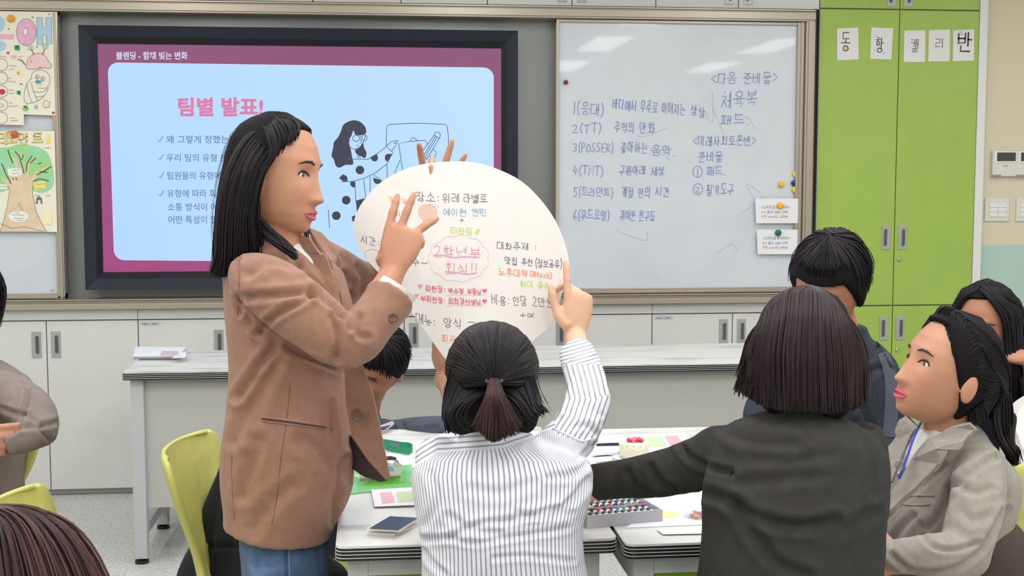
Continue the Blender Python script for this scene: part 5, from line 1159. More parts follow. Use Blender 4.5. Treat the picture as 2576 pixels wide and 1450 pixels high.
CRC = [(c[0], c[1], c[2]*1.3) for c in CRC]
shm = remesh(m, .0048, 5, CRC, .003, 12)
so = obj('striped_shirt', shm, STR, C, smooth=True)
# stripe coordinate: runs down the back, across the yoke, along the sleeves
V = np.array([v[:] for v in shm.v]); px, dd = projn(V); Ys = np.array([r_[0] for r_ in rowsC], float); Xc = np.interp(px[:, 1], Ys, [r_[1] for r_ in rowsC]); Hw = np.interp(px[:, 1], Ys, [r_[2] for r_ in rowsC])
SP = 13.4
qx = (px[:, 0]-Xc)/(Hw*1.02); uT = (np.arcsin(np.clip(qx, -1, 1))*225+(qx-np.clip(qx, -1, 1))*225)/SP
yline = np.interp(px[:, 0], [1030, 1060, 1100, 1180, 1260, 1330, 1390, 1440], [1190, 1165, 1140, 1133, 1126, 1104, 1080, 1070])
uY = (px[:, 1]-yline+(px[:, 0]-1240)**2*.00012)/SP
axis = [(1430, 1110), (1462, 1060), (1480, 1005), (1470, 960), (1450, 890), (1430, 820)]
def along(P2):
    best = np.full(len(P2), 1e9); sd = np.zeros(len(P2)); al = np.zeros(len(P2)); acc = 0
    for a, b in zip(axis[:-1], axis[1:]):
        a = np.array(a, float); b = np.array(b, float); ab = b-a; L = np.hypot(*ab); t = np.clip(((P2-a)@ab)/L**2, 0, 1); q = a+t[:, None]*ab; dv = P2-q; ds = np.hypot(dv[:, 0], dv[:, 1]); s_ = (ab[0]*dv[:, 1]-ab[1]*dv[:, 0])/L
        k = ds < best; best[k] = ds[k]; sd[k] = s_[k]; al[k] = acc+t[k]*L; acc += L
    return sd, al
sd, al = along(px); uS = sd*1.05/SP; uC_ = al/9.0
me = so.data; at2 = me.attributes.new('stripe', 'FLOAT', 'CORNER'); val = np.zeros(len(me.loops)); li = np.empty(len(me.loops), dtype=int); me.loops.foreach_get('vertex_index', li)
for p_ in me.polygons:
    vi = list(p_.vertices); c = px[vi].mean(0); dc = dd[vi].mean(); x, y = c
    if y < 918 and x > 1400: src = uC_
    elif x > 1395 and y < 1092+(x-1395)*.30: src = uS
    elif y < np.interp(x, [1030, 1060, 1100, 1180, 1260, 1330, 1390, 1440], [1190, 1165, 1140, 1133, 1126, 1104, 1080, 1070]) and (x > 1180 or y > 1085): src = uY
    elif y < 1130 and x < 1180: src = uY
    else: src = uT
    for l in p_.loop_indices: val[l] = src[li[l]]
at2.data.foreach_set('value', val.astype(np.float32))
ts = tree_of(shm); WS = mat('white_seam', (222, 222, 230), .8)
seam('yoke_seam', ts, [(1034, 1185), (1060, 1163), (1100, 1139), (1180, 1132), (1260, 1125), (1330, 1103), (1390, 1079)], .0016, WS, so); seam('armhole_seam', ts, [(1390, 1079), (1430, 1096), (1462, 1110), (1488, 1105)], .0018, WS, so); seam('cuff_edge', ts, [(1416, 925), (1440, 905), (1478, 892)], .0018, WS, so)
m = MB()
for k, (z_, g_) in enumerate([(0, 0)]):
    loft(m, [pring(1236, 1098, 2.28, 84, .075, -4), pring(1236, 1074, 2.28, 74, .066, -4), pring(1236, 1060, 2.28, 68, .062, -4)], 3, 32, 1, (False, False))
co = obj('collar', remesh(m, .005, 2, (), .002, 20), STR, so, smooth=True)
a3 = co.data.attributes.new('stripe', 'FLOAT', 'POINT'); Vc = np.array([(v.co+ORG[C.name])[:] for v in co.data.vertices]); pc_, _ = projn(Vc); a3.data.foreach_set('value', (pc_[:, 1]/8.5).astype(np.float32))
# hair C
m = MB(); scalp(m, hC, fC, uC, .905, .012, .085, -.09)
loft(m, [pring(1236, 880, 2.26, 98, .07), pring(1236, 935, 2.245, 110, .08), pring(1238, 990, 2.24, 112, .06), pring(1240, 1040, 2.24, 118, .045), pring(1240, 1068, 2.24, 112, .035)], 4, 28)
hb = obj('hair', remesh(m, .006, 5), HBASE, C, smooth=True)
band = (1243, 962)
def hs(px_, py_, lift=0):  # point on hair surface near the camera side
    dx, dy = (px_-1236)/120, (py_-932)/124; rr = dx*dx+dy*dy; return P(px_, py_, 2.255-.104*math.sqrt(max(0, 1-min(rr, 1)))-lift)
G = []
for a in range(-38, 219, 16):
    ar = math.radians(a); ex, ey = 1238+117*math.cos(ar), 932-123*math.sin(ar) if a > -1 and a < 181 else 932-70*math.sin(ar)
    st = hs(ex, ey); G.append([P(ex, ey, 2.245), hs(ex+(band[0]-ex)*.18, ey+(band[1]-ey)*.14, .006), hs(ex+(band[0]-ex)*.5, ey+(band[1]-ey)*.45, .008), hs(ex+(band[0]-ex)*.8, ey+(band[1]-ey)*.8, .009), hs(band[0], band[1], .012)])
m = MB(); strands(m, G, 1700, .0019, .0014)
strands(m, [[hs(1135, 930, .0), P(1122, 990, 2.2), P(1118, 1040, 2.19), P(1122, 1082, 2.18)], [hs(1160, 960, .002), P(1140, 1010, 2.17), P(1135, 1050, 2.16), P(1150, 1088, 2.16)], [hs(1220, 985, 0), P(1170, 1010, 2.15), P(1140, 1048, 2.15), P(1160, 1084, 2.15)], [hs(1225, 985, 0), P(1195, 1010, 2.15), P(1175, 1045, 2.15), P(1190, 1066, 2.15)]], 380, .0022, .003)
strands(m, [[hs(1338, 930, .0), P(1352, 990, 2.2), P(1358, 1020, 2.19), P(1376, 1036, 2.18)], [hs(1320, 960, .002), P(1335, 1010, 2.17), P(1340, 1035, 2.16), P(1352, 1046, 2.16)], [hs(1262, 985, 0), P(1300, 1010, 2.15), P(1322, 1040, 2.15), P(1335, 1058, 2.15)], [hs(1262, 990, 0), P(1275, 1020, 2.15), P(1290, 1050, 2.15), P(1300, 1075, 2.15)]], 380, .0022, .003)
strands(m, [[P(1345, 940, 2.25), P(1352, 980, 2.25), P(1362, 1010, 2.25), P(1374, 1040, 2.25)], [P(1343, 940, 2.2), P(1348, 980, 2.2), P(1358, 1015, 2.2), P(1366, 1035, 2.2)]], 16, .0006, .005)
strands(m, [[P(1122, 955, 2.25), P(1120, 975, 2.25), P(1123, 995, 2.25), P(1121, 1010, 2.25)], [P(1126, 960, 2.25), P(1124, 980, 2.25), P(1126, 1000, 2.25), P(1124, 1015, 2.25)]], 6, .0006, .003)
o1 = obj('locks', m, HBLK, hb, smooth=True); o1['kind'] = 'stuff'
m = MB(); strands(m, [[hs(1232, 958, .014), P(1224, 1000, 2.115), P(1205, 1045, 2.12), P(1192, 1072, 2.13)], [hs(1238, 956, .018), P(1232, 1000, 2.10), P(1224, 1060, 2.105), P(1222, 1100, 2.11)], [hs(1243, 956, .02), P(1243, 1000, 2.095), P(1244, 1060, 2.10), P(1243, 1112, 2.11)], [hs(1250, 956, .018), P(1258, 1000, 2.10), P(1280, 1050, 2.105), P(1298, 1088, 2.11)], [hs(1254, 958, .014), P(1268, 995, 2.115), P(1292, 1040, 2.12), P(1311, 1066, 2.13)]], 620, .0021, .0022)
o2 = obj('ponytail', m, HBRN, hb, smooth=True); o2['kind'] = 'stuff'
c_ = hs(1243, 958, .016); obj('hair_tie', MB().tube([c_+RT*.013*math.cos(a)+(UP*.4+FW*.9)*.010*math.sin(a) for a in [2*math.pi*i/16 for i in range(17)]], .0035, 8, cap=False), mat('hair_tie_dark', (40, 34, 48), .4), hb, smooth=True)

tuck(C, [(hC, .115), (hC-UP*.10, .045), (P(1430, 770, 2.62), .17), (P(1150, 880, 2.68), .13)])
# ================================================================== person D: charcoal top, bobbed hair, back turned
KNT = mat('charcoal_knit', (58, 56, 54), .95, var=(53, 51, 50), scale=50, bump=.3, bscale=900, spec=.2)
D = thing('person', 'seated woman with straight dark bobbed hair in charcoal top, back turned, arm across the table', 'person', P(2010, 2500, 2.15)); D.location.z = 0; ORG[D.name].z = 0
fD, uD = FW*.97-RT*.20-UP*.02, UP*1.0-FW*.03; hD = P(2032, 886, 2.27)
m = MB(); head(m, hD, fD, uD, .92, False); limb(m, hD-UP*.06, P(2010, 1040, 2.22), .050, .054)
loft(m, [pring(2010, 1030, 2.22, 70, .05), pring(2010, 1090, 2.21, 170, .07), pring(2005, 1250, 2.20, 170, .075), pring(1995, 1450, 2.2, 180, .08), pring(1990, 1700, 2.18, 180, .09)])
sL, eL, wL = P(1830, 1130, 2.26), P(1620, 1195, 2.42), P(1440, 1245, 2.56)
limb(m, sL, eL, .026, .024); limb(m, eL, wL, 0.0280, 0.0225, 0.0263); hand3(m, wL, (P(1390, 1262, 2.60)-wL), -UP, FW, RELAX, .95)
sR, eR, wR = P(2200, 1120, 2.26), P(2215, 1330, 2.26), P(2160, 1380, 2.42)
limb(m, sR, eR, 0.0315, 0.0270); limb(m, eR, wR, 0.0280, 0.0225, 0.0263); hand3(m, wR, FW*.9-RT*.5, -UP, -RT, RELAX, .95)
hip = P(1995, 1700, 2.13); hip.z = .61; fwD = Vector((FW.x, FW.y, 0)).normalized(); fwD = (fwD-RT*.15).normalized()
an = seatlegs(m, hip, fwD, .085, .14, 1, .46); skinbody(D, m, .0055, SK2, 2); shoes(D, an, fwD, (50, 48, 50)); face_parts(D, hD, fD, uD, .92)
m = MB(); loft(m, [(hip+Vector((0, 0, .06)), RT*.16, fwD*.11), (hip-Vector((0, 0, .02)), RT*.17, fwD*.125), (hip-Vector((0, 0, .065)), RT*.15, fwD*.11)]); seatlegs(m, hip, fwD, .085, .14, 1.18, .46)
obj('trousers', remesh(m, .01, 4), mat('black_trousers', (34, 34, 38), .85), D, smooth=True)
stool(hip.x, hip.y-.05, 'grey stool under the woman in the charcoal top', .06)
m = MB(); loft(m, [pring(2010, 1040, 2.22, 66, .055), pring(2012, 1062, 2.22, 140, .085, 2), pring(2012, 1100, 2.215, 200, .10, 3), pring(2008, 1160, 2.21, 222, .11), pring(1998, 1240, 2.20, 232, .115), pring(1996, 1340, 2.2, 228, .115), pring(1988, 1450, 2.2, 230, .12), pring(1982, 1560, 2.2, 232, .125), pring(1980, 1700, 2.18, 235, .13)], 4, 32, .88, (True, False))
pchain(m, [(1872, 1128, 2.25, 62), (1812, 1142, 2.29, 74), (1760, 1166, 2.33, 66), (1700, 1183, 2.37, 62), (1640, 1196, 2.42, 58), (1560, 1208, 2.48, 50), (1490, 1216, 2.53, 46), (1455, 1222, 2.56, 42)], .9, rnd=(True, False))
pchain(m, [(2172, 1110, 2.25, 58), (2190, 1180, 2.26, 50), (2192, 1260, 2.26, 46), (2186, 1330, 2.28, 42)], 1.0); pchain(m, [(2190, 1320, 2.28, 40), (2172, 1360, 2.36, 36), (2158, 1380, 2.42, 32)], 1.0, rnd=(True, False))
CRD = [([(1815, 1060), (1840, 1090), (1900, 1110), (2000, 1118)], 12, .006), ([(1712, 1120), (1740, 1155), (1790, 1178), (1840, 1190)], 7, .008), ([(1640, 1180), (1660, 1215), (1700, 1235)], 8, .006), ([(1580, 1190), (1600, 1225), (1640, 1245)], 8, .004),
       ([(1780, 1242), (1840, 1262), (1900, 1300), (2000, 1325), (2100, 1310)], 11, .009), ([(1850, 1270), (1900, 1350), (1960, 1420), (2030, 1450)], 12, .007), ([(1870, 1215), (1960, 1205), (2060, 1195)], 12, .004), ([(2130, 1035), (2150, 1060), (2190, 1075)], 8, .006), ([(2060, 1340), (2130, 1330), (2200, 1290)], 12, .004), ([(2150, 1060), (2190, 1150), (2200, 1250)], 8, .003), ([(1900, 1150), (2000, 1160), (2100, 1145)], 14, .003)]
CRD = [(c[0], c[1], c[2]*1.4) for c in CRD]
kd = remesh(m, .0058, 6, CRD, .003, 9); ko = obj('cardigan', kd, KNT, D, smooth=True); tk = tree_of(kd)
seam('shoulder_seam', tk, [(1812, 1062), (1826, 1092), (1842, 1140), (1836, 1200)], .0012, mat('charcoal_seam', (52, 50, 50), .9), ko)
m = MB(); loft(m, [pring(2010, 1052, 2.22, 78, .066, 0), pring(2010, 1036, 2.22, 66, .058, 0)], 3, 28, 1, (False, False)); obj('neckline', m, KNT, ko, smooth=True)
m = MB(); scalp(m, hD, fD, uD, .93, .004, .085, -.09)
loft(m, [pring(2030, 800, 2.27, 100, .085), pring(2025, 880, 2.26, 128, .095), pring(2020, 950, 2.25, 132, .085), pring(2026, 1002, 2.235, 120, .06)], 4, 28, .9)
hb = obj('hair', remesh(m, .006, 5), HBASE, D, smooth=True)
m = MB(); G = []
def dD(x, y, l=.0): return 2.28-.138*math.sqrt(max(0, 1-((x-2030)/152)**2-(min(0, y-890)/172)**2))-l
for k, (rx_, x0, y0_, xm, xb, yb) in enumerate([(2000, 1922, 800, 1884, 1866, 985), (2006, 1930, 775, 1898, 1894, 1004), (2014, 1950, 756, 1925, 1925, 1020), (2022, 1975, 745, 1955, 1958, 1028), (2030, 2005, 742, 1992, 1995, 1030), (2036, 2035, 744, 2030, 2032, 1032), (2044, 2064, 750, 2070, 2072, 1034), (2052, 2092, 764, 2106, 2110, 1034), (2058, 2114, 785, 2140, 2142, 1030), (2064, 2128, 810, 2164, 2164, 1016)]):
    G.append([P(*q, dD(*q, .004)) for q in ((rx_, 722+abs(k-4)*1.2), ((rx_+x0)/2, (726+y0_)/2-6), (x0, y0_), ((x0+xm)/2, (y0_+880)/2), (xm, 890), (xm*.5+xb*.5, 960), (xb, yb))])
strands(m, G, 2100, .0023, .0025)
G2 = [[P(1945, 790, 2.30), P(1898, 850, 2.32), P(1880, 920, 2.33), P(1862, 990, 2.33)], [P(1940, 790, 2.25), P(1892, 850, 2.25), P(1876, 920, 2.25), P(1866, 985, 2.25)]]; strands(m, G2, 110, .0022, .006)
G2 = [[P(2120, 800, 2.30), P(2156, 850, 2.32), P(2166, 920, 2.33), P(2166, 1010, 2.33)], [P(2125, 790, 2.25), P(2158, 850, 2.25), P(2168, 920, 2.25), P(2166, 1012, 2.25)]]; strands(m, G2, 110, .0022, .006)
for k in range(5): strands(m, [[P(1884+k*7, 900, 2.16), P(1876+k*7, 950, 2.16), P(1862+k*9, 990, 2.17)], [P(1888+k*7, 900, 2.16), P(1880+k*7, 950, 2.16), P(1868+k*9, 996, 2.17)]], 9, .0011, .003)
o1 = obj('locks', m, HESP, hb, smooth=True); o1['kind'] = 'stuff'
tuck(D, [(hD, .12), (hD-UP*.1, .05), (P(1420, 1250, 2.58), .10), (P(2160, 1385, 2.46), .10)])
# ================================================================== person E: man in navy track jacket
NVJ = mat('navy_track_jacket', (40, 46, 58), .8, var=(36, 41, 53), scale=30, bump=.2, bscale=800); STRP = mat('slate_stripe', (74, 78, 90), .8)
E_ = thing('person', 'seated man with short black hair in navy jacket with slate sleeve stripe', 'person', P(2085, 1700, 3.35)); E_.location.z = 0; ORG[E_.name].z = 0
fE, uE = -FW*.62-RT*.50-UP*.5, UP*.9-FW*.35; hE = P(2085, 716, 3.28)
m = MB(); head(m, hE, fE, uE, 1.04); limb(m, hE-UP*.05+FW*.02, P(2110, 850, 3.36), .056, .062)
loft(m, [pring(2110, 830, 3.36, 60, .06), pring(2100, 880, 3.36, 130, .08), pring(2080, 1000, 3.36, 130, .09), pring(2080, 1300, 3.38, 125, .10)])
for (s_, e_, w_) in ((P(2215, 900, 3.36), P(2240, 1130, 3.3), P(2150, 1175, 3.12)), (P(1960, 920, 3.36), P(1920, 1100, 3.3), P(1985, 1140, 3.1))):
    limb(m, s_, e_, 0.0345, 0.0300); limb(m, e_, w_, 0.0304, 0.0260, 0.0289); hand3(m, w_, -RT*.7-FW*.7, -UP, RT-FW, RELAX, 1.05)
hip = P(2100, 1420, 3.45); hip.z = .55; fwE = -Vector((FW.x, FW.y, 0)).normalized(); fwE = Vector((-.97, -.22, 0)).normalized(); an = seatlegs(m, hip, fwE, .09, .42, 1.1)
skinbody(E_, m, .006, SK3, 2); shoes(E_, an, fwE); face_parts(E_, hE, fE, uE, 1.04, lip=(176, 110, 104))
m = MB(); loft(m, [(hip+Vector((0, 0, .08)), RT*.17, FW*.12), (hip-Vector((0, 0, .06)), RT*.16, FW*.12)]); seatlegs(m, hip, fwE, .09, .42, 1.28); obj('trousers', remesh(m, .012, 4), mat('black_trousers', (34, 34, 38), .85), E_, smooth=True)
stool(hip.x, hip.y, 'grey stool under the man in the navy jacket')
m = MB(); loft(m, [pring(2128, 812, 3.37, 48, .075, 8), pring(2128, 840, 3.37, 62, .085, 10), pring(2112, 872, 3.37, 118, .11, 8), pring(2092, 930, 3.37, 152, .13, 4), pring(2075, 1010, 3.37, 168, .135), pring(2080, 1080, 3.38, 165, .135), pring(2085, 1250, 3.38, 150, .13), pring(2085, 1380, 3.4, 150, .13)], 4, 30, .9, (False, False))
pchain(m, [(2178, 900, 3.35, 52), (2208, 940, 3.33, 56), (2222, 1000, 3.31, 52), (2228, 1060, 3.3, 48), (2238, 1130, 3.28, 44)], 1.0); pchain(m, [(2240, 1135, 3.28, 44), (2200, 1165, 3.2, 40), (2160, 1176, 3.13, 36)], 1.0, rnd=(True, False))
pchain(m, [(1990, 920, 3.35, 56), (1950, 980, 3.33, 54), (1915, 1045, 3.31, 46), (1920, 1100, 3.29, 44)], 1.0); pchain(m, [(1920, 1105, 3.29, 44), (1950, 1130, 3.2, 40), (1985, 1142, 3.12, 36)], 1.0, rnd=(True, False))
je = remesh(m, .0065, 5, [([(2165, 985), (2190, 940), (2220, 925)], 7, .007), ([(2170, 1010), (2180, 1060), (2200, 1100)], 8, .006), ([(2150, 1020), (2120, 980), (2100, 920)], 9, .005), ([(2168, 838), (2176, 870), (2190, 900)], 5, .004)], .003, 9)
jo = obj('jacket', je, NVJ, E_, smooth=True); tj2 = tree_of(je)
def ontree(tr, pts, hw, name, m_, par, off=.0025, t=.002):
    C2 = [p for p in spl([Vector((a, b, c)) for a, b, c in pts], 6)]; L_, R_ = [], []
    for i, p in enumerate(C2):
        t_ = C2[min(i+1, len(C2)-1)]-C2[max(i-1, 0)]; nn = Vector((-t_.y, t_.x, 0)).normalized()*p.z
        for lst, sg in ((L_, 1), (R_, -1)):
            q, n_ = castpx(tr, p.x+nn.x*sg, p.y+nn.y*sg, off); lst.append((q, n_))
    mb = MB(); row = []
    for (a, _), (b, _) in zip(L_, R_):
        if a is None or b is None: continue
        if (a-b).length > .12: continue
        c_, n_ = castpx(tr, *[(u+v)/2 for u, v in zip(proj(a)[:2], proj(b)[:2])], off); row.append((a, c_ if c_ is not None else (a+b)/2, b))
    vs = [v for r_ in row for v in r_]; mb.add(vs, [f_ for i in range(len(row)-1) for f_ in ((i*3, i*3+1, i*3+4, i*3+3), (i*3+1, i*3+2, i*3+5, i*3+4))])
    return obj(name, mb, m_, par, smooth=True)
ontree(tj2, [(2190, 850, 9), (2215, 880, 12), (2236, 930, 15), (2244, 990, 17), (2240, 1060, 17), (2236, 1100, 16)], 0, 'sleeve_stripe', STRP, jo)
surfE = lambda px, py: (castpx(tj2, px, py, .005)[0] or P(px, py, 3.25))
def f(mb):
    for k, ch in enumerate('NTPSERN'): hand(mb, ch, 2206+k*6.2, 858+k*9.5, 2213+k*6.2, 866+k*9.5, 8, 1.8, surfE, .03, 0)
decal('sleeve_lettering', f, mat('lettering_dark', (34, 36, 46), .8), jo)
m = MB(); scalp(m, hE, fE, uE, 1.04, .018, .045, -.055, .55, 6.0)
hb = obj('hair', remesh(m, .006, 4), HBASE, E_, smooth=True)
rE, fE_, uE_ = basis(fE, uE)
def hp(az, el, lift=.02, o=hE, s=1.04, B=(rE, fE_, uE_)):
    a, e = math.radians(az), math.radians(el); R_ = Vector((.078*math.cos(e)*math.sin(a), .097*math.cos(e)*math.cos(a)-.006, .112*math.sin(e))); R_ = R_*(1+lift/.095)*s; return o+B[0]*R_.x+B[1]*R_.y+B[2]*R_.z
m = MB(); G = []
for az in range(-180, 181, 18):
    front = abs(az) < 60; e3 = 38 if front else (2 if abs(az) < 120 else -22); G.append([hp(az*.3+150, 84), hp(az, 66), hp(az, 48, .024), hp(az, (48+e3)/2, .024), hp(az, e3, .018)])
strands(m, G, 1300, .0020, .004); o1 = obj('locks', m, HBLK, hb, smooth=True); o1['kind'] = 'stuff'
tuck(E_, [(hE, .135), (P(2140, 1175, 3.08), .13), (P(1990, 1142, 3.06), .13)])
# ================================================================== person F: grey blazer
GBL = mat('grey_tweed', (150, 143, 134), .9, var=(141, 134, 125), scale=70, bump=.35, bscale=900, sheen=.15); GBD = mat('grey_blazer_seam', (104, 100, 96), .9)
F_ = thing('person', 'seated woman in grey blazer, white tee and blue lanyard, low ponytail, looking left', 'person', P(2400, 2000, 2.75)); F_.location.z = 0; ORG[F_.name].z = 0
fF, uF = -RT*.93-FW*.22+UP*.30, UP*.96+RT*.32-FW*.08; hF = P(2380, 934, 2.70)
m = MB(); head(m, hF, fF, uF, 1.02, True, .086); limb(m, hF-UP*.05+RT*.02, P(2378, 1105, 2.74), .052, .052)
loft(m, [pring(2385, 1120, 2.76, 56, .05), pring(2405, 1180, 2.76, 105, .09), pring(2400, 1300, 2.76, 120, .11), pring(2380, 1500, 2.76, 120, .11), pring(2400, 1700, 2.76, 130, .11)])
sL, eL, wL = P(2440, 1190, 2.60), P(2462, 1385, 2.52), P(2270, 1415, 2.50)
limb(m, sL, eL, 0.0345, 0.0285); limb(m, eL, wL, 0.0296, 0.0240, 0.0281); hand3(m, wL, -RT*1.0+UP*.1, FW, UP, RELAX, .98)
sR, eR, wR = P(2300, 1170, 2.98), P(2270, 1360, 2.95), P(2340, 1430, 2.72)
limb(m, sR, eR, 0.0330, 0.0270); limb(m, eR, wR, 0.0288, 0.0240, 0.0272); hand3(m, wR, RT*.8-FW*.6, -UP, UP, RELAX, .98)
hip = P(2430, 1720, 2.78); hip.z = .54; fwF = -Vector((RT.x, RT.y, 0)); fwF.normalize(); an = seatlegs(m, hip+fwF*.02, (fwF+Vector((FW.x, FW.y, 0))*-.15).normalized(), .09, .36)
skinbody(F_, m, .0048, SK1, 2); shoes(F_, an, fwF); face_parts(F_, hF, fF, uF, 1.02, lip=(206, 84, 104))
m = MB(); loft(m, [(hip+Vector((0, 0, .08)), RT*.13, FW*.16), (hip-Vector((0, 0, .06)), RT*.13, FW*.16)]); seatlegs(m, hip+fwF*.02, (fwF+Vector((FW.x, FW.y, 0))*-.15).normalized(), .09, .36, 1.25); obj('trousers', remesh(m, .012, 4), mat('brown_grey_trousers', (66, 58, 52), .9), F_, smooth=True)
m = MB(); loft(m, [pring(2346, 1098, 2.73, 44, .055, -20), pring(2335, 1145, 2.74, 52, .07, -10), pring(2325, 1250, 2.80, 40, .07), pring(2310, 1400, 2.82, 40, .07)]); obj('white_shirt', remesh(m, .007, 4, (), .002, 12), SHW, F_, smooth=True)
m = MB()
loft(m, [pring(2412, 1092, 2.77, 74, .075, 12), pring(2420, 1128, 2.77, 112, .12, 16), pring(2425, 1180, 2.77, 128, .145, 8), pring(2396, 1260, 2.77, 150, .155), pring(2374, 1340, 2.77, 146, .155), pring(2366, 1440, 2.77, 140, .155), pring(2410, 1560, 2.77, 140, .15), pring(2420, 1660, 2.77, 145, .16)], 4, 32, .9, (True, False))
loft(m, [pring(2290, 1110, 2.96, 40, .06, -15), pring(2285, 1160, 2.94, 66, .09, -10), pring(2290, 1250, 2.90, 75, .12), pring(2290, 1360, 2.88, 75, .13), pring(2300, 1500, 2.86, 80, .13)], 4, 26, .9, (True, False))
pchain(m, [(2462, 1168, 2.66, 62), (2462, 1220, 2.60, 68), (2454, 1290, 2.55, 68), (2438, 1350, 2.52, 66), (2430, 1392, 2.51, 62)], .95); pchain(m, [(2440, 1392, 2.51, 62), (2380, 1402, 2.49, 62), (2310, 1400, 2.48, 50), (2250, 1398, 2.49, 40), (2215, 1392, 2.50, 34)], .95, rnd=(True, False))
pchain(m, [(2292, 1160, 2.98, 58), (2275, 1260, 2.98, 52), (2268, 1350, 2.95, 48)], 1.0); pchain(m, [(2268, 1355, 2.95, 46), (2300, 1400, 2.84, 42), (2335, 1428, 2.75, 38)], 1.0, rnd=(True, False))
CRF = [([(2392, 1228), (2440, 1190), (2500, 1150), (2520, 1150)], 7, .010), ([(2392, 1228), (2375, 1270), (2350, 1310), (2330, 1328)], 7, .014), ([(2315, 1318), (2322, 1350), (2350, 1378), (2400, 1384), (2460, 1366)], 5, .010), ([(2235, 1390), (2300, 1440), (2400, 1430), (2470, 1380), (2530, 1280)], 6, .007),
       ([(2225, 1315), (2260, 1275), (2310, 1230), (2380, 1170)], 5, .006), ([(2260, 1220), (2262, 1160), (2270, 1110)], 5, .005), ([(2400, 1215), (2450, 1240), (2490, 1230)], 8, .004), ([(2520, 1150), (2535, 1200), (2530, 1260)], 7, .005), ([(2420, 1290), (2450, 1310), (2490, 1300)], 10, .003), ([(2300, 1300), (2270, 1330), (2240, 1375)], 7, .006)]
CRF = [(c[0], c[1], c[2]*1.3) for c in CRF]
gf = remesh(m, .0062, 6, CRF, .003, 8); go = obj('blazer', gf, GBL, F_, smooth=True); tg = tree_of(gf)
def cp(px, py, lift=.004, dflt=2.6): q = castpx(tg, px, py, lift)[0]; return q if q is not None else P(px, py, dflt)
def dpt(px, py, lift, dflt=2.62): q = castpx(tg, px, py, lift)[0]; return proj(q)[2] if q is not None else dflt
def pan2(name, pts, lift, t, m_, par, dflt=2.62): return panel(name, [(x, y, dpt(x, y, lift, dflt)) for x, y in pts], t, m_, par)
LAP = [(2395, 1072, 2.64), (2440, 1062, 2.62), (2462, 1082, 2.62), (2422, 1118, 2.61), (2408, 1134, 2.605), (2358, 1134, 2.60), (2368, 1168, 2.60), (2340, 1200, 2.60), (2290, 1250, 2.605), (2250, 1290, 2.61), (2222, 1316, 2.63), (2224, 1290, 2.65), (2262, 1220, 2.64), (2300, 1160, 2.64), (2340, 1110, 2.645)]
panel('lapel', LAP, .010, GBL, go)
panel('lapel', [(2310, 1070, 2.86), (2282, 1052, 2.88), (2262, 1062, 2.87), (2252, 1090, 2.86), (2262, 1110, 2.85), (2240, 1160, 2.82), (2234, 1220, 2.78), (2248, 1215, 2.77), (2278, 1140, 2.80), (2300, 1090, 2.84)], .008, GBL, go)
seam('pocket_welt', tg, [(2266, 1252), (2300, 1248), (2350, 1248)], .002, GBL, go, .001); seam('pocket_welt', tg, [(2256, 1268), (2300, 1272), (2340, 1270)], .002, GBL, go, .001)
for k in range(4): button(go, cp(2216, 1338+k*7, .004, 2.5), -FW-RT*.3, .0075, (60, 56, 54))
# lanyard and badge clip
lr = obj('lanyard', MB().tube([P(2318, 1062, 2.74), P(2306, 1085, 2.66), P(2296, 1110, 2.63), P(2282, 1150, 2.62), P(2270, 1185, 2.61), P(2262, 1205, 2.61)], .0042, 8, flat=.35), mat('lanyard_blue', (30, 62, 170), .5), F_, smooth=True)
obj('clip', MB().tube([P(2262, 1172, 2.60)+RT*.007*math.cos(a)+UP*.011*math.sin(a) for a in [2*math.pi*i/14 for i in range(15)]], .0016, 6, cap=False).tube([P(2262, 1186, 2.60), P(2256, 1200, 2.60)], .003, 6), WIRE, lr, smooth=True)
m = MB(); scalp(m, hF, fF, uF, 1.04, .012, .085, -.085, .70, 6.0); hb = obj('hair', remesh(m, .006, 4), HBASE, F_, smooth=True)
BF = basis(fF, uF); m = MB()
def hq(az, el, lift): return hp(az, el, lift, hF, 1.04, BF)
tie = hF-BF[1]*.118*1.0-BF[2]*.055
G = []
for az, el in ((-112, -34), (-84, 8), (-62, 18), (-46, 36), (-26, 48), (0, 52), (26, 48), (46, 36), (62, 18), (84, 8), (112, -34)):
    sg = 1 if az >= 0 else -1
    G.append([hq(az, el, .004), hq(az+sg*14, el+4, .013), hq(az+sg*26 if abs(az) > 50 else az*1.5, el+(14 if el > 10 else 4), .020), hq(sg*max(110, abs(az)+40), max(8, el*.8), .022), hq(sg*148, el*.35-6, .022), tie+BF[2]*.01])
strands(m, G, 1500, .0021, .0025)
for az, el in ((-96, -30), (-98, -48), (96, -30), (98, -48)): pass
G = [[hq(s_*112, -32, .008), hq(s_*118, -38, .014), hq(s_*145, -42, .014), tie-BF[2]*.012] for s_ in (-1,)]+[[hq(-118, -14, .010), hq(-130, -20, .018), hq(-148, -26, .018), tie]]; strands(m, G, 160, .0021, .003)
o1 = obj('locks', m, HBLK, hb, smooth=True); o1['kind'] = 'stuff'
m = MB(); strands(m, [[tie, P(2530, 985, 2.74), P(2545, 1040, 2.76), P(2536, 1100, 2.80), P(2556, 1130, 2.82), P(2552, 1166, 2.82)], [tie, P(2505, 1000, 2.70), P(2500, 1050, 2.70), P(2512, 1100, 2.74), P(2535, 1140, 2.78), P(2545, 1168, 2.80)], [tie, P(2520, 990, 2.86), P(2520, 1050, 2.90), P(2528, 1100, 2.90), P(2548, 1130, 2.9), P(2558, 1160, 2.9)]], 420, .0024, .005)
loft(m, [(tie, RT*.02, UP*.02), (P(2526, 1040, 2.78), RT*.022, FW*.03), (P(2530, 1100, 2.8), RT*.018, FW*.026), (P(2548, 1150, 2.82), RT*.01, FW*.016)])
o2 = obj('ponytail', m, HBLK, hb, smooth=True); o2['kind'] = 'stuff'
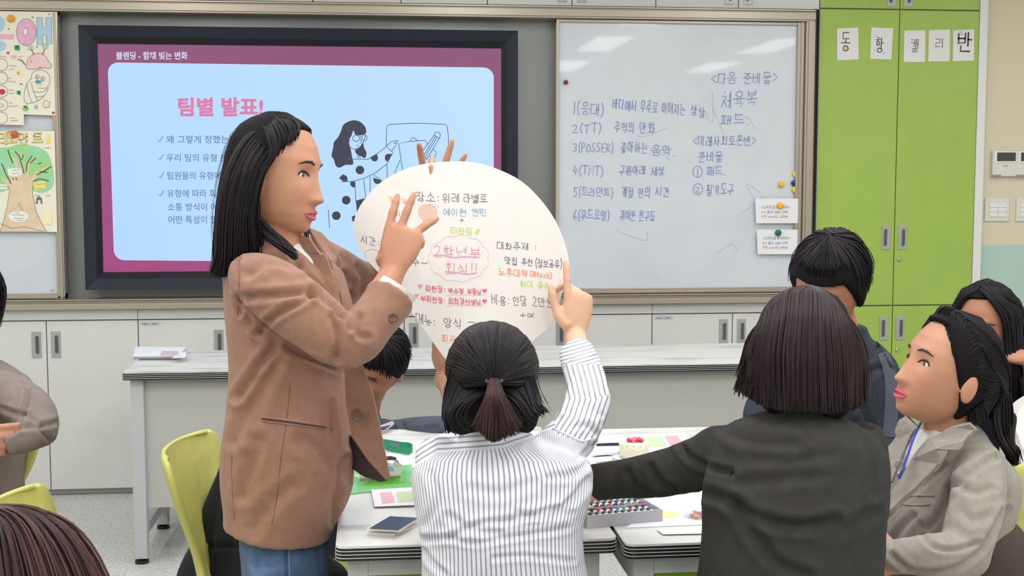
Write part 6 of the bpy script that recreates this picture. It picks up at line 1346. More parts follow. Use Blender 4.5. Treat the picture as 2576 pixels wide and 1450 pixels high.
tuck(F_, [(hF, .125), (P(2350, 1070, 2.68), .075), (P(2230, 1410, 2.5), .11), (P(2360, 1430, 2.7), .1)])
# ================================================================== person G: long black hair, chin on hand
BLKT = mat('black_top', (30, 30, 36), .85, bump=.2, bscale=700)
Gp = thing('person', 'seated woman with long centre-parted black hair in black top, cheek resting on hand', 'person', P(2500, 1600, 3.75)); Gp.location.z = 0; ORG[Gp.name].z = 0
fG, uG = -FW*.72-RT*.60-UP*.28, UP*.95-RT*.12-FW*.2; hG = P(2482, 815, 3.62)
m = MB(); head(m, hG, fG, uG, .98); limb(m, hG-UP*.06+FW*.02, P(2510, 955, 3.74), .048, .054)
loft(m, [pring(2512, 945, 3.75, 55, .05), pring(2520, 985, 3.75, 120, .08), pring(2520, 1100, 3.75, 120, .09), pring(2520, 1400, 3.75, 120, .1)])
w_ = P(2592, 905, 3.56); limb(m, P(2600, 1010, 3.72), P(2630, 1090, 3.5), .033, .028); limb(m, P(2630, 1090, 3.5), w_, .035, .024, .031)
hand3(m, w_, -RT*.95+UP*.25, FW*.35-UP*.5, UP*.8+RT*.2, [(6, 40, 55, 20), (2, 48, 60, 25), (-3, 52, 60, 25), (-8, 58, 60, 25)], .95, (.4, .4, .2, .4))
limb(m, P(2420, 1010, 3.72), P(2400, 1150, 3.6), .033, .028); limb(m, P(2400, 1150, 3.6), P(2480, 1180, 3.45), .035, .024, .031); hand3(m, P(2480, 1180, 3.45), RT*.9-FW*.2, -UP, -FW, RELAX, .95)
hip = P(2510, 1340, 3.8); hip.z = .54; fwG = (-Vector((FW.x, FW.y, 0))-RT*.25).normalized(); an = seatlegs(m, hip, fwG)
skinbody(Gp, m, .006, SK3, 2); shoes(Gp, an, fwG); face_parts(Gp, hG, fG, uG, .98)
stool(hip.x, hip.y, 'grey stool under the woman resting her cheek on her hand')
m = MB(); loft(m, [pring(2512, 935, 3.76, 58, .07), pring(2520, 968, 3.76, 128, .105), pring(2522, 1050, 3.76, 140, .12), pring(2520, 1200, 3.76, 130, .12), pring(2515, 1350, 3.8, 140, .13)], 4, 28, .9, (True, False))
pchain(m, [(2600, 990, 3.73, 48), (2625, 1040, 3.62, 46), (2635, 1085, 3.52, 42)], 1); pchain(m, [(2635, 1088, 3.5, 42), (2615, 1010, 3.52, 40), (2598, 945, 3.55, 36)], 1, rnd=(True, False)); pchain(m, [(2430, 1000, 3.73, 48), (2405, 1080, 3.66, 44), (2400, 1150, 3.6, 42)], 1); pchain(m, [(2400, 1152, 3.6, 42), (2440, 1172, 3.52, 38), (2475, 1180, 3.46, 34)], 1, rnd=(True, False))
obj('shirt', remesh(m, .009, 5, (), .004, 8), BLKT, Gp, smooth=True)
m = MB(); loft(m, [(hip+Vector((0, 0, .08)), RT*.16, FW*.12), (hip-Vector((0, 0, .06)), RT*.15, FW*.12)]); seatlegs(m, hip, fwG, .09, .42, 1.25); obj('trousers', remesh(m, .012, 4), mat('black_trousers', (34, 34, 38), .85), Gp, smooth=True)
m = MB(); scalp(m, hG, fG, uG, .98, .012, .09, -.06, .74, 8.0); hb = obj('hair', remesh(m, .006, 4), HBASE, Gp, smooth=True)
BG = basis(fG, uG); m = MB(); hg = lambda a, e, l: hp(a, e, l, hG, .98, BG)
for s_ in (-1, 1):
    G = []
    for k, (a0, e0) in enumerate(((6, 62), (4, 75), (4, 88), (176, 80), (178, 60), (180, 40))):
        am = (52, 68, 88, 112, 138, 165)[k]; p3 = hg(s_*am, -12, .018); p4 = p3-Vector((0, 0, .09))+BG[0]*s_*.006
        G.append([hg(s_*a0, e0, .014), hg(s_*am*.62, 46, .019), hg(s_*am*.95, 18, .021), p3, p4, p4-Vector((0, 0, .10))+BG[0]*s_*.004, p4-Vector((0, 0, .20))])
    strands(m, G, 620, .0023, .004)
o1 = obj('locks', m, HBLK, hb, smooth=True); o1['kind'] = 'stuff'
tuck(Gp, [(hG, .13), (P(2565, 890, 3.55), .12), (P(2520, 1180, 3.44), .11)])
# ================================================================== person J: white shirt at the right edge
J = thing('person', 'person in loose white shirt partly cut off by the right edge of the photo', 'person', P(2700, 1900, 3.15)); J.location.z = 0; ORG[J.name].z = 0
fJ, uJ = RT*.9+FW*.3, UP*1.0; hJ = P(2700, 850, 3.15)
m = MB(); head(m, hJ, fJ, uJ, 1.0); limb(m, hJ-UP*.06, P(2710, 1010, 3.18), .052, .058); loft(m, [pring(2710, 1000, 3.18, 60, .06), pring(2700, 1050, 3.18, 110, .12), pring(2690, 1200, 3.18, 110, .12), pring(2700, 1500, 3.18, 120, .12)])
limb(m, P(2640, 1080, 3.05), P(2620, 1280, 2.98), .033, .028); limb(m, P(2620, 1280, 2.98), P(2500, 1300, 3.0), .036, .024, .032); hand3(m, P(2500, 1300, 3.0), -RT*.9-UP*.3, -UP, FW, RELAX, .95)
limb(m, P(2700, 1080, 3.35), P(2680, 1270, 3.36), .033, .028); limb(m, P(2680, 1270, 3.36), P(2570, 1300, 3.36), .036, .024, .032); hand3(m, P(2570, 1300, 3.36), -RT, -UP, -FW, RELAX, .95)
hip = P(2700, 1560, 3.2); hip.z = .54; fwJ = Vector((RT.x, RT.y, 0)).normalized(); an = seatlegs(m, hip, fwJ)
skinbody(J, m, .007, SK2, 2); shoes(J, an, fwJ); face_parts(J, hJ, fJ, uJ, 1.0); stool(hip.x, hip.y, 'grey stool under the person in the white shirt')
m = MB(); loft(m, [pring(2705, 985, 3.18, 62, .08), pring(2690, 1025, 3.18, 118, .14), pring(2672, 1080, 3.18, 132, .16), pring(2668, 1200, 3.18, 136, .16), pring(2680, 1350, 3.18, 130, .15), pring(2690, 1500, 3.18, 140, .16)], 4, 28, .9, (True, False))
pchain(m, [(2620, 1060, 3.08, 62), (2596, 1130, 3.02, 58), (2596, 1210, 2.98, 52), (2600, 1270, 2.97, 46)], 1); pchain(m, [(2600, 1272, 2.97, 46), (2560, 1288, 2.98, 42), (2525, 1298, 2.99, 36)], 1, rnd=(True, False)); pchain(m, [(2700, 1080, 3.34, 56), (2682, 1180, 3.35, 50), (2680, 1270, 3.36, 44), (2590, 1298, 3.36, 36)], 1, rnd=(True, False))
obj('shirt', remesh(m, .008, 5, [([(2545, 1100), (2560, 1140), (2576, 1150)], 8, .008), ([(2540, 1180), (2560, 1170), (2580, 1175)], 6, .007), ([(2540, 1150), (2570, 1190), (2590, 1200)], 6, .006)], .004, 9), mat('white_cotton', (232, 230, 224), .8, bump=.2, bscale=600), J, smooth=True)
m = MB(); loft(m, [(hip+Vector((0, 0, .08)), RT*.12, FW*.16), (hip-Vector((0, 0, .06)), RT*.12, FW*.15)]); seatlegs(m, hip, fwJ, .09, .42, 1.25); obj('trousers', remesh(m, .012, 4), mat('brown_grey_trousers', (66, 58, 52), .9), J, smooth=True)
m = MB(); scalp(m, hJ, fJ, uJ, 1.0, .014); hb = obj('hair', remesh(m, .006, 4), HBASE, J, smooth=True); BJ = basis(fJ, uJ); m = MB()
strands(m, [[hp(20, 85, .012, hJ, 1, BJ), hp(a, 55, .016, hJ, 1, BJ), hp(a, 15, .018, hJ, 1, BJ), hp(a, -35, .012, hJ, 1, BJ)] for a in range(75, 290, 20)], 500, .0024, .004); o1 = obj('locks', m, HBLK, hb, smooth=True); o1['kind'] = 'stuff'
tuck(J, [(hJ, .13), (P(2480, 1300, 3.0), .12), (P(2550, 1300, 3.36), .11)])
# ================================================================== person H: taupe shirt, arms folded, left edge
TAU = mat('taupe_cotton', (132, 120, 114), .85, var=(124, 112, 107), scale=40, bump=.25, bscale=700)
H = thing('person', 'person in taupe shirt with folded arms, cut off by the left edge', 'person', P(-60, 1500, 3.1)); H.location.z = 0; ORG[H.name].z = 0
fH, uH = RT*.5-FW*.6, UP*1.0; hH = P(-90, 760, 3.1)
m = MB(); head(m, hH, fH, uH, 1.0); limb(m, hH-UP*.06, P(-85, 930, 3.12), .052, .058); loft(m, [pring(-85, 915, 3.12, 60, .06), pring(-70, 980, 3.12, 130, .1), pring(-70, 1200, 3.12, 120, .1), pring(-70, 1500, 3.12, 120, .11)])
limb(m, P(30, 985, 3.02), P(105, 1085, 2.94), .033, .028); limb(m, P(105, 1085, 2.94), P(-20, 1120, 2.88), .036, .024, .032); hand3(m, P(-20, 1120, 2.88), -RT, FW, UP, RELAX, .95)
limb(m, P(-200, 985, 3.02), P(-240, 1120, 2.94), .033, .028); limb(m, P(-240, 1120, 2.94), P(-110, 1110, 2.84), .036, .024, .032); hand3(m, P(-110, 1110, 2.84), RT, FW, UP, RELAX, .95)
hip = P(-70, 1590, 3.16); hip.z = .54; fwH = -Vector((FW.x, FW.y, 0)).normalized(); an = seatlegs(m, hip, fwH)
skinbody(H, m, .0065, SK1, 2); shoes(H, an, fwH); face_parts(H, hH, fH, uH, 1.0)
m = MB(); loft(m, [pring(-85, 905, 3.12, 60, .07), pring(-72, 930, 3.12, 110, .11, 6), pring(-66, 970, 3.12, 142, .13, 6), pring(-70, 1080, 3.12, 132, .13), pring(-66, 1150, 3.12, 122, .13), pring(-62, 1260, 3.12, 112, .13), pring(-66, 1400, 3.14, 130, .14), pring(-70, 1560, 3.16, 135, .15)], 4, 28, .9, (True, False))
pchain(m, [(8, 975, 3.04, 48), (45, 1005, 3.0, 56), (80, 1040, 2.95, 58), (102, 1074, 2.92, 48)], 1); pchain(m, [(104, 1078, 2.92, 48), (60, 1102, 2.88, 42), (10, 1118, 2.86, 32)], 1, rnd=(True, False))
pchain(m, [(-190, 985, 3.04, 50), (-228, 1050, 2.98, 50), (-240, 1115, 2.94, 46)], 1); pchain(m, [(-240, 1118, 2.94, 44), (-180, 1116, 2.88, 40), (-125, 1112, 2.84, 34)], 1, rnd=(True, False))
CH = [([(0, 1028), (30, 1038), (55, 1045)], 5, .007), ([(0, 1090), (35, 1085), (58, 1045), (68, 985)], 5, .010), ([(60, 1042), (90, 1062), (108, 1072)], 5, .008), ([(108, 1072), (140, 1064), (152, 1058)], 5, .008), ([(45, 1078), (90, 1075), (130, 1110)], 5, .007), ([(60, 965), (72, 990), (60, 1040)], 5, .008)]
ho = remesh(m, .006, 5, CH, .003, 10); obj('shirt', ho, TAU, H, smooth=True)
m = MB(); loft(m, [(hip+Vector((0, 0, .08)), RT*.16, FW*.12), (hip-Vector((0, 0, .06)), RT*.15, FW*.12)]); seatlegs(m, hip, fwH, .09, .42, 1.25); obj('trousers', remesh(m, .012, 4), mat('navy_trousers', (48, 52, 68), .85), H, smooth=True)
m = MB(); scalp(m, hH, fH, uH, 1.0, .014); hb = obj('hair', remesh(m, .006, 4), HBASE, H, smooth=True); BH = basis(fH, uH); m = MB()
strands(m, [[hp(20, 85, .012, hH, 1, BH), hp(a, 55, .016, hH, 1, BH), hp(a, 15, .018, hH, 1, BH), hp(a, -30, .012, hH, 1, BH)] for a in range(70, 295, 20)], 500, .0024, .004); o1 = obj('locks', m, HBLK, hb, smooth=True); o1['kind'] = 'stuff'
tuck(H, [(hH, .13), (P(-40, 1120, 2.88), .13), (P(-90, 1110, 2.84), .12)])
# ================================================================== person I: brown head in the foreground, bottom left
I_ = thing('person', 'foreground person with dark auburn hair at the bottom left corner, seen from behind', 'person', P(20, 1900, 1.45)); I_.location.z = 0; ORG[I_.name].z = 0
fI, uI = FW*.9+RT*.3-UP*.05, UP*.97-RT*.12; hI = P(-5, 1640, 1.36)
m = MB(); head(m, hI, fI, uI, 1.0); limb(m, hI-UP*.06, hI-UP*.17, .052, .058); c0_ = hI-UP*.20
loft(m, [(c0_+UP*.02, RT*.07, FW*.05), (c0_-UP*.03, RT*.155, FW*.08), (c0_-UP*.2, RT*.14, FW*.09), (c0_-UP*.42, RT*.15, FW*.1)])
for s_ in (-1, 1):
    a = c0_+RT*.16*s_-UP*.04; b = a+RT*.03*s_-UP*.24+FW*.05; limb(m, a, b, .044, .037); c = b+FW*.22+UP*.02-RT*.05*s_; limb(m, b, c, .036, .024, .032); hand3(m, c, FW-RT*.2*s_, -UP, -RT*s_, RELAX, .95)
hip = c0_-UP*.46; hip.z = .53; fwI = Vector((FW.x, FW.y, 0)).normalized(); an = seatlegs(m, hip, fwI); skinbody(I_, m, .007, SK1, 2); shoes(I_, an, fwI); face_parts(I_, hI, fI, uI)
m = MB(); loft(m, [(c0_+UP*.02, RT*.08, FW*.075), (c0_-UP*.03, RT*.18, FW*.11), (c0_-UP*.2, RT*.175, FW*.12), (hip-UP*.02, RT*.18, FW*.13)], 4, 26, .9, (True, False))
for s_ in (-1, 1):
    a = c0_+RT*.16*s_-UP*.04; b = a+RT*.03*s_-UP*.24+FW*.05; c = b+FW*.22+UP*.02-RT*.05*s_; limb(m, a, b, .056, .048); limb(m, b, c, .048, .034, .042)
obj('shirt', remesh(m, .01, 5, (), .004, 8), BLKT, I_, smooth=True)
m = MB(); seatlegs(m, hip, fwI, .09, .42, 1.25); obj('trousers', remesh(m, .012, 4), mat('black_trousers', (34, 34, 38), .85), I_, smooth=True)
stool(hip.x, hip.y, 'grey stool under the foreground person with auburn hair')
m = MB(); scalp(m, hI, fI, uI, 1.0, .030, .085, -.10, .6); loft(m, [(hI+UP*.02-FW*.02, RT*.10, FW*.10), (hI-UP*.08-FW*.03, RT*.115, FW*.09), (hI-UP*.17-FW*.03, RT*.11, FW*.06)]); hb = obj('hair', remesh(m, .007, 4), HBASE, I_, smooth=True)
BI = basis(fI, uI); m = MB(); hi = lambda a, e, l: hp(a, e, l, hI, 1.0, BI)
strands(m, [[hi(a*.25+150, 82, .036), hi(a, 62, .040), hi(a, 38, .044), hi(a, 8, .044), hi(a, -20, .042), hi(a, -42, .050)] for a in range(60, 331, 16)], 2200, .0016, .006); o1 = obj('locks', m, HRED, hb, smooth=True); o1['kind'] = 'stuff'
tuck(I_, [(hI, .13)]+[(c0_+RT*.16*s_-UP*.24+FW*.3, .13) for s_ in (-1, 1)])
# ================================================================== person B: slate jacket beyond the table
SLT = mat('slate_jacket', (72, 78, 92), .8, var=(66, 71, 84), scale=30, bump=.25, bscale=700)
B_ = thing('person', 'seated person with short black hair in slate jacket, half hidden behind the brown blazer', 'person', P(880, 1600, 3.95)); B_.location.z = 0; ORG[B_.name].z = 0
fB, uB = -RT*.62-FW*.5-UP*.55, UP*.85+RT*.45-FW*.25; hB = P(958, 912, 3.78)
m = MB(); head(m, hB, fB, uB, .90); limb(m, hB-UP*.05-RT*.02, P(895, 1040, 3.90), .050, .056); loft(m, [pring(890, 1030, 3.9, 55, .06), pring(872, 1075, 3.9, 100, .09), pring(870, 1200, 3.9, 110, .1), pring(870, 1400, 3.95, 110, .1)])
limb(m, P(945, 1085, 3.85), P(985, 1092, 3.66), .033, .028); limb(m, P(985, 1092, 3.66), P(1190, 1076, 3.56), .037, .026, .033); hand3(m, P(1190, 1076, 3.56), RT, -UP, FW, RELAX, .95)
limb(m, P(790, 1085, 3.85), P(770, 1190, 3.75), .033, .028); limb(m, P(770, 1190, 3.75), P(830, 1200, 3.7), .036, .024, .032); hand3(m, P(830, 1200, 3.7), RT*.4-FW*.2-UP*.5, -UP, -FW, RELAX, .9)
hip = P(870, 1400, 4.0); hip.z = .54; fwB = -Vector((FW.x, FW.y, 0)).normalized()-Vector((RT.x, RT.y, 0))*.9; fwB.normalize(); an = seatlegs(m, hip, fwB, .085, .36)
skinbody(B_, m, .0065, SK3, 2); shoes(B_, an, fwB); face_parts(B_, hB, fB, uB, .90); stool(hip.x, hip.y, 'grey stool under the person in the slate jacket')
m = MB(); loft(m, [pring(892, 1022, 3.9, 50, .07, -15), pring(878, 1052, 3.9, 78, .10, -5), pring(870, 1100, 3.9, 96, .12), pring(868, 1250, 3.92, 118, .13), pring(868, 1400, 3.98, 128, .14)], 4, 26, .9, (True, False))
pchain(m, [(925, 1088, 3.84, 40), (962, 1098, 3.76, 44), (1005, 1098, 3.66, 42), (1055, 1090, 3.60, 42), (1110, 1083, 3.57, 38), (1160, 1078, 3.56, 34)], .9, rnd=(True, False))
pchain(m, [(800, 1080, 3.85, 48), (775, 1140, 3.8, 44), (770, 1190, 3.75, 42)], 1); pchain(m, [(770, 1192, 3.75, 40), (800, 1200, 3.72, 36), (822, 1202, 3.7, 32)], 1, rnd=(True, False))
obj('jacket', remesh(m, .0075, 5, [([(1010, 1066), (1030, 1085), (1100, 1078)], 5, .006), ([(985, 1105), (1040, 1100), (1110, 1096)], 5, .006)], .003, 12), SLT, B_, smooth=True)
m = MB(); loft(m, [(hip+Vector((0, 0, .08)), RT*.15, FW*.12), (hip-Vector((0, 0, .06)), RT*.15, FW*.12)]); seatlegs(m, hip, fwB, .085, .36, 1.25); obj('trousers', remesh(m, .012, 4), mat('black_trousers', (34, 34, 38), .85), B_, smooth=True)
m = MB(); scalp(m, hB, fB, uB, .90, .010, .06, -.03, .5, 6); hb = obj('hair', remesh(m, .006, 4), HBASE, B_, smooth=True); BB = basis(fB, uB); m = MB()
strands(m, [[hp(20, 85, .012, hB, .9, BB), hp(a, 62, .014, hB, .9, BB), hp(a, 42, .015, hB, .9, BB), hp(a, (32 if abs(a) < 60 else 12), .010, hB, .9, BB)] for a in range(-180, 181, 20)], 700, .0022, .004); o1 = obj('locks', m, HBLK, hb, smooth=True); o1['kind'] = 'stuff'
tuck(B_, [(hB, .13), (P(1230, 1076, 3.56), .13), (P(840, 1215, 3.7), .12)])
# violet phone propped on the slate sleeve
vp = thing('phone', 'violet-screened phone held against the slate sleeve at the far table edge', 'phone', P(975, 1074, 3.55))
m = MB(); a, b, c, d = P(955, 1072, 3.56), P(988, 1060, 3.62), P(994, 1068, 3.58), P(962, 1084, 3.52)
obj('case', MB().prism([a, b, P(993, 1067, 3.585), P(972, 1084, 3.52), P(958, 1086, 3.52)], -FW+UP*.2, .007), mat('phone_silver', (190, 188, 196), .3, coat=.5), vp)
obj('screen', MB().prism([P(957, 1074, 3.548), P(984, 1063, 3.60), P(987, 1067, 3.578), P(968, 1080, 3.52), P(958, 1081, 3.52)], -FW+UP*.2, .0006), mat('phone_violet', (88, 68, 140), .2, coat=.6), vp)
# ================================================================== drawn posters on the left whiteboard
PAPC = mat('poster_cream', (240, 236, 218), .8)
pY = 5.8795
def dec(name, m_, fn, par, o=1): return decal(name, lambda mb: fn(mb, SRF(pY-.0008-.0004*o)), m_, par)
p1 = T(obj('drawn_poster', MB().prism([PY(a, b, pY) for a, b in [(-60, 27), (144, 30), (140, 291), (60, 288), (60, 315), (-60, 313)]], (0, 1, 0), .0008), PAPC), 'cream hand-drawn poster with large pink and blue letters and a swaddled baby', 'poster', 'hand-drawn posters on the left board')
p2 = T(obj('drawn_poster', MB().prism([PY(a, b, pY) for a, b in [(-60, 331), (137, 330), (144, 584), (-60, 582)]], (0, 1, 0), .0008), PAPC), 'cream hand-drawn poster of a green tree with wide brown trunk', 'poster', 'hand-drawn posters on the left board')
PBL = mat('pencil_blue', (164, 206, 228), .8, var=(186, 218, 232), scale=60); PPK = mat('pencil_pink', (232, 170, 205), .8, var=(240, 192, 216), scale=60); PLP = mat('pencil_pale_pink', (240, 206, 206), .8); PGN = mat('pencil_green', (84, 156, 112), .8)
PLG = mat('pencil_light_green', (160, 206, 130), .8); PRD = mat('pencil_red', (204, 60, 66), .8); PYL = mat('pencil_yellow', (244, 226, 130), .8); PLN = mat('pencil_line', (150, 138, 130), .8); PBR = mat('pencil_brown', (150, 100, 66), .8); PPL = mat('poster_cream2', (240, 236, 218), .8)
EL = lambda cx, cy, rx, ry, n=20: circ(cx, cy, rx, ry, n)[:-1]
dec('blue_letter', PBL, lambda mb, s: (fill(mb, EL(-9, 60, 21, 22), s)), p1); dec('pink_bar', PPK, lambda mb, s: fill(mb, [(-20, 86), (34, 87), (34, 99), (-20, 98)], s), p1); dec('blue_letter', PBL, lambda mb, s: fill(mb, EL(-5, 115, 20, 14), s), p1)
dec('pink_letter', PPK, lambda mb, s: fill(mb, EL(66, 81, 25, 34), s), p1); dec('letter_hole', PPL, lambda mb, s: fill(mb, EL(64, 80, 6, 9), s), p1, 2)
dec('blue_letter', PBL, lambda mb, s: fill(mb, [(93, 44), (106, 44), (107, 67), (116, 67), (116, 44), (129, 43), (130, 111), (117, 112), (116, 88), (108, 88), (108, 112), (93, 113)], s), p1)
dec('letter_outline', PLN, lambda mb, s: (ribbon(mb, circ(66, 81, 25, 34, 20), 1, s), ribbon(mb, circ(64, 80, 6, 9, 12), 1, s), ribbon(mb, [(93, 44), (106, 44), (107, 67), (116, 67), (116, 44), (129, 43), (130, 111), (117, 112), (116, 88), (108, 88), (108, 112), (93, 113), (93, 44)], 1, s)), p1, 3)['kind'] = 'stuff'
def clover(mb, s, x, y, r):
    for k in range(4): fill(mb, EL(x+r*.5*math.cos(.6+k*1.57), y+r*.5*math.sin(.6+k*1.57), r*.55, r*.5, 10), s)
    ribbon(mb, [(x, y), (x+r*.7, y+r*1.3)], 1.3, s)
for (x, y, r, m_) in ((43, 120, 8, PGN), (47, 233, 6, PGN), (64, 272, 9, PLG), (91, 269, 6, PBL), (82, 43, 3, PLG), (93, 118, 2.5, PLG), (46, 183, 6, PYL)): dec('clover', m_, lambda mb, s: clover(mb, s, x, y, r), p1)['kind'] = 'stuff'
dec('creature', PLP, lambda mb, s: fill(mb, [tuple(p[:2]) for p in spl([Vector((a, b, 0)) for a, b in [(66, 165), (70, 150), (82, 138), (98, 134), (114, 140), (121, 153), (129, 164), (126, 172), (110, 170), (96, 173), (78, 174), (67, 172)]], 3, True)], s), p1, 2)
dec('creature_line', PBR, lambda mb, s: (ribbon(mb, [(85, 137), (79, 124)], 2.4, s), ribbon(mb, [(107, 137), (112, 124)], 2.4, s)), p1, 2)['kind'] = 'stuff'
dec('antenna_ball', mat('pencil_grey_green', (186, 208, 190), .8), lambda mb, s: (fill(mb, EL(77, 121, 7.5, 6.5), s), fill(mb, EL(114, 117, 8.5, 7), s)), p1, 2)['kind'] = 'stuff'
def f(mb, s):
    for l in ([(66, 165), (70, 150), (82, 138), (98, 134), (114, 140), (121, 153), (129, 164), (126, 172), (110, 170), (96, 173), (78, 174), (67, 172), (66, 165)], [(79, 198), (80, 186), (90, 178), (106, 176), (120, 184), (126, 198), (122, 215), (112, 222), (96, 221)], [(78, 197), (67, 212), (61, 235), (61, 252), (66, 260), (80, 259), (95, 254), (112, 240), (122, 222)],
              [(67, 212), (72, 235), (80, 258)], [(78, 208), (84, 230), (95, 254)], [(84, 230), (105, 232), (122, 220)], [(90, 244), (104, 243), (112, 240)], [(75, 155), (80, 157), (79, 152)], [(97, 172), (100, 167), (104, 171)]): ribbon(mb, [tuple(p[:2]) for p in spl([Vector((a, b, 0)) for a, b in l], 3)], 1.1, s)
    for (x, y) in ((94, 193), (108, 198)): ribbon(mb, circ(x, y, 5, 6, 12), 1, s); ribbon(mb, circ(x-1, y+1, 2, 3, 8), 1, s)
    for y in (163, 196, 230, 264, 297): ribbon(mb, circ(4, y, 15, 15, 20), 1.1, s)
    for (x, y, w_) in ((24, 166, 20), (24, 174, 14), (20, 197, 12), (20, 205, 22), (22, 226, 16), (22, 235, 18), (22, 260, 12), (22, 267, 28), (26, 297, 14), (26, 303, 22), (-4, 143, 22), (48, 143, 10)): ribbon(mb, [(x+k*2.2, y+random.uniform(-1.6, 1.6)) for k in range(int(w_/2.2))], 1, s)
    ribbon(mb, [(108, 262), (112, 252), (118, 254), (126, 258), (124, 270), (110, 270), (108, 262)], 1.1, s); ribbon(mb, circ(2, 265, 8, 4, 8), 1.1, s)
dec('pencil_line', PLN, f, p1, 4)['kind'] = 'stuff'
dec('pacifier', mat('pencil_strong_blue', (92, 160, 200), .8), lambda mb, s: fill(mb, EL(96, 206, 8, 4.5), s), p1, 3); dec('pacifier_rim', PYL, lambda mb, s: fill(mb, EL(99, 212, 7, 3), s), p1, 2)
dec('red_scribble', PRD, lambda mb, s: (fill(mb, EL(5, 231, 8, 7), s), [fill(mb, heart(x, y, r), s) for x, y, r in ((20, 133, 4), (134, 284, 4), (22, 73, 2.5), (124, 36, 2.5), (53, 212, 3))]), p1, 3)['kind'] = 'stuff'
dec('pink_scribble', PPK, lambda mb, s: fill(mb, EL(34, 143, 7, 3.5), s), p1, 3); dec('bottle', mat('pencil_peach', (244, 218, 180), .8), lambda mb, s: fill(mb, [(109, 262), (124, 260), (123, 269), (111, 270)], s), p1, 3)
for k, m_ in enumerate((PRD, PYL, PBL)): dec('rainbow', m_, lambda mb, s: ribbon(mb, [(44+k*1.5+15*t/6, 150-5*math.sin(math.pi*t/7)+k*2+t*1.6) for t in range(8)], 1.6, s), p1, 3)
# tree poster
GRT = mat('pencil_leaf_green', (158, 218, 132), .8, var=(160, 218, 186), scale=9); TRK = mat('pencil_trunk', (232, 212, 184), .8, var=(224, 198, 164), scale=16)
dec('tree_crown', GRT, lambda mb, s: fill(mb, [tuple(p[:2]) for p in spl([Vector((a, b, 0)) for a, b in [(-50, 380), (0, 372), (25, 370), (45, 364), (80, 366), (105, 374), (122, 390), (130, 412), (135, 440), (134, 465), (122, 480), (104, 485), (84, 480), (40, 470), (0, 484), (-50, 480)]], 3, True)], s), p2)
dec('tree_trunk', TRK, lambda mb, s: fill(mb, [(0, 583), (8, 560), (18, 520), (24, 480), (22, 470), (2, 448), (-30, 440), (-30, 432), (12, 450), (26, 462), (26, 444), (18, 420), (22, 418), (34, 440), (40, 420), (32, 395), (40, 398), (50, 432), (54, 400), (48, 385), (56, 390), (60, 440), (66, 442), (68, 415), (84, 396), (74, 418), (72, 450), (90, 432), (130, 411), (96, 440), (80, 462), (82, 490), (90, 530), (104, 562), (118, 583)], s), p2, 2)
def f(mb, s):
    for l in ([(0, 583), (8, 560), (18, 520), (24, 480), (22, 470)], [(82, 470), (82, 490), (90, 530), (104, 562), (118, 583)], [(45, 520), (48, 510), (52, 520), (56, 530)], [(-5, 560), (30, 575), (60, 570), (110, 583)]): ribbon(mb, l, 1.1, s)
    for (x, y, w_) in ((30, 428, 26), (30, 436, 20), (30, 541, 34), (34, 550, 30), (44, 555, 16), (90, 464, 22), (92, 474, 16), (88, 492, 16), (116, 492, 14), (0, 470, 20), (112, 372, 18), (38, 535, 14)): ribbon(mb, [(x+k*2.2, y+random.uniform(-1.4, 1.4)) for k in range(int(w_/2.2))], 1.1, s)
dec('pencil_line', PLN, f, p2, 5)['kind'] = 'stuff'
def f(mb, s):
    for l in ([(20, 378), (26, 396), (32, 410)], [(38, 382), (48, 392), (54, 412), (60, 436)], [(58, 390), (55, 402)], [(80, 392), (68, 412), (66, 432)], [(90, 398), (76, 410)], [(128, 420), (108, 432), (92, 440)], [(118, 434), (100, 432)], [(122, 455), (100, 450), (84, 456)], [(4, 412), (16, 440), (28, 462)], [(32, 448), (34, 452)], [(40, 448), (42, 452)], [(96, 412), (104, 410)]): ribbon(mb, l, 2.6, s)
dec('branch_shading', mat('pencil_dark_brown', (104, 88, 76), .8), f, p2, 3)['kind'] = 'stuff'
for q in ([(18, 426), (30, 423), (54, 424), (55, 440), (40, 444), (22, 443)], [(-20, 462), (18, 465), (18, 477), (-20, 476)]): dec('white_sign', mat('pencil_white', (240, 240, 234), .8), lambda mb, s: fill(mb, q, s), p2, 4)
dec('yellow_sign', PYL, lambda mb, s: fill(mb, [(84, 460), (113, 455), (116, 475), (88, 480)], s), p2, 4); dec('oval_label', mat('pencil_white', (240, 240, 234), .8), lambda mb, s: fill(mb, EL(46, 545, 25, 14), s), p2, 4); dec('yellow_square', mat('pencil_pale_yellow', (248, 236, 190), .8), lambda mb, s: fill(mb, [(108, 531), (131, 530), (130, 565), (108, 565)], s), p2, 3)
dec('small_portrait', mat('pencil_grey', (120, 112, 112), .8), lambda mb, s: (fill(mb, [(90, 514), (92, 498), (98, 494), (105, 499), (107, 513), (102, 512), (102, 503), (95, 503), (95, 512)], s)), p2, 4)
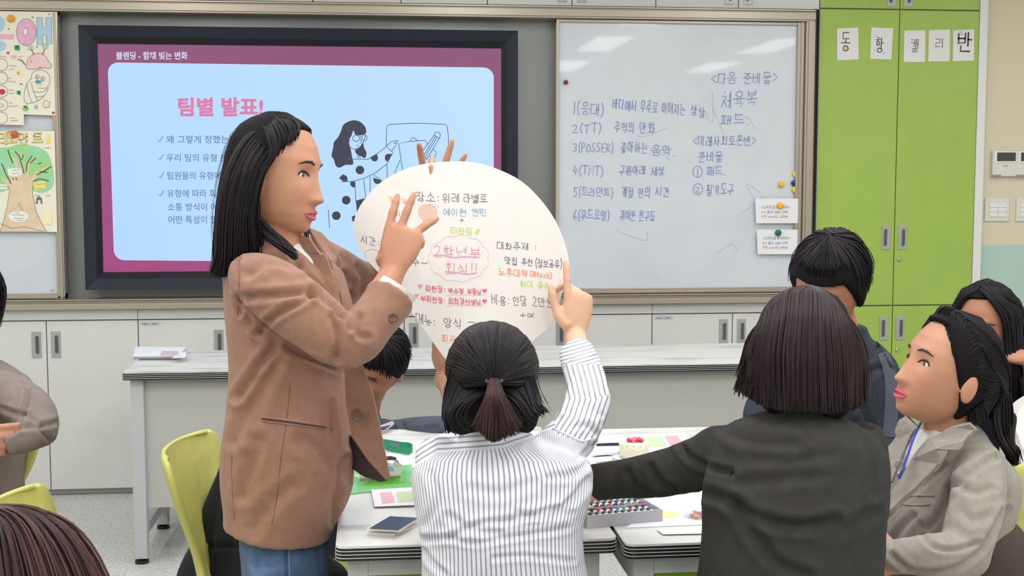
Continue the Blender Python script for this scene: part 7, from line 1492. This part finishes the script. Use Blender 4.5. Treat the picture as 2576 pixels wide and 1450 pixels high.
for k, (ch, x) in enumerate((('리', -4), ('모', 17), ('먼', 46), ('트', 82))):
    dec('title_outline', PLN, lambda mb, s: hand(mb, ch, x, 334, x+28, 333, 29, 5.4, s, .02, 0), p2, 1); dec('title_fill', PYL, lambda mb, s: (random.seed(3), hand(mb, ch, x, 334, x+28, 333, 29, 3.2, s, .0, 0)), p2, 2)
dec('yellow_bottle', PYL, lambda mb, s: fill(mb, [(116, 345), (119, 343), (119, 338), (124, 338), (124, 343), (127, 346), (127, 362), (116, 362)], s), p2, 2)
def mag2(px, py, c, label): magnet(px, py, c, label, 9, off=.0225)
mag2(28, 47, (236, 160, 30), 'orange-yellow magnet holding the upper drawn poster'); mag2(37, 338, (214, 92, 36), 'red-orange magnet holding the tree poster')
# chairs and the draped coat
put(c0, -.203, 2.96, -98, 'lime plastic chair left of the standing woman, black coat lying over it')
c1 = put(copytree(c0), -1.06, 3.05, 172, 'lime plastic chair under the person in taupe at the left edge')
c2 = put(copytree(c0), 1.362, 2.87, 42, 'lime plastic chair under the woman in the grey blazer, right edge')
c3 = put(copytree(c0), -.455, 2.44, -92, 'lime plastic chair whose top shows behind the foreground auburn hair')
m = MB()
loft(m, [pring(604, 1082, 3.07, 22, .03, -40), pring(600, 1130, 3.07, 46, .035, -30), pring(604, 1200, 3.07, 84, .04, -24), pring(606, 1270, 3.07, 108, .045, -14), pring(606, 1350, 3.07, 122, .05), pring(600, 1450, 3.07, 160, .055), pring(600, 1580, 3.08, 185, .06), pring(600, 1720, 3.08, 200, .06)], 4, 28, .9)
loft(m, [pring(770, 1400, 2.96, 60, .05), pring(780, 1450, 2.96, 95, .09), pring(780, 1560, 2.96, 105, .1)], 4, 24)
T(obj('coat', remesh(m, .009, 6, [([(560, 1180), (540, 1300), (520, 1420)], 10, .008), ([(500, 1376), (560, 1374), (600, 1378)], 5, .006), ([(590, 1150), (580, 1300), (570, 1440)], 12, .006)], .006, 7), mat('black_wool', (24, 25, 34), .9, bump=.3, bscale=600, sheen=.1), smooth=True), 'long black coat heaped over the lime chair behind the standing woman', 'coat')
